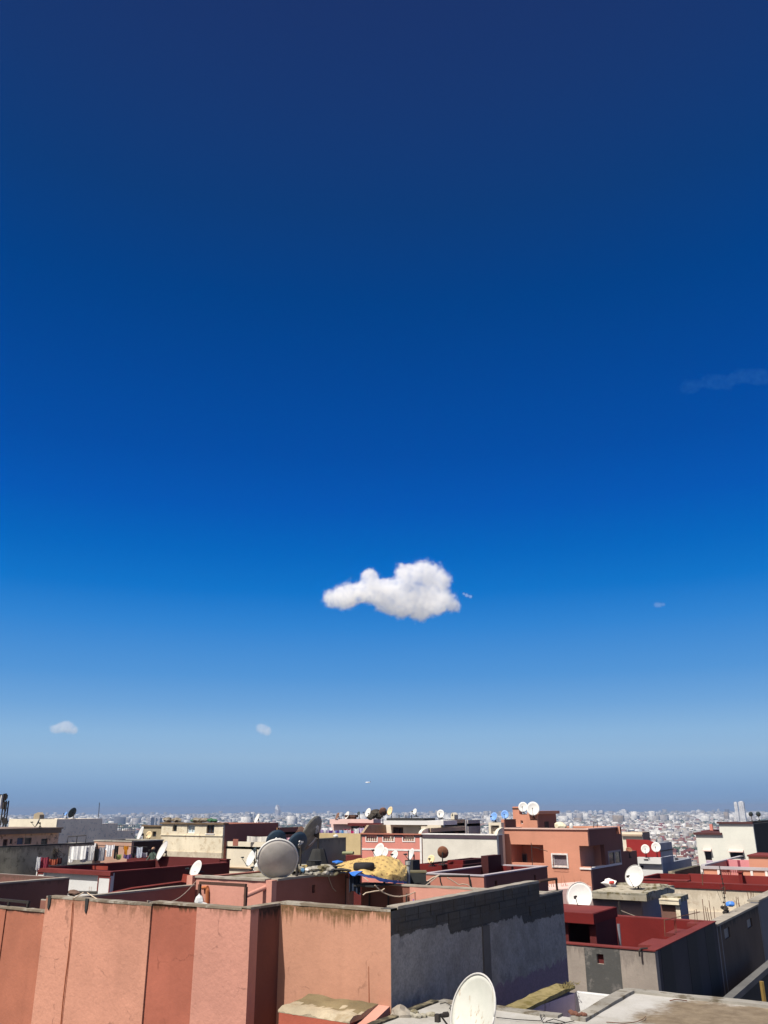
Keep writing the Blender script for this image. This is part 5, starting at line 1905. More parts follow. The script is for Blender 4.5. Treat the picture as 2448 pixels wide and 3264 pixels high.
def left_houses():
    # dark brown house at the left edge
    h = house('dark brown house wall at the left edge behind the near wall', (222, 2798), 22.6, -900, 224, M['brown_red'], par=.9, y1=None, z0=GZ,
              side=plaster('left_brown', (0.20, 0.095, 0.075), .14)) if False else None
    c = P(222, 2798, 22.8)
    r = thing('house', (c.x - 2, c.y - 2, GZ), 'dark brown shaded house wall at the left edge behind the near wall', 'house')
    bm = NB()
    box(bm, c.x - .2, c.x, 12.3, c.y, GZ, c.z)
    box(bm, c.x - 6, c.x - .2, c.y - .2, c.y, GZ, c.z)
    emit('wall', bm, plaster('left_brown', (0.17, 0.085, 0.07), .14, top=c.z, streak=.5, drip=.3), r)
    bm = NB()
    ragged_cap(bm, c.x - .2, c.x, 12.3, c.y, c.z, 61, .025, .3)
    emit('cap', bm, M['mortar_cap'], r)
    bm = NB()
    box(bm, c.x - 6, c.x - .202, 12.3, c.y - .202, c.z - 1.0, c.z - .85)
    emit('roof', bm, M['old_roof'], r)
    # lower brown wall with pale top before it
    a = P(147, 2871, 19.0)
    r = thing('wall', (a.x, 13.2, GZ), 'low brown wall with a pale top behind the leftmost panel', 'wall')
    bm = NB()
    box(bm, a.x - .18, a.x, 12.1, a.y, GZ, a.z)
    emit('masonry', bm, plaster('low_brown', (0.22, 0.10, 0.075), .12), r)
    bm = NB()
    ragged_cap(bm, a.x - .18, a.x, 12.1, a.y, a.z, 62, .03, .2)
    emit('cap', bm, M['mortar_cap'], r)
    # black iron frame
    y = YF1 + .12
    bm = NB()
    root = thing('frame', (PY(50, 2875, y).x, y, 12.05), 'black iron frame standing on the leftmost wall panel', 'frame')
    zt = PY(92, 2875, y).z
    x2 = PY(92, 2875, y).x
    box(bm, x2 - 2.2, x2 + .02, y - .022, y + .022, zt - .03, zt + .02)
    emit('crossbar', bm, M['dark_iron'], root)
    for px in (28, 89):
        x = PY(px, 2880, y).x
        bm = NB()
        box(bm, x - .022, x + .022, y - .02, y + .02, 12.03, zt - .031)
        emit('post', bm, M['dark_iron'], root)
    # side wall of the house behind (between near wall and pink house)
    c = P(625, 2822, 23.3)
    ya = LY(300, c.x, c.z)
    r = thing('house', (c.x - 1.5, c.y - 1.4, GZ), 'brown shaded side wall left of the pink house, pale worn top edge', 'house')
    bm = NB()
    box(bm, c.x - .18, c.x, ya - 1.2, c.y - .02, GZ, c.z)
    box(bm, c.x - 3.0, c.x - .18, ya - 1.2, ya - 1.0, GZ, c.z - .3)
    emit('wall', bm, plaster('side_brown', (0.33, 0.135, 0.10), .1), r)
    bm = NB()
    ragged_cap(bm, c.x - .18, c.x, ya - 1.2, c.y - .02, c.z, 63, .03, .2)
    emit('cap', bm, M['mortar_cap'], r)
    bm = NB()
    ragged_cap(bm, c.x - 3.0, c.x - .182, ya - .998, c.y - .1, c.z - .9, 66, .1, .6)
    emit('roof', bm, M['old_roof'], r)
    # old frame lying on it before the white house
    bm = NB()
    p = [P(183, 2843, 26), P(310, 2845, 26), P(308, 2856, 26), P(222, 2853, 26)]
    tube(bm, [p[0] - Vector((0, 0, .25)), p[0], p[1], p[2]], .04, 5)
    tag(emit('frame', bm, M['dark_iron']), 'old dark bed frame leaning before the white house', 'frame')
    bm = NB()
    lump(bm, P(235, 2846, 25.8), .2, .15, .08, 4, amp=.5)
    lump(bm, P(180, 2852, 24.5), .12, .1, .06, 5, amp=.5)
    tag(emit('rag', bm, clothes_mat('brown_rag', (0.13, 0.08, 0.06))), 'dark rag hanging over the old bed frame', 'rag')
    # white house with red trim
    h = house('white house with dark red trim and a long dark red shaded side', (352, 2783), 38, 117, 724, M['lime_white'], par=.85, t=.22, roof=M['red_roof'],
              cop=M['red_coping'], coph=.06, side=plaster('maroon_side', (0.10, 0.022, 0.02), .12))
    # recessed middle of the front: piers and lintel stand proud
    xs = [LX(q, h.y0 - .1, h.z - .5) for q in (117, 138, 311, 352)]
    bm = NB()
    box(bm, xs[0], xs[3], h.y0 - .17, h.y0 - .002, h.z - .1, h.z + .058)
    emit('red_slab', bm, M['red_coping'], h.root)
    for a, b in ((xs[0], xs[1]), (xs[2], xs[3])):
        bm = NB()
        box(bm, a, b, h.y0 - .13, h.y0 - .003, h.z0, h.z - .102)
        p = emit('pier', bm, M['lime_white'], h.root)
        bm = NB()
        for x in (a + .02, b - .06) if a == xs[2] else (a + .02,):
            box(bm, x, x + .07, h.y0 - .142, h.y0 - .132, h.z0, h.z - .16)
        box(bm, a + .02, b - .02, h.y0 - .143, h.y0 - .133, h.z - .19, h.z - .105)
        emit('red_outline', bm, M['red_coping'], p)
    bm = NB()
    for px in (285, 291):
        p = PY(px, 2828, h.y0 - .01)
        for k in range(4):
            lump(bm, (p.x, h.y0 - .006, p.z - .06 * k), .02, .006, .02, k, sub=1)
    emit('stencil', bm, flat('stencil_brown', (0.3, 0.2, 0.15), .8), h.root)
    # terrace things: inner red wall, red awning board, brown strip of roof behind
    bm = NB()
    box(bm, h.x0 + .25, h.x1 - .25, h.y1 - .27, h.y1 - .225, h.zr + .01, h.z + .25)
    emit('terrace_wall', bm, M['dark_red'], h.root)
    bm = NB()
    a = P(258, 2759, 43)
    b = P(344, 2761, 43)
    prism_dir(bm, [(a.x, a.y, a.z), (b.x, b.y, b.z), (b.x, b.y, b.z - .18), (a.x, a.y, a.z - .14)], FW * .06)
    root = tag(emit('awning_board', bm, plaster('board_red', (0.32, 0.06, 0.04), .15)), 'sunlit red board propped on the white house terrace', 'board')
    bm = NB()
    a, b = P(150, 2774, 41), P(300, 2764, 43)
    prism_dir(bm, [(a.x, a.y, h.z + .06), (b.x, b.y, h.z + .06), (b.x + .1, b.y + .5, h.z + .06), (a.x, a.y + .6, h.z + .06)], (0, 0, .05))
    tag(emit('slab', bm, M['old_roof']), 'flat brown slab lying across the white house terrace', 'slab')
    # back roof of that house rising to the right
    h2 = house('dark red flat roof behind the white house terrace carrying a big white dish', (722, 2742), 44.6, 405, 733, M['dark_red'], par=.12, roof=M['old_roof'], cop=M['red_coping'], coph=.05, y1=None)
    dish('big white dish seen nearly edge-on by the crumbling cream wall', 516, 2711, 46, .98, n=(-.76, .42, .50), foot=h2.z)
    dish('white dish bright against the long dark red wall', 623, 2770, 37, .72, n=(-.62, .42, .66), foot=11.55)
    bm = NB()
    a, b = P(583, 2786, 37), P(607, 2789, 37)
    c_, d_ = P(598, 2814, 37), P(578, 2811, 37)
    prism_dir(bm, [a, b, c_, d_], FW * .05)
    tag(emit('panel', bm, plaster('board_red', (0.32, 0.06, 0.04), .15)), 'tilted sunlit red panel below the dish on the dark wall', 'panel')
    bm = NB()
    p = [P(350, 2848, 37.5), P(420, 2832, 37.6), P(578, 2811, 38), P(600, 2806, 38)]
    tube(bm, p, .05, 5)
    tag(emit('kerb', bm, M['red_coping']), 'low red kerb line along the foot of the dark red wall', 'kerb')
    # orange low wall with dark opening at the left
    h = house('low orange house front at the left edge with a dark wide opening', (170, 2801), 27.5, -60, 176, M['peach_bright'], par=.3, cop=M['concrete'], coph=.04,
              fh=[(21, 2803, 67, 2813)])
    # mossy wall
    c = P(0, 2700, 40)
    r = thing('wall', (c.x, c.y + 2, 5), 'long mossy olive wall at the left with black stains', 'wall')
    yb = LY(301, c.x, c.z)
    ym = LY(222, c.x, c.z)
    bm = NB()
    box(bm, c.x - .25, c.x, c.y - 3, ym, GZ, c.z)
    box(bm, c.x - .25, c.x, ym, yb, c.z - .12, c.z)
    box(bm, c.x - 2, c.x - .25, c.y - 3, c.y - 2.8, GZ, c.z)
    emit('masonry', bm, plaster('mossy_olive', (0.50, 0.43, 0.27), .25, top=c.z, streak=.5, stain=(.08, .075, .045), patch=.25, patchc=(.22, .19, .11), drip=.7), r)
    bm = NB()
    ragged_cap(bm, c.x - .25, c.x, c.y - 3, yb, c.z, 64, .05, .4)
    emit('cap', bm, M['tar'], r)
    rg = random.Random(14)
    bm = NB()
    for i in range(60):
        p = PX(rg.uniform(168, 192), rg.uniform(2700, 2735), c.x + .05)
        tube(bm, [p, p + Vector((.05, rg.uniform(-.15, .15), rg.uniform(-.25, .05)))], [.012, .004], 3)
    tag(emit('dry_vine', bm, flat('dry_vine', (0.10, 0.08, 0.05), .9)), 'dry creeper hanging on the mossy wall', 'plant')
    # brown house with flat slab roof
    c = P(0, 2645, 50)
    y2 = LY(190, c.x, c.z)
    hs = [((53, 2670, 77, 2692), 'dark'), ((77, 2670, 102, 2691), 'dark'), ((130, 2673, 153, 2692), 'dark'), ((8, 2675, 26, 2697), 'door'), ((30, 2674, 41, 2690), 'dark')]
    r = thing('house', (c.x - 2, c.y + 2, GZ), 'brownish house at the left edge with a flat slab roof and dark windows', 'house')
    holes = []
    for q, _ in hs:
        a, b = PX(q[0], q[3], c.x), PX(q[2], q[1], c.x)
        holes.append((a.y, b.y, a.z, b.z))
    bm = NB()
    face_boxes(bm, 'X', c.x - .2, c.x, c.y - 4, y2, GZ, c.z - .25, holes)
    box(bm, c.x - 4, c.x - .2, y2 - .2, y2, GZ, c.z - .25)
    box(bm, c.x - 4, c.x - .2, c.y - 4, c.y - 3.8, GZ, c.z - .25)
    emit('wall', bm, plaster('dusty_brown', (0.66, 0.41, 0.29), .15, patch=.2, patchc=(.16, .11, .08)), r)
    for i, hq in enumerate(holes):
        bm = NB()
        box(bm, c.x - .16, c.x - .1, hq[0] + .002, hq[1] - .002, hq[2] + .002, hq[3] - .002)
        emit('door' if i == 3 else 'window', bm, M['dark_wood'] if i == 3 else (clothes_mat('blind_blue', (.12, .14, .18)) if i == 0 else M['glass']), r)
    bm = NB()
    box(bm, c.x - 4.3, c.x + .35, c.y - 4.2, LY(197, c.x + .35, c.z), c.z - .249, c.z - .02)
    box(bm, c.x - 4.35, c.x + .42, c.y - 4.2, LY(198, c.x + .35, c.z) + .05, c.z - .019, c.z + .06)
    emit('slab_roof', bm, plaster('slab_grey', (0.20, 0.15, 0.12), .2), r)
    dish('dull tan dish seen edge-on above the slab roof house', 119, 2621, 50.5, .55, n=(-.86, .35, .3), front='dish_dull', foot=c.z + .06)
    # cream and grey house behind
    h = house('tall plain house, lit cream front and long grey side, behind the slab roof', (182, 2611), 80, 30, 327, M['cream'], par=.3, side=plaster('plain_grey', (0.86, 0.74, 0.60), .1, patch=.2, patchc=(.4, .38, .36)))
    lo = house('lower grey wing right of the tall grey house, railing on top', (200, 2628), 82, 190, 376, M['cream'], par=.2, side=plaster('plain_grey', (0.86, 0.74, 0.60), .1))
    lo2 = house('lowest grey wing with a black railing in front of the far city', (240, 2652), 84, 230, 432, M['cream'], par=.1, side=plaster('plain_grey', (0.86, 0.74, 0.60), .1))
    bm = NB()
    root = thing('railing', (lo2.x1, (lo2.y0 + lo2.y1) / 2, lo2.z), 'black railing on the lowest grey wing, left of the small olive house', 'railing')
    ya, yb = LY(374, lo2.x1, lo2.z), LY(428, lo2.x1, lo2.z)
    box(bm, lo2.x1 - .06, lo2.x1 - .02, ya, yb, lo2.z + .48, lo2.z + .53)
    emit('top_rail', bm, M['dark_iron'], root)
    for i in range(9):
        bm = NB()
        y = ya + (yb - ya) * i / 8
        box(bm, lo2.x1 - .055, lo2.x1 - .025, y - .02, y + .02, lo2.z, lo2.z + .479)
        emit('bar', bm, M['dark_iron'], root)
    # scraps on the cream roof
    bm = NB()
    a = P(117, 2602, 82)
    prism_dir(bm, [(a.x - .5, a.y, h.z - .2), (a.x + .45, a.y, h.z - .2), (a.x + .4, a.y, a.z + .15), (a.x + .1, a.y, a.z + .35), (a.x - .45, a.y, a.z + .2)], (0, .5, 0))
    tag(emit('chimney', bm, plaster('chimney_tan', (.30, .25, .18), .2)), 'stubby tan chimney on the cream house', 'chimney')
    dish('dark blue grey dish tilted on the roof of the tall grey house', 230, 2590, 82, .95, n=(-.80, .4, -.42), front='dish_dark', foot=h.z, arm=False, roll=0.0)
    dish('tiny pale blue dish left of the dark tilted dish on the grey house', 209, 2594, 84, .4, n=(-.6, .4, .6), front='dish_blue', foot=h.z)
    poly_tube('thin aerial mast on the right end of the grey house roof', [(314, 2606), (316, 2575), (317, 2558)], 84, .03, 'dark_iron', 'aerial_mast', 'aerial')
    # little roof railing frame before the grey house
    bm = NB()
    root = thing('frame', P(245, 2685, 52), 'thin iron clothes frame standing before the grey wall', 'frame')
    a, b, c2 = P(217, 2667, 52), P(275, 2663, 52), P(246, 2665, 52)
    zb = P(245, 2687, 52).z
    tube(bm, [(a.x, a.y, zb), a, b, (b.x, b.y, zb)], .025, 4)
    tube(bm, [c2, (c2.x, c2.y, zb)], .025, 4)
    emit('bars', bm, M['dark_iron'], root)
    bm = NB()
    w0, w1 = P(190, 2687, 51), P(300, 2685, 51)
    prism_dir(bm, [(w0.x, w0.y, zb - .01), (w1.x, w1.y, zb - .01), (w1.x, w1.y, GZ), (w0.x, w0.y, GZ)], FW * 2)
    tag(emit('house', bm, M['concrete']), 'low concrete house top under the thin clothes frame', 'house')
    # telecom mast at the left edge
    c = P(8, 2640, 60)
    root = thing('telecom_mast', (c.x, c.y, 10), 'dark lattice telecom mast crowded with antennas at the left edge', 'mast')
    bm = NB()
    top = P(10, 2552, 60).z
    for dx, dy in ((-.25, -.15), (.25, -.15), (0, .3)):
        tube(bm, [(c.x + dx * 1.2, c.y + dy * 1.2, 5), (c.x + dx * .6, c.y + dy * .6, top)], .045, 5)
    for i in range(14):
        z = 10 + (top - 10) * i / 14
        k = 1.2 - .6 * i / 14
        tube(bm, [(c.x - .25 * k, c.y - .15 * k, z), (c.x + .25 * k, c.y - .15 * k, z + .3)], .02, 4)
        tube(bm, [(c.x + .25 * k, c.y - .15 * k, z), (c.x, c.y + .3 * k, z + .3)], .02, 4)
    emit('lattice', bm, M['dark_iron'], root)
    for px, pt, pb, w, m in ((7, 2535, 2578, .22, 'white_trim'), (2, 2532, 2572, .2, 'dark_iron'), (14, 2530, 2557, .12, 'dark_iron'), (19, 2529, 2552, .1, 'dark_iron'), (23, 2533, 2546, .08, 'dark_iron'),
                             (16, 2557, 2580, .22, 'dark_iron'), (21, 2557, 2570, .08, 'dark_iron'), (18, 2572, 2587, .1, 'dark_iron'), (11, 2604, 2622, .12, 'dark_iron')):
        a, b = P(px, pt, 60), P(px, pb, 60)
        bm = NB()
        box(bm, a.x - w / 2, a.x + w / 2, a.y - w / 2, a.y + w / 2, b.z, a.z)
        tube(bm, [(a.x, a.y, (a.z + b.z) / 2), (c.x, c.y, (a.z + b.z) / 2 - .1)], .03, 4)
        emit('antenna', bm, M[m], root)
    for px, py in ((15, 2614), (17, 2621)):
        q = P(px, py, 59.6)
        bm = NB()
        tube(bm, [q, q + FW * .18], .13, 12)
        tube(bm, [q + FW * .09, Vector((c.x, c.y, q.z))], .03, 4)
        emit('drum_antenna', bm, M['dark_iron'], root)


def laundry_left():
    g = 'laundry hung above the dark red roofs at the left'
    W = clothes_mat('white', (0.74, 0.74, 0.74))
    K = clothes_mat('black', (0.02, 0.02, 0.025))
    Y = clothes_mat('gold', (0.62, 0.28, 0.02))
    PU = clothes_mat('purple', (0.15, 0.10, 0.24))
    R_ = clothes_mat('carpet_red', (0.22, 0.03, 0.05))
    OR = clothes_mat('rust_cloth', (0.32, 0.08, 0.04))
    LB = clothes_mat('pale_blue', (0.55, 0.60, 0.66))
    GN = clothes_mat('lime', (0.36, 0.42, 0.16))
    SK = clothes_mat('grey', (0.40, 0.40, 0.42))
    r = 45
    for lab, a, b, c, d, m, k in (
            ('large white sheet at the left end of the washing line', 225, 2690, 277, 2738, W, 'sheet'),
            ('white sheet bunched over the line beside the big sheet', 262, 2688, 306, 2712, W, 'sheet'),
            ('pale grey sheet hanging behind the white trousers', 276, 2694, 296, 2742, SK, 'sheet'),
            ('white trousers hanging between grey cloth and black cloth', 289, 2694, 305, 2740, W, 'trousers'),
            ('long black cloth right of the white trousers', 303, 2704, 317, 2742, K, 'sheet'),
            ('grey cloth hanging right of the black cloth', 318, 2699, 336, 2742, SK, 'sheet'),
            ('white shirt at the middle of the washing line', 336, 2692, 366, 2728, W, 'shirt'),
            ('black trousers right of the white shirt', 363, 2694, 381, 2735, K, 'trousers'),
            ('lime green small cloth below the black trousers', 370, 2722, 388, 2738, GN, 'sheet'),
            ('golden orange jacket hung on the line', 395, 2695, 410, 2723, Y, 'shirt'),
            ('purple cloth below the golden jacket', 395, 2722, 418, 2735, PU, 'sheet'),
            ('black shirt near the right end of the line', 417, 2718, 436, 2732, K, 'shirt'),
            ('pale blue dress on the dark wall, right end of the line', 436, 2699, 455, 2732, LB, 'sheet'),
            ('dim white cloth between the pale blue dress and the person', 453, 2716, 470, 2731, SK, 'sheet'),
            ('white towel low on the left under the big sheet', 215, 2728, 250, 2747, W, 'wedge'),
            ('white towel low under the trousers', 257, 2728, 277, 2746, W, 'sheet'),
            ('cream blanket lying folded left of the white towel', 197, 2738, 217, 2750, clothes_mat('cream', (.6, .45, .2)), 'sheet')):
        cloth(lab, a, b, c, d, r + (a % 7) * .05, m, k, group=g, seed=a)
    # carpets on the railing of the white house
    cloth('white edged dark red carpet with a flower motif over the parapet', 126, 2731, 156, 2768, 40.5, R_, 'sheet', 'carpet', 'carpet', 'carpets hung on the white house parapet', seed=3)
    cloth('white border strip of the flower carpet', 118, 2730, 131, 2772, 40.4, W, 'sheet', 'carpet', 'carpet', 'carpets hung on the white house parapet', seed=3)
    cloth('rust red rug hung right of the flower carpet', 156, 2737, 184, 2755, 40.6, OR, 'sheet', 'carpet', 'carpet', 'carpets hung on the white house parapet', seed=5)
    cloth('dark maroon rug at the right end of the rugs', 182, 2733, 198, 2752, 40.7, clothes_mat('maroon', (.07, .02, .02)), 'sheet', 'carpet', 'carpet', 'carpets hung on the white house parapet', seed=6)
    bm = NB()
    tube(bm, [P(222, 2690, 45.5), P(330, 2695, 45.5), P(470, 2700, 45.5)], .015, 4)
    tag(emit('washing_line', bm, M['black_cable']), 'washing line carrying the white laundry at the left', 'washing line')
    # dark walls behind the laundry
    bm = NB()
    a, b = P(385, 2684, 52), P(520, 2680, 52)
    h = house('dark walled house behind the right end of the washing line', (420, 2684), 50, 300, 520, plaster('pinkish_old', (.42, .26, .2), .15), par=.15, side=plaster('dark_maroon_wall', (.05, .025, .022), .1), cop=M['concrete'], coph=.06)
    # person by the line
    person()


def person():
    """Small figure bending over the parapet among the laundry."""
    c = P(487, 2736, 47.3)
    top = P(487, 2702, 47.3)
    hgt = 1.62
    zf = top.z - hgt
    root = thing('person', (c.x, c.y, zf), 'person in a grey green top and reddish headscarf by the dark wall', 'person')
    bm = NB()
    x, y = c.x, c.y

    def ring(p, rx, ry, k=10):
        return [bm.verts.new((p[0] + rx * cos(2 * pi * i / k), p[1] + ry * sin(2 * pi * i / k), p[2])) for i in range(k)]

    def loft(secs):
        rs = [ring(*s) for s in secs]
        for a, b in zip(rs, rs[1:]):
            for i in range(10):
                bm.faces.new((a[i], a[(i + 1) % 10], b[(i + 1) % 10], b[i]))
        bm.faces.new(rs[0][::-1])
        bm.faces.new(rs[-1])
    loft([((x, y, zf), .20, .15), ((x, y, zf + .45), .19, .14), ((x, y, zf + .85), .18, .13), ((x, y, zf + 1.0), .155, .11), ((x, y, zf + 1.25), .18, .12), ((x, y, zf + 1.36), .17, .10),
          ((x, y, zf + 1.41), .07, .06), ((x, y - .02, zf + 1.45), .06, .06), ((x, y - .03, zf + 1.50), .075, .09), ((x, y - .03, zf + 1.56), .08, .095), ((x, y - .02, zf + 1.61), .05, .06)])
    emit('body', bm, clothes_mat('dark_green', (.05, .075, .06)), root, smooth=True)
    for s in (-1, 1):
        bm = NB()
        tube(bm, [(x + s * .17, y, zf + 1.32), (x + s * .25, y - .08, zf + 1.08), (x + s * .17, y - .3, zf + .98), (x + s * .15, y - .36, zf + .97)], [.055, .045, .035, .025], 8)
        emit('sleeve', bm, clothes_mat('dark_green', (.05, .075, .06)), root, smooth=True)
        bm = NB()
        h0 = Vector((x + s * .15, y - .36, zf + .97))
        lump(bm, h0 + Vector((0, -.035, 0)), .038, .045, .018, 1, amp=.05, sub=2)
        for i in range(4):
            q = h0 + Vector(((i - 1.5) * .018, -.07, 0))
            tube(bm, [q, q + Vector((0, -.035, -.008)), q + Vector((0, -.055 + abs(i - 1.5) * .006, -.025))], [.009, .008, .006], 5)
        q = h0 + Vector((-s * .035, -.03, 0))
        tube(bm, [q, q + Vector((-s * .02, -.03, -.008)), q + Vector((-s * .018, -.05, -.015))], [.010, .009, .007], 5)
        emit('hand', bm, flat('skin', (.35, .18, .11), .6), root, smooth=True)
    bm = NB()
    lump(bm, (x, y - .055, zf + 1.535), .065, .075, .085, 1, amp=.03, sub=3)
    lump(bm, (x, y - .13, zf + 1.53), .012, .018, .02, 1, amp=.0, sub=1)
    f = emit('face', bm, flat('skin', (.35, .18, .11), .6), root, smooth=True)
    bm = NB()
    lump(bm, (x, y - .01, zf + 1.56), .088, .10, .095, 2, amp=.04, sub=3)
    emit('headscarf', bm, clothes_mat('tan_scarf', (.32, .2, .13)), root, smooth=True)


# ================================================================ middle distance, centre and right
def rdepth(px, py, y):
    return PY(px, py, y).dot(FW)


def centre_houses():
    # crumbling cream house
    c1 = house('crumbling cream house with three small high windows and a red brown side', (712, 2627), 58, 516, 888, M['cream_old'], par=.3, side=M['brown_red'],
               fh=[(551, 2630, 563, 2650), (597, 2630, 620, 2656), (659, 2630, 682, 2657)])
    window(c1, c1.fh[1], frame=M['white_trim'], fw=.06, mull=1, pane=flat('pane_pale', (.42, .52, .55), .2))
    window(c1, c1.fh[2], frame=M['dark_wood'], fw=.05, mull=1, sill=M['white_trim'])
    window(c1, c1.fh[0])
    bm = NB()
    a, b = LZ(2666, c1.x1, c1.y0), LZ(2663, c1.x1, c1.y0)
    box(bm, c1.x0 - .02, c1.x1 + .02, c1.y0 - .05, c1.y0 - .001, a, b)
    emit('string_course', bm, M['cream_old'], c1.root)
    bm = NB()
    box(bm, c1.x0 - .05, c1.x1 + .05, c1.y0 - .06, c1.y0 - .001, LZ(2739, c1.x0, c1.y0) - 3, LZ(2712, c1.x0, c1.y0))
    emit('plinth', bm, plaster('plinth_cream', (.52, .46, .36), .2, patch=.5, patchc=(.4, .34, .26)), c1.root)
    rg = random.Random(2)
    bm = NB()
    ragged_cap(bm, c1.x0 - .1, c1.x1 + .1, c1.y0 - .1, c1.y0 + .4, c1.z, 71, .14, .25)
    emit('eaves', bm, plaster('brown_tiles', (.16, .11, .07), .35), c1.root)
    for i in range(9):
        bm = NB()
        px = (535, 560, 572, 614, 626, 650, 672, 684, 640)[i]
        p = PY(px, 2623, c1.y0 + .3)
        s = rg.uniform(.12, .28)
        lump(bm, (p.x, p.y, c1.z + .14 + s * .4), s * 1.4, s, s * .6, i, amp=.5)
        green = px in (672, 684, 614)
        tag(emit('potted_plant' if green else 'brick_rubble', bm, flat('leaf_green', (.03, .10, .05), .8) if green else M['old_roof']),
            {672: 'left green plant on the crumbling cream house roof', 684: 'right green plant on the crumbling cream house roof', 614: 'dark green plant between the two windows on the cream house roof'}.get(px, 'lump of brick rubble along the roof edge of the crumbling cream house'),
            'plant' if green else 'rubble', None if green else 'rubble on the cream house roof')
    # lower cream wall
    yy = c1.y0 + .4
    c3 = house('long pale cream house front behind the big grey dish', (930, 2686), rdepth(930, 2686, yy), 713, 935, M['cream'], par=.3, fh=[(734, 2767, 803, 2787)])
    bm = NB()
    p = PY(756, 2680, yy)
    box(bm, p.x - .35, p.x + .1, yy - .02, yy + .1, p.z - .3, p.z + .1)
    emit('patch', bm, M['brown_red'], c3.root)
    bm = NB()
    hq = c3.fh[0]
    box(bm, hq[0] + .0, hq[1], yy + .25, yy + .3, hq[2], hq[3])
    emit('window', bm, M['dark_wood'], c3.root)
    bm = NB()
    a, b = PY(726, 2766, yy), PY(806, 2764, yy)
    box(bm, a.x, b.x, yy - .14, yy - .001, a.z, a.z + .06)
    emit('lintel', bm, plaster('lintel_tan', (.4, .28, .18), .2), c3.root)
    cloth('white sheet with faint orange and blue marks over the cream parapet', 788, 2665, 866, 2683, rdepth(800, 2670, yy - .15), clothes_mat('white_orange', (.7, .66, .58)), 'sheet', 'sheet', 'sheet', seed=7)
    cloth('pink and white cloth bundled right of the big grey dish top', 895, 2668, 930, 2680, 46, clothes_mat('pinkish_white', (.62, .35, .42)), 'wedge', 'cloth', 'cloth', seed=8)
    # small olive house left of it
    c2 = house('small olive house with one dark window left of the crumbling cream house', (518, 2634), 63, 458, 530, M['yellow_render'] if False else plaster('olive_lit', (.36, .30, .20), .2, patch=.3, patchc=(.25, .2, .13)), par=.2,
               fh=[(487, 2650, 497, 2667)])
    window(c2, c2.fh[0])
    bm = NB()
    ragged_cap(bm, c2.x0 - .1, c2.x1 + .1, c2.y0 - .1, c2.y0 + .3, c2.z, 72, .12, .3)
    emit('eaves', bm, plaster('brown_tiles', (.16, .11, .07), .35), c2.root)
    dish('large tilted white dish, half brown in shadow, beside the small olive house', 446, 2657, 60, .95, n=(-.80, .34, .48), foot=10.6)
    dish('small cream dish facing us on the small olive house front', 474, 2661, 61.5, .50, n=(-.3, .3, .9), front='dish_cream', foot=10.8)
    # second red brown wall
    house('red brown wall with a lit narrow edge right of the crumbling cream house', (886, 2638), 60, 881, 951, M['brown_red'], par=.3, front=M['peach_bright'])
    bm = NB()
    lump(bm, P(960, 2654, 60), .35, .3, .35, 3, amp=.4)
    tag(emit('rubble', bm, M['dark_wood']), 'dark heap at the right end of the red brown wall', 'heap')
    dish('white dish standing on the red brown wall top', 818, 2609, 76, .82, n=(-.78, .42, .45), foot=12.75)
    dish('bright white dish against the cream wall left of the big grey dish', 799, 2735, 42, .78, n=(-.72, .42, .52), foot=P(808, 2775, 42).z)
    dish('white dish half hidden behind the left rim of the big grey dish', 822, 2766, 27, .42, n=(-.55, .42, .70), foot=12.0)
    dish('dark small dish with cables at the left of the big grey dish', 812, 2708, 42, .22, n=(-.7, .3, .6), front='dish_dark', foot=11.6)
    # olive wall in shade and lit yellow wall
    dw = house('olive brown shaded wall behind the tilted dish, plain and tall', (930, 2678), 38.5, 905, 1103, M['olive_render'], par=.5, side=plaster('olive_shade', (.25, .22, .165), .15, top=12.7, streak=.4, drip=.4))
    yw = house('lit mustard yellow wall below the coloured laundry', (1149, 2658), rdepth(1149, 2658, P(1344, 2662, 46).y - .12), 1000, 1153, M['yellow_render'], par=.4, y1=P(1344, 2662, 46).y + .5)
    bm = NB()
    p = P(1118, 2720, 41)
    tube(bm, [(p.x - .45, p.y, p.z), (p.x + .15, p.y, p.z + .02)], .07, 8)
    tag(emit('roll', bm, plaster('roll_green', (.25, .27, .16), .2)), 'pale green roll lying on the red ledge under the yellow wall', 'roll')
    bm = NB()
    a, b = P(1102, 2727, 40.5), P(1152, 2728, 40.5)
    prism_dir(bm, [(a.x, a.y, 8), (b.x, b.y, 8), (b.x, b.y, b.z), (a.x, a.y, a.z)], FW * .8)
    tag(emit('wall', bm, M['red_coping']), 'low red ledge at the foot of the yellow wall', 'wall')
    bm = NB()
    c = P(1070, 2665, 42)
    lump(bm, (c.x, c.y, c.z), .12, .12, .08, 1, amp=.2)
    tag(emit('bowl', bm, M['dish_white']), 'small white bowl on the yellow wall top', 'bowl')
    # pink house with laundry
    pk = house('pale pink house with a flat pink roof slab behind the coloured laundry', (1162, 2627), 72, 1055, 1175, M['pale_pink'], par=.05, fh=[(1119, 2628, 1140, 2641)], roof=M['pale_pink'])
    window(pk, pk.fh[0])
    bm = NB()
    z1 = LZ(2611, pk.x1, pk.y0)
    box(bm, LX(1051, pk.y0 - .5, z1), LX(1190, pk.y0 - .5, z1), pk.y0 - .5, pk.y1, pk.z + .002, z1)
    emit('roof_slab', bm, M['pale_pink'], pk.root)
    bm = NB()
    box(bm, LX(1108, pk.y0 - .9, z1), LX(1235, pk.y0 - .9, z1), pk.y0 - .9, pk.y0 - .501, pk.z - .12, pk.z + .1)
    emit('porch_slab', bm, M['dark_red'], pk.root)
    for px in (1143, 1160):
        bm = NB()
        x = LX(px, pk.y0 - .7, pk.z)
        box(bm, x - .05, x + .05, pk.y0 - .75, pk.y0 - .65, 8, pk.z - .121)
        emit('post', bm, M['rusty_iron'], pk.root)
    g = 'coloured laundry before the pale pink house'
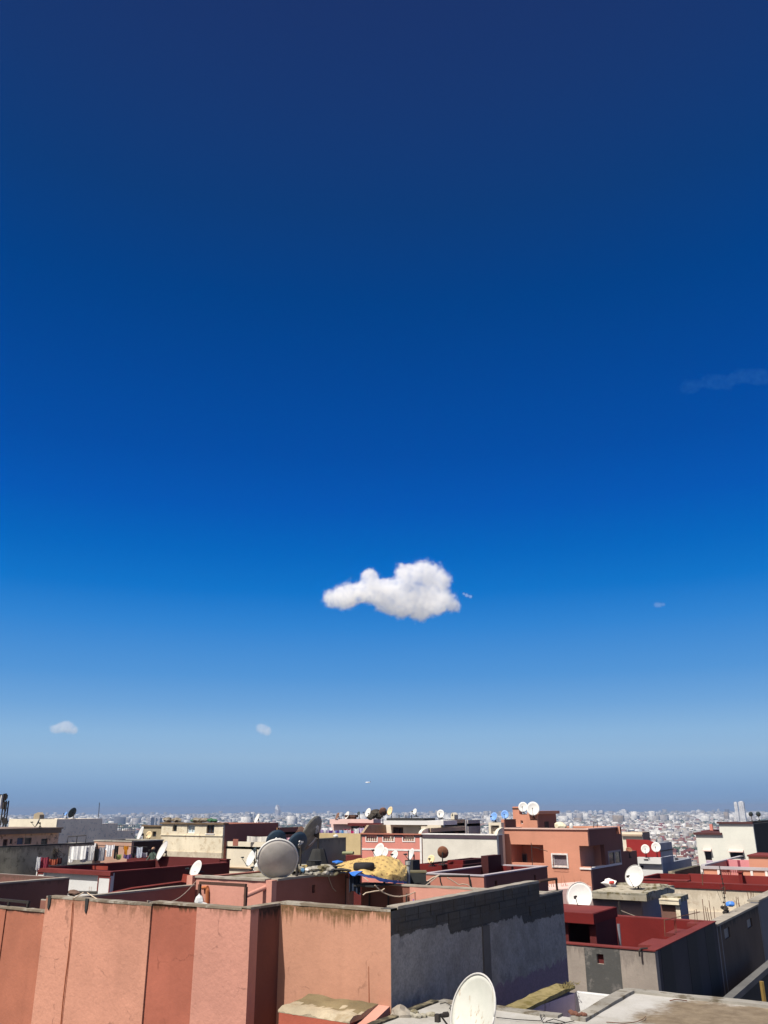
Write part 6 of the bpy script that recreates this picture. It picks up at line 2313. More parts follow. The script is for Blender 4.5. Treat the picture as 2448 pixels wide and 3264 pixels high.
    for i, (lab, a, b, c, d, col) in enumerate((
            ('hot pink cloth at the left end of the coloured laundry', 1009, 2643, 1019, 2657, (.55, .02, .22)), ('lilac cloth next to the hot pink one', 1019, 2644, 1030, 2657, (.42, .32, .55)),
            ('white cloth after the lilac one', 1030, 2644, 1040, 2657, (.74, .74, .74)), ('greyish lilac cloth left of the deep purple one', 1040, 2645, 1049, 2657, (.50, .42, .56)),
            ('deep purple cloth with a bright middle', 1049, 2646, 1061, 2657, (.10, .03, .24)), ('white cloth right of the deep purple one', 1062, 2647, 1069, 2657, (.72, .72, .72)),
            ('blue and white cloth in the middle of the coloured laundry', 1069, 2646, 1075, 2657, (.20, .22, .60)), ('small violet cloth beside the pale blue ones', 1075, 2647, 1081, 2657, (.22, .10, .36)),
            ('pale blue cloth right of the violet one', 1081, 2645, 1089, 2657, (.50, .60, .78)), ('sky blue cloth darker than its pale blue neighbour', 1089, 2646, 1095, 2657, (.12, .40, .70)),
            ('white cloth right of the sky blue one', 1096, 2645, 1107, 2657, (.72, .72, .74)), ('white cloth with pink specks', 1108, 2644, 1118, 2657, (.70, .58, .62)),
            ('bright pink bag among white cloths', 1119, 2647, 1128, 2657, (.62, .04, .20)), ('wide white sheet right of the bright pink bag', 1128, 2640, 1143, 2657, (.74, .74, .76)),
            ('white cloth with lilac flowers at the right end', 1144, 2638, 1160, 2657, (.52, .42, .60)), ('long white sheet hung above the purple cloths', 1018, 2637, 1060, 2646, (.74, .74, .74)),
            ('maroon cloth rising above the middle of the laundry', 1095, 2641, 1117, 2646, (.25, .04, .06)))):
        cloth(lab, a, b, c, d, 62 + (i % 3) * .1 + (.4 if b < 2643 else 0), clothes_mat('hue%s' % 'abcdefghijklmnopq'[i], col), 'sheet', group=g, seed=i)
    dish('brown dish leaning at the left end of the pink slab', 1075, 2601, 73, .58, n=(-.80, .42, .42), front='dish_brown', foot=pk.z + .35)
    dish('white dish tilted near the dark cowl on the pink slab', 1105, 2599, 73, .66, n=(-.78, .40, .48), foot=pk.z + .35)
    dish('tiny grey mesh dish at the middle of the pink slab', 1143, 2592, 75, .30, n=(-.5, .4, .7), front='dish_dark', foot=pk.z + .35)
    dish('bigger of the paired white dishes on the pink slab', 1172, 2590, 72, .74, n=(-.74, .40, .54), foot=pk.z + .35)
    dish('smaller of the paired white dishes on the pink slab', 1184, 2594, 71.7, .58, n=(-.74, .40, .54), foot=pk.z + .35)
    bm = NB()
    c = P(1120, 2600, 73)
    box(bm, c.x - .55, c.x + .5, c.y - .2, c.y + .3, c.z - .12, c.z + .06)
    box(bm, c.x - .45, c.x + .35, c.y - .15, c.y + .25, pk.z + .3, c.z - .121)
    tag(emit('cowl', bm, M['dark_wood']), 'dark box cowl between the dishes on the pink slab', 'cowl')
    bm = NB()
    for i, (px, py, s) in enumerate(((1198, 2592, .38), (1188, 2600, .3), (1206, 2597, .4), (1180, 2605, .25))):
        lump(bm, P(px, py, 66), s, s * .8, s * .75, i, amp=.4)
    tag(emit('junk_heap', bm, plaster('junk_dark', (.07, .06, .05), .4)), 'dark tarpaulin covered heap beside the round brown dish', 'heap')
    dish('dark brown round dish seen from behind above the junk heap', 1221, 2587, 64, .62, n=(.1, .35, -.9), front='dish_brown', foot=12.8, arm=False)
    dish('rust streaked tilted dish on a post on the tar roof', 1242, 2585, 62, .62, n=(-.74, .34, .56), front='dish_cream', back='dish_rust', foot=12.9)
    # balustrade house
    pb = house('pink balcony house with white trim and three balustrade openings', (1344, 2662), 46, 1150, 1346, M['rose'], par=.95, t=.2,
               fh=[(1168, 2666, 1202, 2681), (1222, 2666, 1256, 2681), (1285, 2666, 1321, 2681)], y1=PY(1344, 2662, 0.1).y * 0 + P(1344, 2662, 46).y + 4)
    y0, z = pb.y0, pb.z
    bm = NB()
    box(bm, pb.x0 - .05, pb.x1 + .02, y0 - .08, y0 + .24, z + .002, z + .06)
    emit('coping', bm, M['red_coping'] if False else plaster('coping_brown', (.34, .13, .09), .15), pb.root)
    xsb = [pb.x0, *sum([[h_[0], h_[1]] for h_ in pb.fh], []), pb.x1]
    bm = NB()
    for i in range(0, len(xsb), 2):
        box(bm, xsb[i], xsb[i + 1], y0 - .03, y0 - .001, z - .10, z - .001)
    emit('dark_band', bm, plaster('band_purple', (.075, .055, .07), .1), pb.root)
    bm = NB()
    w = .05
    for h_ in pb.fh:
        box(bm, h_[0] - w, h_[0] - .001, y0 - .02, y0 - .001, h_[2] - w, z - .101)
        box(bm, h_[1] + .001, h_[1] + w, y0 - .02, y0 - .001, h_[2] - w, z - .101)
        box(bm, h_[0] - .001, h_[1] + .001, y0 - .02, y0 - .001, h_[2] - w, h_[2] - .001)
    zb = LZ(2711, pb.x1, y0)
    box(bm, pb.x0 + .09, pb.x1 - .11, y0 - .02, y0 - .001, zb - .04, zb + .05)
    box(bm, pb.x0, pb.x0 + .089, y0 - .021, y0 - .001, zb - 2, z - .101)
    box(bm, pb.x1 - .109, pb.x1, y0 - .021, y0 - .001, zb - 2, z - .101)
    emit('white_trim', bm, M['white_trim'], pb.root)
    for h_ in pb.fh:
        for i in range(5):
            bm = NB()
            x = h_[0] + (h_[1] - h_[0]) * (i + .5) / 5
            zz = [h_[2], h_[2] + (h_[3] - h_[2]) * .35, h_[3] - .02, h_[3]]
            tube(bm, [(x, y0 + .1, q) for q in zz], [.032, .05, .028, .035], 8)
            emit('baluster', bm, M['cream'], pb.root)
    # upper floor set back, with lean wall, window, slab
    xl = LX(1156, y0 + .25, z)
    yu = LY(1230, xl, z)
    zt = LZ(2628, LX(1230, yu, z), yu)
    up = thing('house', (xl, yu, z - .9), 'cream upper storey with a dark window, tar roof and white fascia behind the balustrades', 'house')
    bm = NB()
    prism_dir(bm, [(xl, y0 + .25, z - .9), (xl, yu, z - .9), (xl, yu, zt), (xl, LY(1176, xl, z + .8), zt), (xl, y0 + .25, z + .02)], (-.15, 0, 0))
    emit('lean_wall', bm, plaster('lean_olive', (.34, .26, .18), .2, patch=.12, patchc=(.15, .12, .09)), up)
    a = PY(1251, 2660, yu)
    b = PY(1285, 2637, yu)
    d0, d1 = PY(1338, 2661, yu), PY(1358, 2634, yu)
    xr = LX(1490, yu, z)
    bm = NB()
    face_boxes(bm, 'Y', yu, yu + .15, xl + .001, d1.x, z - .9, zt, [(a.x, b.x, a.z, b.z), (d0.x, d1.x, z - .9, d1.z)])
    box(bm, xl + .001, d1.x, yu + 3, yu + 3.15, z - .9, zt)
    emit('wall', bm, M['cream'], up)

    class U:
        pass
    u = U()
    u.root, u.y0 = up, yu
    window(u, (a.x, b.x, a.z, b.z), frame=M['dark_wood'], fw=.07, mull=1)
    # fascia slab
    zs0, zs1 = LZ(2628, a.x, yu - .7), LZ(2617, a.x, yu - .7)
    bm = NB()
    box(bm, LX(1223, yu - .7, zs1), LX(1413, yu - .7, zs1), yu - .7, yu + .85, zt + .002, max(zs1, zt + .22))
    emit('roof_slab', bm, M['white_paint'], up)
    zr = max(zs1, zt + .22)
    bm = NB()
    box(bm, LX(1232, yu - .5, zr), LX(1350, yu - .5, zr), yu - .5, yu + .8, zr + .002, zr + .12)
    emit('tar_roof', bm, M['tar'], up)
    bm = NB()
    for px in (1272, 1294, 1312):
        x = LX(px, yu + .5, zr)
        tube(bm, [(x, yu + .5, zr), (x, yu + .5, zr + .28)], .025, 4)
    tag(emit('rods', bm, M['dark_iron']), 'short dark rods standing on the tar roof', 'rods')
    # shaded wing to the right: olive, then grey
    wz = LZ(2612, LX(1413, yu - .2, z + 1), yu - .2)
    wing = house('olive brown shaded wing with a curved parapet end behind the cream wall', (1365, 2640), rdepth(1365, 2640, yu - 1.6), 1360, 1482, M['olive_render'], par=.2, side=plaster('wing_olive', (.42, .335, .24), .12))
    wing2 = house('taller olive wall carrying the white dish and arched chimney', (1412, 2613), rdepth(1412, 2613, yu + .9), 1405, 1483, M['cream'], par=.2, side=plaster('wing_olive', (.42, .335, .24), .12))
    wing3 = house('plain grey wall between the olive wing and the blue dishes', (1484, 2614), rdepth(1484, 2614, yu + 4.5), 1480, 1530, M['white_paint'], par=.2, side=plaster('wing_grey', (.40, .375, .36), .1))
    # curved parapet piece
    bm = NB()
    x = wing.x1
    pts = []
    ya, yb_ = y0 + .26, wing.y0
    zc = wing.z
    for i in range(9):
        t = pi / 2 * i / 8
        pts.append((x, ya + (yb_ - ya) * sin(t) * .9, z + .02 + (zc - z - .02) * (1 - cos(t)) ** .6 if False else z + .02 + (zc - z - .02) * sin(t)))
    pts = [(x, ya, z - .9)] + [(x, ya + (yb_ - ya) * (1 - cos(pi / 2 * i / 8)), z + .05 + (zc - z - .05) * sin(pi / 2 * i / 8)) for i in range(9)] + [(x, yb_ - .001, z - .9)]
    prism_dir(bm, pts, (-.18, 0, 0))
    emit('curved_end', bm, M['cream'], wing.root)
    dish('white dish with dark specks standing on the olive wall', 1404, 2594, 54, .50, n=(-.30, .30, .90), foot=wing2.z)
    dish('small white dish on a dark post at the right of the tar roof', 1321, 2587, 56, .40, n=(-.70, .40, .58), foot=zr + .12)
    root = thing('chimney', P(1445, 2612, 55), 'cream arched chimney with a pointed dark opening', 'chimney')
    p = P(1437, 2615, 55)
    q = P(1451, 2590, 55)
    wd = (P(1450, 2615, 55) - p).dot(RT)
    bm = NB()
    x0, yk = p.x, p.y
    prism_dir(bm, [(x0, yk, p.z - .4), (x0 + wd, yk, p.z - .4), (x0 + wd, yk, p.z + .33), (x0 + wd * .72, yk, q.z - .05), (x0 + wd * .5, yk, q.z), (x0 + wd * .28, yk, q.z - .05), (x0, yk, p.z + .33)], (0, .5, 0))
    emit('stack', bm, M['cream'], root)
    bm = NB()
    prism_dir(bm, [(x0 + wd * .28, yk - .006, p.z + .26), (x0 + wd * .72, yk - .006, p.z + .26), (x0 + wd * .5, yk - .006, p.z + .44)], (0, .004, 0))
    emit('opening', bm, M['tar'], root)
    # cream wall house, same front line
    r = rdepth(1583, 2663, y0)
    cw = house('long plain cream wall with a dark purple band under its white coping', (1583, 2663), r, 1346.5, 1601, M['pale_block'], par=.9, t=.2, side=plaster('cw_side', (.34, .22, .17), .12), cop=M['white_trim'], coph=.04, copo=.05)
    bm = NB()
    box(bm, cw.x0 + .02, cw.x1, y0 - .035, y0 - .002, LZ(2674, cw.x1, y0), cw.z - .02)
    emit('dark_band', bm, plaster('band_purple', (.075, .055, .07), .1), cw.root)
    bm = NB()
    zc = LZ(2641, cw.x1, y0 + .6)
    pts = [(cw.x1, y0 + .1, cw.z + .045)] + [(cw.x1, y0 + .1 + .75 * (1 - cos(pi / 2 * i / 8)), cw.z + .045 + (zc - cw.z) * sin(pi / 2 * i / 8)) for i in range(9)] + [(cw.x1, cw.y1, zc), (cw.x1, cw.y1, cw.z + .045)]
    prism_dir(bm, pts, (-.16, 0, 0))
    emit('curved_end', bm, M['cream'], cw.root)
    # yellow cream frame behind
    fz = house('yellow cream open frame house top under the blue dishes', (1597, 2622), 52, 1557, 1606, M['cream'], par=.1, fh=[(1564, 2631, 1592, 2664)])
    dish('tilted bright blue dish on the yellow cream frame', 1573, 2603, 52.5, .52, n=(-.60, .40, .66), front='dish_blue', foot=fz.z)
    dish('round bright blue dish left of the orange stairhouse', 1609, 2596, 53.5, .50, n=(-.25, .32, .9), front='dish_blue', foot=fz.z)
    # front dishes before the pink balcony house
    dish('tall white dish leaning before the pink balcony house', 1207, 2711, 36, .60, n=(-.66, .40, .62), foot=11.6)
    dish('white dish overlapped by the tall leaning one', 1224, 2717, 36.6, .42, n=(-.5, .40, .75), foot=11.6)
    dish('low white dish just above the top of the yellow cover', 1257, 2725, 36, .36, n=(-.55, .45, .7), foot=11.6)
    dish('narrow white dish with a long dark feed arm right of the yellow cover', 1309, 2723, 35, .46, n=(-.84, .36, .40), foot=11.5)
    poly_tube('thin dark rod beside the narrow white dish', [(1302, 2752), (1302, 2711)], 34, .02, 'dark_iron', 'rod', 'rod')
    bm = NB()
    box(bm, *(lambda a, b: (a.x, b.x))(P(1287, 2740, 33), P(1322, 2740, 33)), P(1300, 2740, 33).y, P(1300, 2740, 33).y + .5, 8, P(1300, 2742, 33).z)
    tag(emit('house', bm, M['tar']), 'dark low roof right behind the yellow cover', 'house')
    # dark red houses
    r1 = house('dark red low roof with the small cream dish', (1474, 2758), 36.5, 1335, 1560, M['red_wall'], par=.06, t=.2, roof=M['red_roof'], side=plaster('maroon_black', (.05, .014, .014), .1))
    r1b = house('raised dark red roof block in front of the cream wall', (1476, 2743), 36.9, 1426, 1561, M['red_wall'], par=.06, t=.2, roof=M['red_roof'], side=plaster('maroon_black', (.05, .014, .014), .1), y1=r1.y1 + .02)
    dish('small cream dish with rust spots on the dark red roof', 1374, 2738, 36, .33, n=(-.45, .40, .80), front='dish_cream', foot=r1.z)
    dish('brown rusty round dish on a mast on the dark red roof', 1412, 2716, 37, .50, n=(.22, .35, -.90), front='dish_rust', foot=r1.z, arm=False)
    r2 = house('brown pink house with a red lined terrace and pale coping, below the orange house', (1542, 2794), 31, 1352, 1744, plaster('dull_rose', (.44, .185, .135), .08), par=.95, t=.17,
               roof=M['red_roof'], cop=plaster('coping_mauve', (.40, .36, .38), .1), coph=.04, side=plaster('r2_side', (.21, .085, .065), .1), sh=[(1577, 2808, 1586, 2835), (1702, 2789, 1709, 2807)])
    bm = NB()
    t = r2.t
    box(bm, r2.x0 + t + .002, r2.x1 - t - .002, r2.y1 - t - .03, r2.y1 - t - .002, r2.zr + .002, r2.z - .003)
    box(bm, r2.x1 - t - .03, r2.x1 - t - .002, r2.y0 + t + .002, r2.y1 - t - .032, r2.zr + .002, r2.z - .003)
    emit('terrace_wall', bm, M['red_wall'], r2.root)
    bm = NB()
    xx = LX(1557, r2.y1 - 1.4, r2.z)
    box(bm, r2.x0 + t + .002, xx, r2.y1 - 1.4, r2.y1 - t - .032, r2.zr + .01, r2.z + .42)
    tag(emit('stairhouse', bm, plaster('maroon_black', (.05, .014, .014), .1)), 'black red stairhouse block on the red lined terrace', 'stairhouse')
    bm = NB()
    xb = LX(1610, r2.y1 - .5, r2.z)
    box(bm, xb, xb + .22, r2.y1 - t - .22, r2.y1 - t - .032, r2.zr + .002, r2.z - .004)
    tag(emit('pier', bm, M['dark_red']), 'short dark red pier against the terrace back wall', 'pier')
    # thin bent bars and cables on its front
    for lab, pts, q in (('dark bent bar at the left of the brown pink wall', [(1402, 2795), (1405, 2812), (1410, 2826)], 30),
                        ('thick dark post with rags at the right of the brown pink wall', [(1494, 2789), (1498, 2806), (1502, 2830)], 29.8),
                        ('dark horizontal pole along the pale coping', [(1388, 2792), (1440, 2792), (1494, 2793)], 30.1)):
        poly_tube(lab, pts, q, .04 if 'post' in lab or 'pole' in lab else .025, 'dark_iron', 'pole', 'pole')
    poly_tube('forked pale cable drooping along the brown pink wall', [(1425, 2797), (1450, 2812), (1462, 2820), (1475, 2818), (1490, 2820), (1500, 2828)], 29.5, .018, 'cable', 'cable', 'cable')
    poly_tube('thin pale rods crossing before the brown pink wall', [(1358, 2812), (1380, 2798), (1398, 2791)], 29, .03, 'cable', 'cable', 'cable')


def orange_house():
    h = house('big orange house with a window in a white frame and a corner loggia', (1872, 2645), 50, 1588, 1980, M['orange'], par=.35, t=.25, cop=plaster('orange_coping', (.60, .42, .36), .08), coph=.07, copo=.08,
              side=plaster('orange_shaded', (.19, .085, .07), .08),  # shaded copy of the orange: shade put into the side paint
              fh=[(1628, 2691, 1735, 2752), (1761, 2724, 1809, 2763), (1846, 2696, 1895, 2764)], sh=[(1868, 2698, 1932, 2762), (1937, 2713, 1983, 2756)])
    # balcony recess
    a = h.fh[0]
    D = 1.35
    bm = NB()
    y = h.y0 + .25
    box(bm, a[0] - .1, a[1] + .1, y + D, y + D + .1, a[2] - .6, a[3] + .1)
    box(bm, a[0] - .1, a[0], y, y + D, a[2] - .6, a[3] + .1)
    box(bm, a[1], a[1] + .1, y, y + D, a[2] - .6, a[3] + .1)
    box(bm, a[0], a[1], y, y + D, a[2] - .7, a[2] - .6)
    box(bm, a[0], a[1], y, y + D, a[3] + .002, a[3] + .1)
    emit('balcony_recess', bm, M['orange'], h.root)
    d0, d1 = PY(1654, 2756, y + D), PY(1680, 2721, y + D)
    dr = NB()
    box(dr, d0.x, d1.x, y + D - .05, y + D - .002, a[2] - .6, d1.z)
    dr = emit('door', dr, flat('door_grey', (.16, .16, .18), .5), h.root)
    bm = NB()
    box(bm, d0.x + .05, d0.x + (d1.x - d0.x) * .28, y + D - .06, y + D - .051, a[2] - .58, d1.z - .06)
    box(bm, d0.x + (d1.x - d0.x) * .4, d1.x - .05, y + D - .06, y + D - .051, a[2] - .58, d1.z - .06)
    emit('pane', bm, M['glass'], dr)
    # framed window
    b = h.fh[1]
    w = window(h, b, frame=M['white_trim'], fw=.05, mull=0, pane=flat('lace_curtain', (.18, .15, .17), .8, var=.3, scale=20), depth=.08)
    bm = NB()
    t = .075
    box(bm, b[0] - t, b[1] + t, h.y0 - .04, h.y0 - .002, b[3], b[3] + t)
    box(bm, b[0] - t, b[1] + t, h.y0 - .04, h.y0 - .002, b[2] - t, b[2])
    box(bm, b[0] - t, b[0], h.y0 - .04, h.y0 - .002, b[2], b[3])
    box(bm, b[1], b[1] + t, h.y0 - .04, h.y0 - .002, b[2], b[3])
    emit('surround', bm, M['white_trim'], h.root)
    grille(h, b, n=12, off=.16, drop=.05)
    # corner loggia: back walls, floor, ceiling
    c, s = h.fh[2], h.sh[0]
    bm = NB()
    y1 = s[1]
    box(bm, c[0] - .1, h.x1 - .25, y1, y1 + .1, c[2] - .3, c[3] + .2)
    box(bm, c[0] - .2, c[0] - .1, h.y0 + .25, y1, c[2] - .3, c[3] + .2)
    box(bm, c[0] - .1, h.x1 - .251, h.y0 + .251, y1, c[2] - .3, c[2] - .2)
    emit('loggia', bm, M['orange'], h.root)
    bm = NB()
    k = PY(1856, 2765, h.y0).z
    box(bm, c[0] - .05, h.x1 + .06, h.y0 - .06, h.y0 + .26, k - .1, k - .002)
    box(bm, h.x1 - .26, h.x1 + .06, h.y0 + .261, h.sh[1][0] + 2.2, k - .1, k - .002)
    emit('coping', bm, M['white_trim'], h.root)
    window(h, h.sh[1], 'X', frame=plaster('frame_grey', (.30, .28, .30), .1), fw=.10, mull=1, depth=.0, proud=0)
    # lower terrace block behind
    lo = house('shaded orange brown terrace at the far side of the orange house', (1985, 2717), rdepth(1985, 2717, h.y1 + .01), 1960, 2029, M['orange'], par=.6, side=plaster('orange_shaded', (.19, .085, .07), .08))
    # stairhouse with slab
    r = 54.5
    cst = house('orange stairhouse with a flat slab and small square hole on the big orange roof', (1711, 2595), r, 1643, 1772, M['orange'], par=.1, side=plaster('orange_half_shaded', (.34, .13, .09), .08), fh=[(1659, 2615, 1667, 2626)], z0=h.zr)  # stairhouse side takes a less dark shaded copy of the orange
    window(cst, cst.fh[0], frame=M['white_trim'], fw=.03, mull=0)
    bm = NB()
    box(bm, LX(1681, cst.y0 - .25, cst.z), cst.x1 + .22, cst.y0 - .25, cst.y1 + .1, cst.z + .002, LZ(2585, cst.x1, cst.y0 - .25))
    emit('roof_slab', bm, M['orange'], cst.root)
    bm = NB()
    q0, q1 = PY(1634, 2600, cst.y0), PY(1653, 2571, cst.y0)
    box(bm, q0.x, q1.x, cst.y0 + .05, cst.y0 + .5, h.zr, q1.z)
    emit('chimney', bm, M['orange'], cst.root)
    bm = NB()
    box(bm, q0.x - .02, q1.x + .02, cst.y0 + .03, cst.y0 + .52, q1.z - .16, q1.z - .08)
    emit('chimney_band', bm, M['dark_wood'], cst.root)
    bm = NB()
    dq = cst.y0 + (cst.y1 - cst.y0) * .35
    box(bm, cst.x1 + .001, cst.x1 + .03, dq, dq + .65, h.zr, cst.z - .45)
    emit('door', bm, M['dark_wood'], cst.root)
    lw = house('brown sloping side parapet left of the orange stairhouse', (1606, 2612), 53.0, 1597, 1644, M['orange'], par=.1, side=plaster('orange_shaded', (.19, .085, .07), .08), z0=h.zr)
    bk = house('low orange back parapet on the big orange roof', (1975, 2634), 54.2, 1795, 1976, M['orange'], par=.1, z0=h.zr)
    dish('smaller of two big white dishes on the orange stairhouse', 1667, 2572, 53.2, .60, n=(-.28, .32, .90), foot=cst.z)
    dish('bigger and rounder of two white dishes on the orange stairhouse', 1699, 2577, 52.8, .82, n=(-.22, .34, .91), foot=cst.z - .3)
    bm = NB()
    p = P(1786, 2633, 53.5)
    lump(bm, (p.x, p.y, p.z), .38, .25, .24, 4, amp=.25)
    tag(emit('sack', bm, clothes_mat('sack_cream', (.62, .56, .42))), 'cream sack lying on the orange roof by the stairhouse', 'sack')
    bm = NB()
    p = P(1821, 2634, 53.2)
    lump(bm, (p.x, p.y, p.z), .12, .1, .2, 5, amp=.2)
    tag(emit('jerrycan', bm, M['dish_white']), 'small white can on the orange roof edge', 'can')
    bm = NB()
    pp = [P(1892, 2640, 53.6), P(1892, 2621, 53.6), P(1904, 2621, 53.6), P(1904, 2640, 53.6)]
    tube(bm, pp, .03, 4)
    tag(emit('frame', bm, M['dark_iron']), 'little dark iron frame on the orange roof', 'frame')
    bm = NB()
    mp = P(1693, 2686, 49.6)
    tube(bm, [(mp.x, mp.y, PY(1705, 2758, h.y0 - .3).z - .3), (mp.x, mp.y, mp.z)], .02, 4)
    e = PY(1785, 2706, h.y0 - .3)
    tube(bm, [(mp.x, mp.y, mp.z - .2), (e.x, mp.y, e.z - .05)], .015, 4)
    for i in range(6):
        x = mp.x + .15 + (e.x - mp.x) * .1 * i
        tube(bm, [(x, mp.y - .2, mp.z - .22), (x, mp.y + .2, mp.z - .22)], .01, 4)
    tag(emit('aerial', bm, M['dark_iron']), 'rake shaped television aerial before the orange wall', 'aerial')
    # iron bar frame between the block wall and the orange house
    bm = NB()
    ya = 19.5
    pp = [PX(1718, 2809, XG - .1), PX(1745, 2804, XG - .1 + .0), PX(1773, 2801, XG - .1), PX(1776, 2844, XG - .1)]
    tube(bm, pp, .035, 5)
    tag(emit('frame', bm, M['dark_wood']), 'bent dark iron frame rising from the end of the cinder block wall', 'frame')
    # dry twigs at the foot of the orange wall
    rg = random.Random(7)
    bm = NB()
    for i in range(26):
        px = rg.choice((1755, 1790, 1800, 1840, 1860)) + rg.uniform(-12, 12)
        p = P(px, 2834, 47.0)
        tube(bm, [p, p + Vector((rg.uniform(-.3, .35), 0, rg.uniform(.2, .65)))], [.014, .004], 3)
    tag(emit('dry_weeds', bm, flat('weed_red', (.24, .10, .05), .9)), 'dry reddish weeds along the foot of the orange wall', 'weeds', kind='stuff')
    bm = NB()
    a, b = P(1740, 2838, 45.5), P(1885, 2826, 46)
    prism_dir(bm, [(a.x, a.y, 4), (b.x, b.y, 4), (b.x, b.y, b.z), (a.x, a.y, a.z)], FW * 3)
    tag(emit('house', bm, M['pale_pink']), 'pale low roof edge at the foot of the orange house', 'house')


def right_houses():
    # mossy grey house
    h = house('grey house with a mossy cracked slab roof right of the cinder block wall', (2042, 2868), 37.8, 1850, 2120, plaster('mauve_grey', (.33, .25, .24), .14), par=.1, side=plaster('mauve_side', (.34, .30, .33), .1))
    bm = NB()
    zt = LZ(2851, h.x1, h.y0 - .5)
    xa, xb = LX(1872, h.y0 - .5, zt), LX(2060, h.y0 - .5, zt)
    box(bm, xa, xb, h.y0 - .5, h.y1 + .1, h.z + .002, zt)
    emit('roof_slab', bm, plaster('slab_moss', (.38, .345, .27), .3, patch=.35, patchc=(.17, .14, .08)), h.root)
    bm = NB()
    ragged_cap(bm, xa, xb, h.y0 - .5, h.y0 - .3, zt, 81, .06, .25)
    ragged_cap(bm, xb - .25, xb, h.y0 - .3, h.y1 + .1, zt, 82, .12, .25)
    ragged_cap(bm, xa, xb - .25, h.y1 - .15, h.y1 + .1, zt, 83, .16, .25)
    emit('parapet', bm, M['mossy'], h.root)
    poly_tube('dark post with a coil at the mauve wall of the mossy house', [(1972, 2874), (1976, 2900), (1983, 2918)], 36.2, .04, 'dark_iron', 'post', 'post')
    poly_tube('slack pale wire on the mauve wall of the mossy house', [(1978, 2902), (2005, 2913), (2030, 2922)], 36.2, .015, 'cable', 'cable', 'cable')
    dish('large white dish turned left on the mossy slab roof', 2022, 2792, 39.5, .92, n=(-.60, .36, .62), foot=zt)
    # boards piled at the slab's right corner
    for i, (a, b) in enumerate((((2058, 2836), (2124, 2828)), ((2052, 2842), (2115, 2834)), ((2105, 2822), (2150, 2836)))):
        bm = NB()
        p, q = P(*a, 39), P(*b, 39)
        d = (q - p).normalized()
        s = Vector((0, 0, 1)).cross(d) * .09
        prism_dir(bm, [p - s, p + s, q + s, q - s], (0, 0, .07))
        tag(emit('board', bm, M['mossy']), ('long', 'short', 'rightmost')[i] + ' old grey board piled at the corner of the mossy slab', 'board', 'boards piled on the mossy slab')
    bm = NB()
    p = P(1942, 2815, 41)
    lump(bm, p, .3, .2, .17, 3, amp=.5)
    lump(bm, P(1955, 2822, 41), .12, .1, .12, 4, amp=.4)
    tag(emit('rag', bm, clothes_mat('rag_white', (.7, .67, .64))), 'white and red rag heap on the mossy slab roof', 'rag')
    bm = NB()
    lump(bm, P(1950, 2813, 40.7), .12, .09, .07, 5, amp=.5)
    tag(emit('rag', bm, clothes_mat('rag_red', (.4, .05, .04))), 'small red rag on the white heap', 'rag')
    # small annex
    h2 = house('little grey annex with a crumbling cream lintel and front coloured dark as its inside', (2164, 2876), 36.5, 2104, 2190, plaster('annex_inside_shade', (.17, .09, .07), .1), par=.1, side=plaster('mauve_side', (.34, .30, .33), .1))  # closed front, coloured dark in place of a shaded interior
    bm = NB()
    zt = LZ(2868, h2.x1, h2.y0 - .2)
    ragged_cap(bm, LX(2100, h2.y0 - .2, zt), h2.x1 + .06, h2.y0 - .2, h2.y0 + .15, zt - .02, 84, .06, .2)
    box(bm, LX(2100, h2.y0 - .2, zt), h2.x1 + .05, h2.y0 - .19, h2.y0 + .14, LZ(2885, h2.x1, h2.y0 - .2), zt - .021)
    emit('lintel', bm, M['cream_old'], h2.root)
    bm = NB()
    box(bm, h2.x0, h2.x1 + .05, h2.y0 + .16, h2.y1 + .05, h2.z + .002, h2.z + .2)
    emit('roof_slab', bm, M['mossy'], h2.root)
    bm = NB()
    ragged_cap(bm, h2.x1 - .12, h2.x1 + .03, h2.y0 - .04, h2.y0 - .002, 8, 85, .1, .3)
    box(bm, h2.x1 - .14, h2.x1 + .03, h2.y0 - .06, h2.y0 - .003, GZ, LZ(2886, h2.x1, h2.y0))
    emit('pier', bm, M['cream_old'], h2.root)
    # cream wall + red terrace
    r = house('long cream house with a dark red terrace roof and red chimney', (2520, 2845), 44.5, 2118, 2600, plaster('cream_wall', (.56, .50, .40), .14, top=9.9, streak=.4, stain=(.3, .24, .16), drip=.8, patch=.2, patchc=(.40, .33, .25)), par=.38, t=.3,
              roof=plaster('terrace_floor', (.26, .13, .08), .2), y1=None)
    y1 = r.y0 + 4.2
    bm = NB()
    zf = LZ(2830, r.x0 + 2, r.y0 - .05)
    box(bm, LX(2140, r.y0 - .06, zf), r.x1 + .05, r.y0 - .06, r.y0 + .34, r.z + .002, r.z + .26)
    emit('red_parapet', bm, M['red_wall'], r.root)
    bm = NB()
    box(bm, LX(2150, r.y0, r.z + .3), r.x1 + .05, r.y0 - .05, r.y0 + .33, r.z + .262, r.z + .29)
    emit('coping', bm, M['red_coping'], r.root)
    bm = NB()
    yb = r.y0 + 3.6
    zb = LZ(2790, LX(2330, yb, r.z), yb)
    box(bm, LX(2192, yb, zb), r.x1, yb, yb + .3, r.zr, zb)
    emit('back_parapet', bm, plaster('terrace_red', (.17, .024, .022), .1), r.root)
    bm = NB()
    xcp = LX(2362, yb - .35, zb)
    box(bm, LX(2355, yb - .3, zb), LX(2366, yb - .3, zb), yb - .35, yb - .002, r.zr + .002, LZ(2782, xcp, yb - .3))
    box(bm, LX(2351, yb - .3, zb), LX(2368, yb - .3, zb), yb - .4, yb - .001, LZ(2782, xcp, yb - .3) + .001, LZ(2779, xcp, yb - .3))
    emit('chimney', bm, M['red_wall'], r.root)
    bm = NB()
    zl = LZ(2912, r.x0 + 4, r.y0)
    box(bm, r.x0, r.x1, r.y0 - .12, r.y0 - .002, GZ, zl)
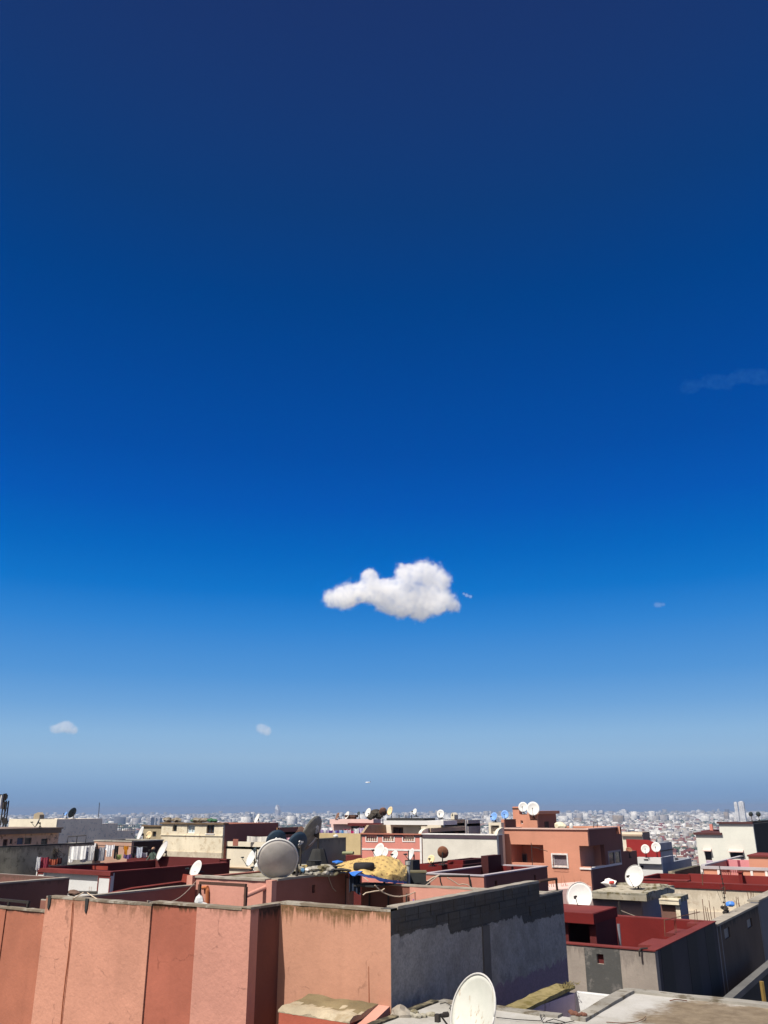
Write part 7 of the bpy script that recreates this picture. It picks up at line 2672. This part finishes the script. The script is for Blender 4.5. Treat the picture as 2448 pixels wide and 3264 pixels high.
    emit('plinth', bm, plaster('cream_plinth', (.54, .47, .38), .14), r.root)
    l = house('low dark red parapet block left of the cream house terrace', (2190, 2810), 47.2, 2043, 2200, plaster('terrace_red', (.17, .024, .022), .1), par=.5, t=.2, roof=M['red_roof'], cop=M['red_coping'], coph=.04)
    bm = NB()
    xm, zq = LX(2090, l.y0 + 3.5, l.z + .3), LZ(2784, LX(2090, l.y0 + 3.5, l.z + .3), l.y0 + 3.5)
    box(bm, xm, LX(2198, l.y0 + 3.5, zq), l.y0 + 3.5, l.y0 + 3.7, 6, zq)
    box(bm, xm, xm + .2, l.y0 + .6, l.y0 + 3.5, 6, zq)
    emit('inner_wall', bm, M['red_wall'], l.root)
    for lab, px, a, b, q in (('thin rusty rod standing on the red terrace front', 2240, 2780, 2822, 45), ('tall dark rod on the cream house parapet', 2312, 2826, 2850, 44)):
        poly_tube(lab, [(px, b), (px - 2, a)], q, .03, 'rusty_iron', 'rod', 'rod')
    # blue and white house
    b = house('white fronted slate blue house below the two white dishes', (2110, 2754), 58, 2033, 2203, M['lime_white'], par=.25, t=.2, side=M['slate_blue'], fh=[(2040, 2758, 2052, 2767)])
    window(b, b.fh[0])
    bm = NB()
    zt = LZ(2734, b.x1, b.y0 - .25)
    xr = LX(2106, b.y0 - .25, zt)
    yr = LY(2146, xr, zt)
    box(bm, LX(2031, b.y0 - .25, zt), xr, b.y0 - .25, b.y0 + .1, b.z + .002, zt)
    emit('white_parapet', bm, M['lime_white'], b.root)
    bm = NB()
    box(bm, xr - .2, xr, b.y0 + .101, yr, b.z + .002, zt)
    emit('side_parapet', bm, M['slate_blue'], b.root)
    bm = NB()
    box(bm, LX(2031, b.y0, zt), xr - .201, b.y0 + .101, yr, zt - .3, zt - .12)
    emit('upper_roof', bm, M['red_coping'], b.root)
    b2 = house('upper slate blue block with a flat cream roof beside the red wall', (2101, 2688), 61.5, 2092, 2141, plaster('red_bright', (.27, .025, .025), .1), par=.03, roof=M['cream'], side=M['slate_blue'], t=.1)
    bm = NB()
    zm = LZ(2712, b2.x1, b2.y0)
    box(bm, b2.x1 + .001, b2.x1 + .06, b2.y0, b2.y1, zm - .05, zm)
    emit('ledge', bm, M['dark_iron'], b2.root)
    bm = NB()
    rw = rdepth(2050, 2690, b2.y0 + .3)
    a, c = P(1985, 2676, rw), P(2092, 2680, rw)
    prism_dir(bm, [(a.x, b2.y0 + .25, 4), (b2.x0 - .01, b2.y0 + .25, 4), (b2.x0 - .01, b2.y0 + .25, b2.z), (b2.x0 - .7, b2.y0 + .25, P(2075, 2677, rw).z), (a.x, b2.y0 + .25, a.z)], (0, .2, 0))
    tag(emit('wall', bm, plaster('red_bright', (.27, .025, .025), .1)), 'bright red sunlit wall behind the two white dishes', 'wall')
    b3 = house('small cream house with a brown side above the bright red wall', (2047, 2653), 75, 1982, 2070, M['cream'], par=.05, side=plaster('tan_side', (.36, .27, .2), .1))
    bm = NB()
    box(bm, b3.x0, b3.x1 + .02, b3.y0 - .2, b3.y0 - .002, LZ(2666, b3.x1, b3.y0 - .2), LZ(2660, b3.x1, b3.y0 - .2))
    emit('canopy', bm, plaster('tan_side', (.36, .27, .2), .1), b3.root)
    dish('left of the two white dishes before the bright red wall', 2057, 2706, 58.2, .58, n=(-.30, .34, .88), foot=zt - .12)
    dish('right of the two white dishes before the bright red wall', 2091, 2700, 58.2, .64, n=(-.36, .36, .85), foot=zt - .12)
    dish('upturned orange brown dish lying on the orange house terrace', 2005, 2708, 56, .42, n=(-.1, .75, .6), front='dish_rust', back='dish_cream', foot=11.0, arm=False)
    ol = house('dark olive low wall below the slate blue house', (2150, 2778), 56, 2130, 2232, M['olive_render'], par=.1, side=plaster('olive_dark', (.11, .10, .07), .15))
    # white house at the right
    w = house('white house with a black right side and a dark brown roof band', (2399, 2626), 65, 2291, 2600, plaster('cool_white', (.64, .64, .57), .05), par=.3, t=.25, side=plaster('black_side', (.035, .035, .035), .1), fh=[(2327, 2716, 2371, 2736)])  # right side coloured near black
    window(w, w.fh[0], frame=M['dark_wood'], fw=.03, mull=0)
    bm = NB()
    box(bm, w.x0 - .12, w.x1 + .02, w.y0 - .14, w.y0 + .3, w.z + .002, w.z + .13)
    emit('roof_band', bm, plaster('brown_band', (.085, .035, .035), .1), w.root)
    pw = LZ(2656, LX(2300, w.y0, w.z - .6), w.y0)
    w2x = None
    w2 = house('lower left wing of the white house with a brown roof band', (2289, 2658), rdepth(2289, 2658, w.y0), 2217, 2300, x1=w.x0 - .002, y1=w.y0 + 4, wall= plaster('cool_white', (.64, .64, .57), .05), par=.2, t=.25, fh=[(2246, 2713, 2270, 2742)])
    window(w2, w2.fh[0], frame=M['dark_wood'], fw=.03, mull=0)
    bm = NB()
    box(bm, w2.x0 - .12, LX(2300, w.y0 - .2, w2.z), w.y0 - .16, w.y0 - .002, w2.z - .06, w2.z + .09)
    box(bm, w2.x0 - .12, w2.x1 - .01, w.y0 - .001, w2.y1, w2.z + .003, w2.z + .09)
    emit('roof_band', bm, plaster('brown_band', (.085, .035, .035), .1), w2.root)
    for hh, q in ((w, w.fh[0]), (w2, w2.fh[0])):
        bm = NB()
        box(bm, q[0] - .06, q[1] + .06, hh.y0 - .32, hh.y0 - .002, q[3] + .01, q[3] + .06)
        prism_dir(bm, [(q[0] - .06, hh.y0 - .32, q[3] + .061), (q[0] - .06, hh.y0 - .002, q[3] + .061), (q[0] - .06, hh.y0 - .002, q[3] + .2)], (q[1] - q[0] + .12, 0, 0))
        emit('awning', bm, M['pale_pink'], hh.root)
    bm = NB()
    q = w2.fh[0]
    box(bm, q[0] + .02, q[1] + .04, w2.y0 - .02, w2.y0 - .002, q[2] - .5, q[2] - .01)
    emit('panel', bm, M['lavender'], w2.root)
    dish('left of two small dark round dishes on the white house roof', 2393, 2595, 68, .36, n=(.2, .3, -.9), front='dish_dark', foot=w.z + .1, arm=False)
    dish('right of two small dark round dishes on the white house roof', 2417, 2595, 68.5, .38, n=(.35, .3, -.85), front='dish_dark', foot=w.z + .1, arm=False)
    # red roof bits behind the wing
    hb = house('dark red roof with short chimney behind the lower white wing', (2262, 2648), 72, 2235, 2292, M['red_wall'], par=.1, roof=M['red_coping'])
    bm = NB()
    p = P(2266, 2627, 73)
    box(bm, p.x - .12, p.x + .12, p.y - .1, p.y + .1, 8, p.z)
    emit('chimney', bm, M['rose'], hb.root)
    # pink and orange balcony house
    c = P(2500, 2768, 53)
    y0 = c.y
    z = PY(2340, 2763, y0).z
    x0 = LX(2234, y0, z)
    x1 = LX(2560, y0, z)
    yb = LY(2308, x0, z)
    root = thing('house', ((x0 + x1) / 2, y0 + 2, GZ), 'pink and orange terrace house with a pale beam over a balustrade, right edge', 'house')
    bm = NB()
    box(bm, x0, x1, y0 - .08, y0 + .18, z - .16, z)
    emit('beam', bm, plaster('beam_grey', (.40, .38, .40), .08), root)
    zl = z - .62
    xs = [LX(p, y0, zl) for p in (2240, 2246, 2296, 2356, 2448)]
    bm = NB()
    box(bm, xs[1], xs[2], y0, y0 + .12, GZ, z - .162)
    box(bm, xs[3], x1, y0, y0 + .12, GZ, z - .162)
    box(bm, xs[2], xs[3], y0, y0 + .12, GZ, zl - .12)
    emit('front_wall', bm, M['orange'], root)
    for px in (2240, 2293, 2399, 2446):
        bm = NB()
        x = LX(px, y0, zl)
        box(bm, x - .07, x + .07, y0 - .05, y0 - .002, zl - .2, z - .161)
        emit('white_post', bm, M['white_trim'], root)
    for i in range(9):
        bm = NB()
        x = xs[2] + (xs[3] - xs[2]) * (i + .5) / 9
        tube(bm, [(x, y0 + .06, zl - .119), (x, y0 + .06, zl + .1), (x, y0 + .06, z - .163)], [.03, .05, .03], 6)
        emit('baluster', bm, M['rose'], root)
    bm = NB()
    box(bm, x0, x0 + .15, y0 + .181, yb, GZ, z - .02)
    emit('side_parapet', bm, M['rose'], root)
    bm = NB()
    box(bm, x0 - .04, x0 + .2, y0 + .19, yb + 6, z - .018, z + .06)
    emit('side_coping', bm, plaster('beam_grey', (.40, .38, .40), .08), root)
    xo = LX(2392, yb, z)
    xm = [LX(p, yb, z) for p in (2312, 2322, 2350, 2358)]
    bm = NB()
    box(bm, x0 + .151, xo, yb, yb + .15, GZ, z + .05)
    emit('back_wall', bm, plaster('rose_wall', (.60, .24, .26), .08), root)
    bm = NB()
    for a_, b_ in ((xm[0], xm[1]), (xm[2], xm[3])):
        box(bm, a_, b_, yb - .02, yb - .001, GZ, z + .02)
    emit('stripe', bm, plaster('stripe_maroon', (.22, .04, .06), .1), root)
    bm = NB()
    box(bm, xo, x1, yb - .5, yb + .15, GZ, z + .3)
    emit('orange_wall', bm, M['orange'], root)
    bm = NB()
    box(bm, xo - .06, x1, yb - .6, yb + 3, z + .302, z + .40)
    emit('roof', bm, M['red_coping'], root)
    bm = NB()
    box(bm, x0 + .151, x1, y0 + .181, yb - .001, z - 1.1, z - 1.0)
    emit('floor', bm, M['old_roof'], root)
    bm = NB()
    for i, (px, dp) in enumerate(((2285, 1), (2298, -.6), (2325, .8), (2330, -.4))):
        p = P(px, 2640, 600)
    bm.free()


def airplane():
    c = P(1173, 2494, 5200)
    k = 5200 / 2790
    root = thing('airplane', c, 'white airliner with a dark tail crossing low over the horizon', 'airplane')
    L = 17 * k
    nose, tail = c - RT * L / 2, c + RT * L / 2

    def at(t, up=0.0, tow=0.0):
        return nose.lerp(tail, t) + Vector((0, 0, up * k)) - FW * tow * k
    bm = NB()
    tube(bm, [at(0), at(.04), at(.12), at(.3), at(.7), at(.88, .4), at(1.0, .9)], [.1 * k, .8 * k, 1.4 * k, 1.7 * k, 1.6 * k, .9 * k, .2 * k], 12)
    emit('fuselage', bm, flat('airliner_white', (.85, .85, .85), .4), root, smooth=True)
    for s in (-1, 1):
        bm = NB()
        prism_dir(bm, [at(.38, -.5, 0), at(.56, -.5, 0), at(.72, .3, 7.5 * s), at(.64, .3, 7.5 * s)], (0, 0, .35 * k))
        emit('wing', bm, flat('airliner_wing', (.6, .6, .6), .5), root)
        bm = NB()
        tube(bm, [at(.40, -1.1, 2.6 * s), at(.52, -1.1, 2.6 * s)], .55 * k, 8)
        emit('engine', bm, flat('airliner_wing', (.6, .6, .6), .5), root)
        bm = NB()
        prism_dir(bm, [at(.88, .8, 0), at(.97, .9, 0), at(1.02, 1.1, 2.6 * s), at(.97, 1.1, 2.6 * s)], (0, 0, .2 * k))
        emit('tailplane', bm, flat('airliner_wing', (.6, .6, .6), .5), root)
    bm = NB()
    prism_dir(bm, [at(.84, 1.0, .1), at(.99, 1.0, .1), at(1.06, 4.4, .1), at(.98, 4.4, .1)], FW * .25 * k)
    emit('tail_fin', bm, flat('airliner_tail', (.02, .04, .08), .5), root)


make_materials()
front_house()
near_roof()
S1 = striped_house()
lane_houses(S1)
PH = pink_house()
tarp_yard(PH)
left_houses()
laundry_left()
centre_houses()
orange_house()
right_houses()
airplane()
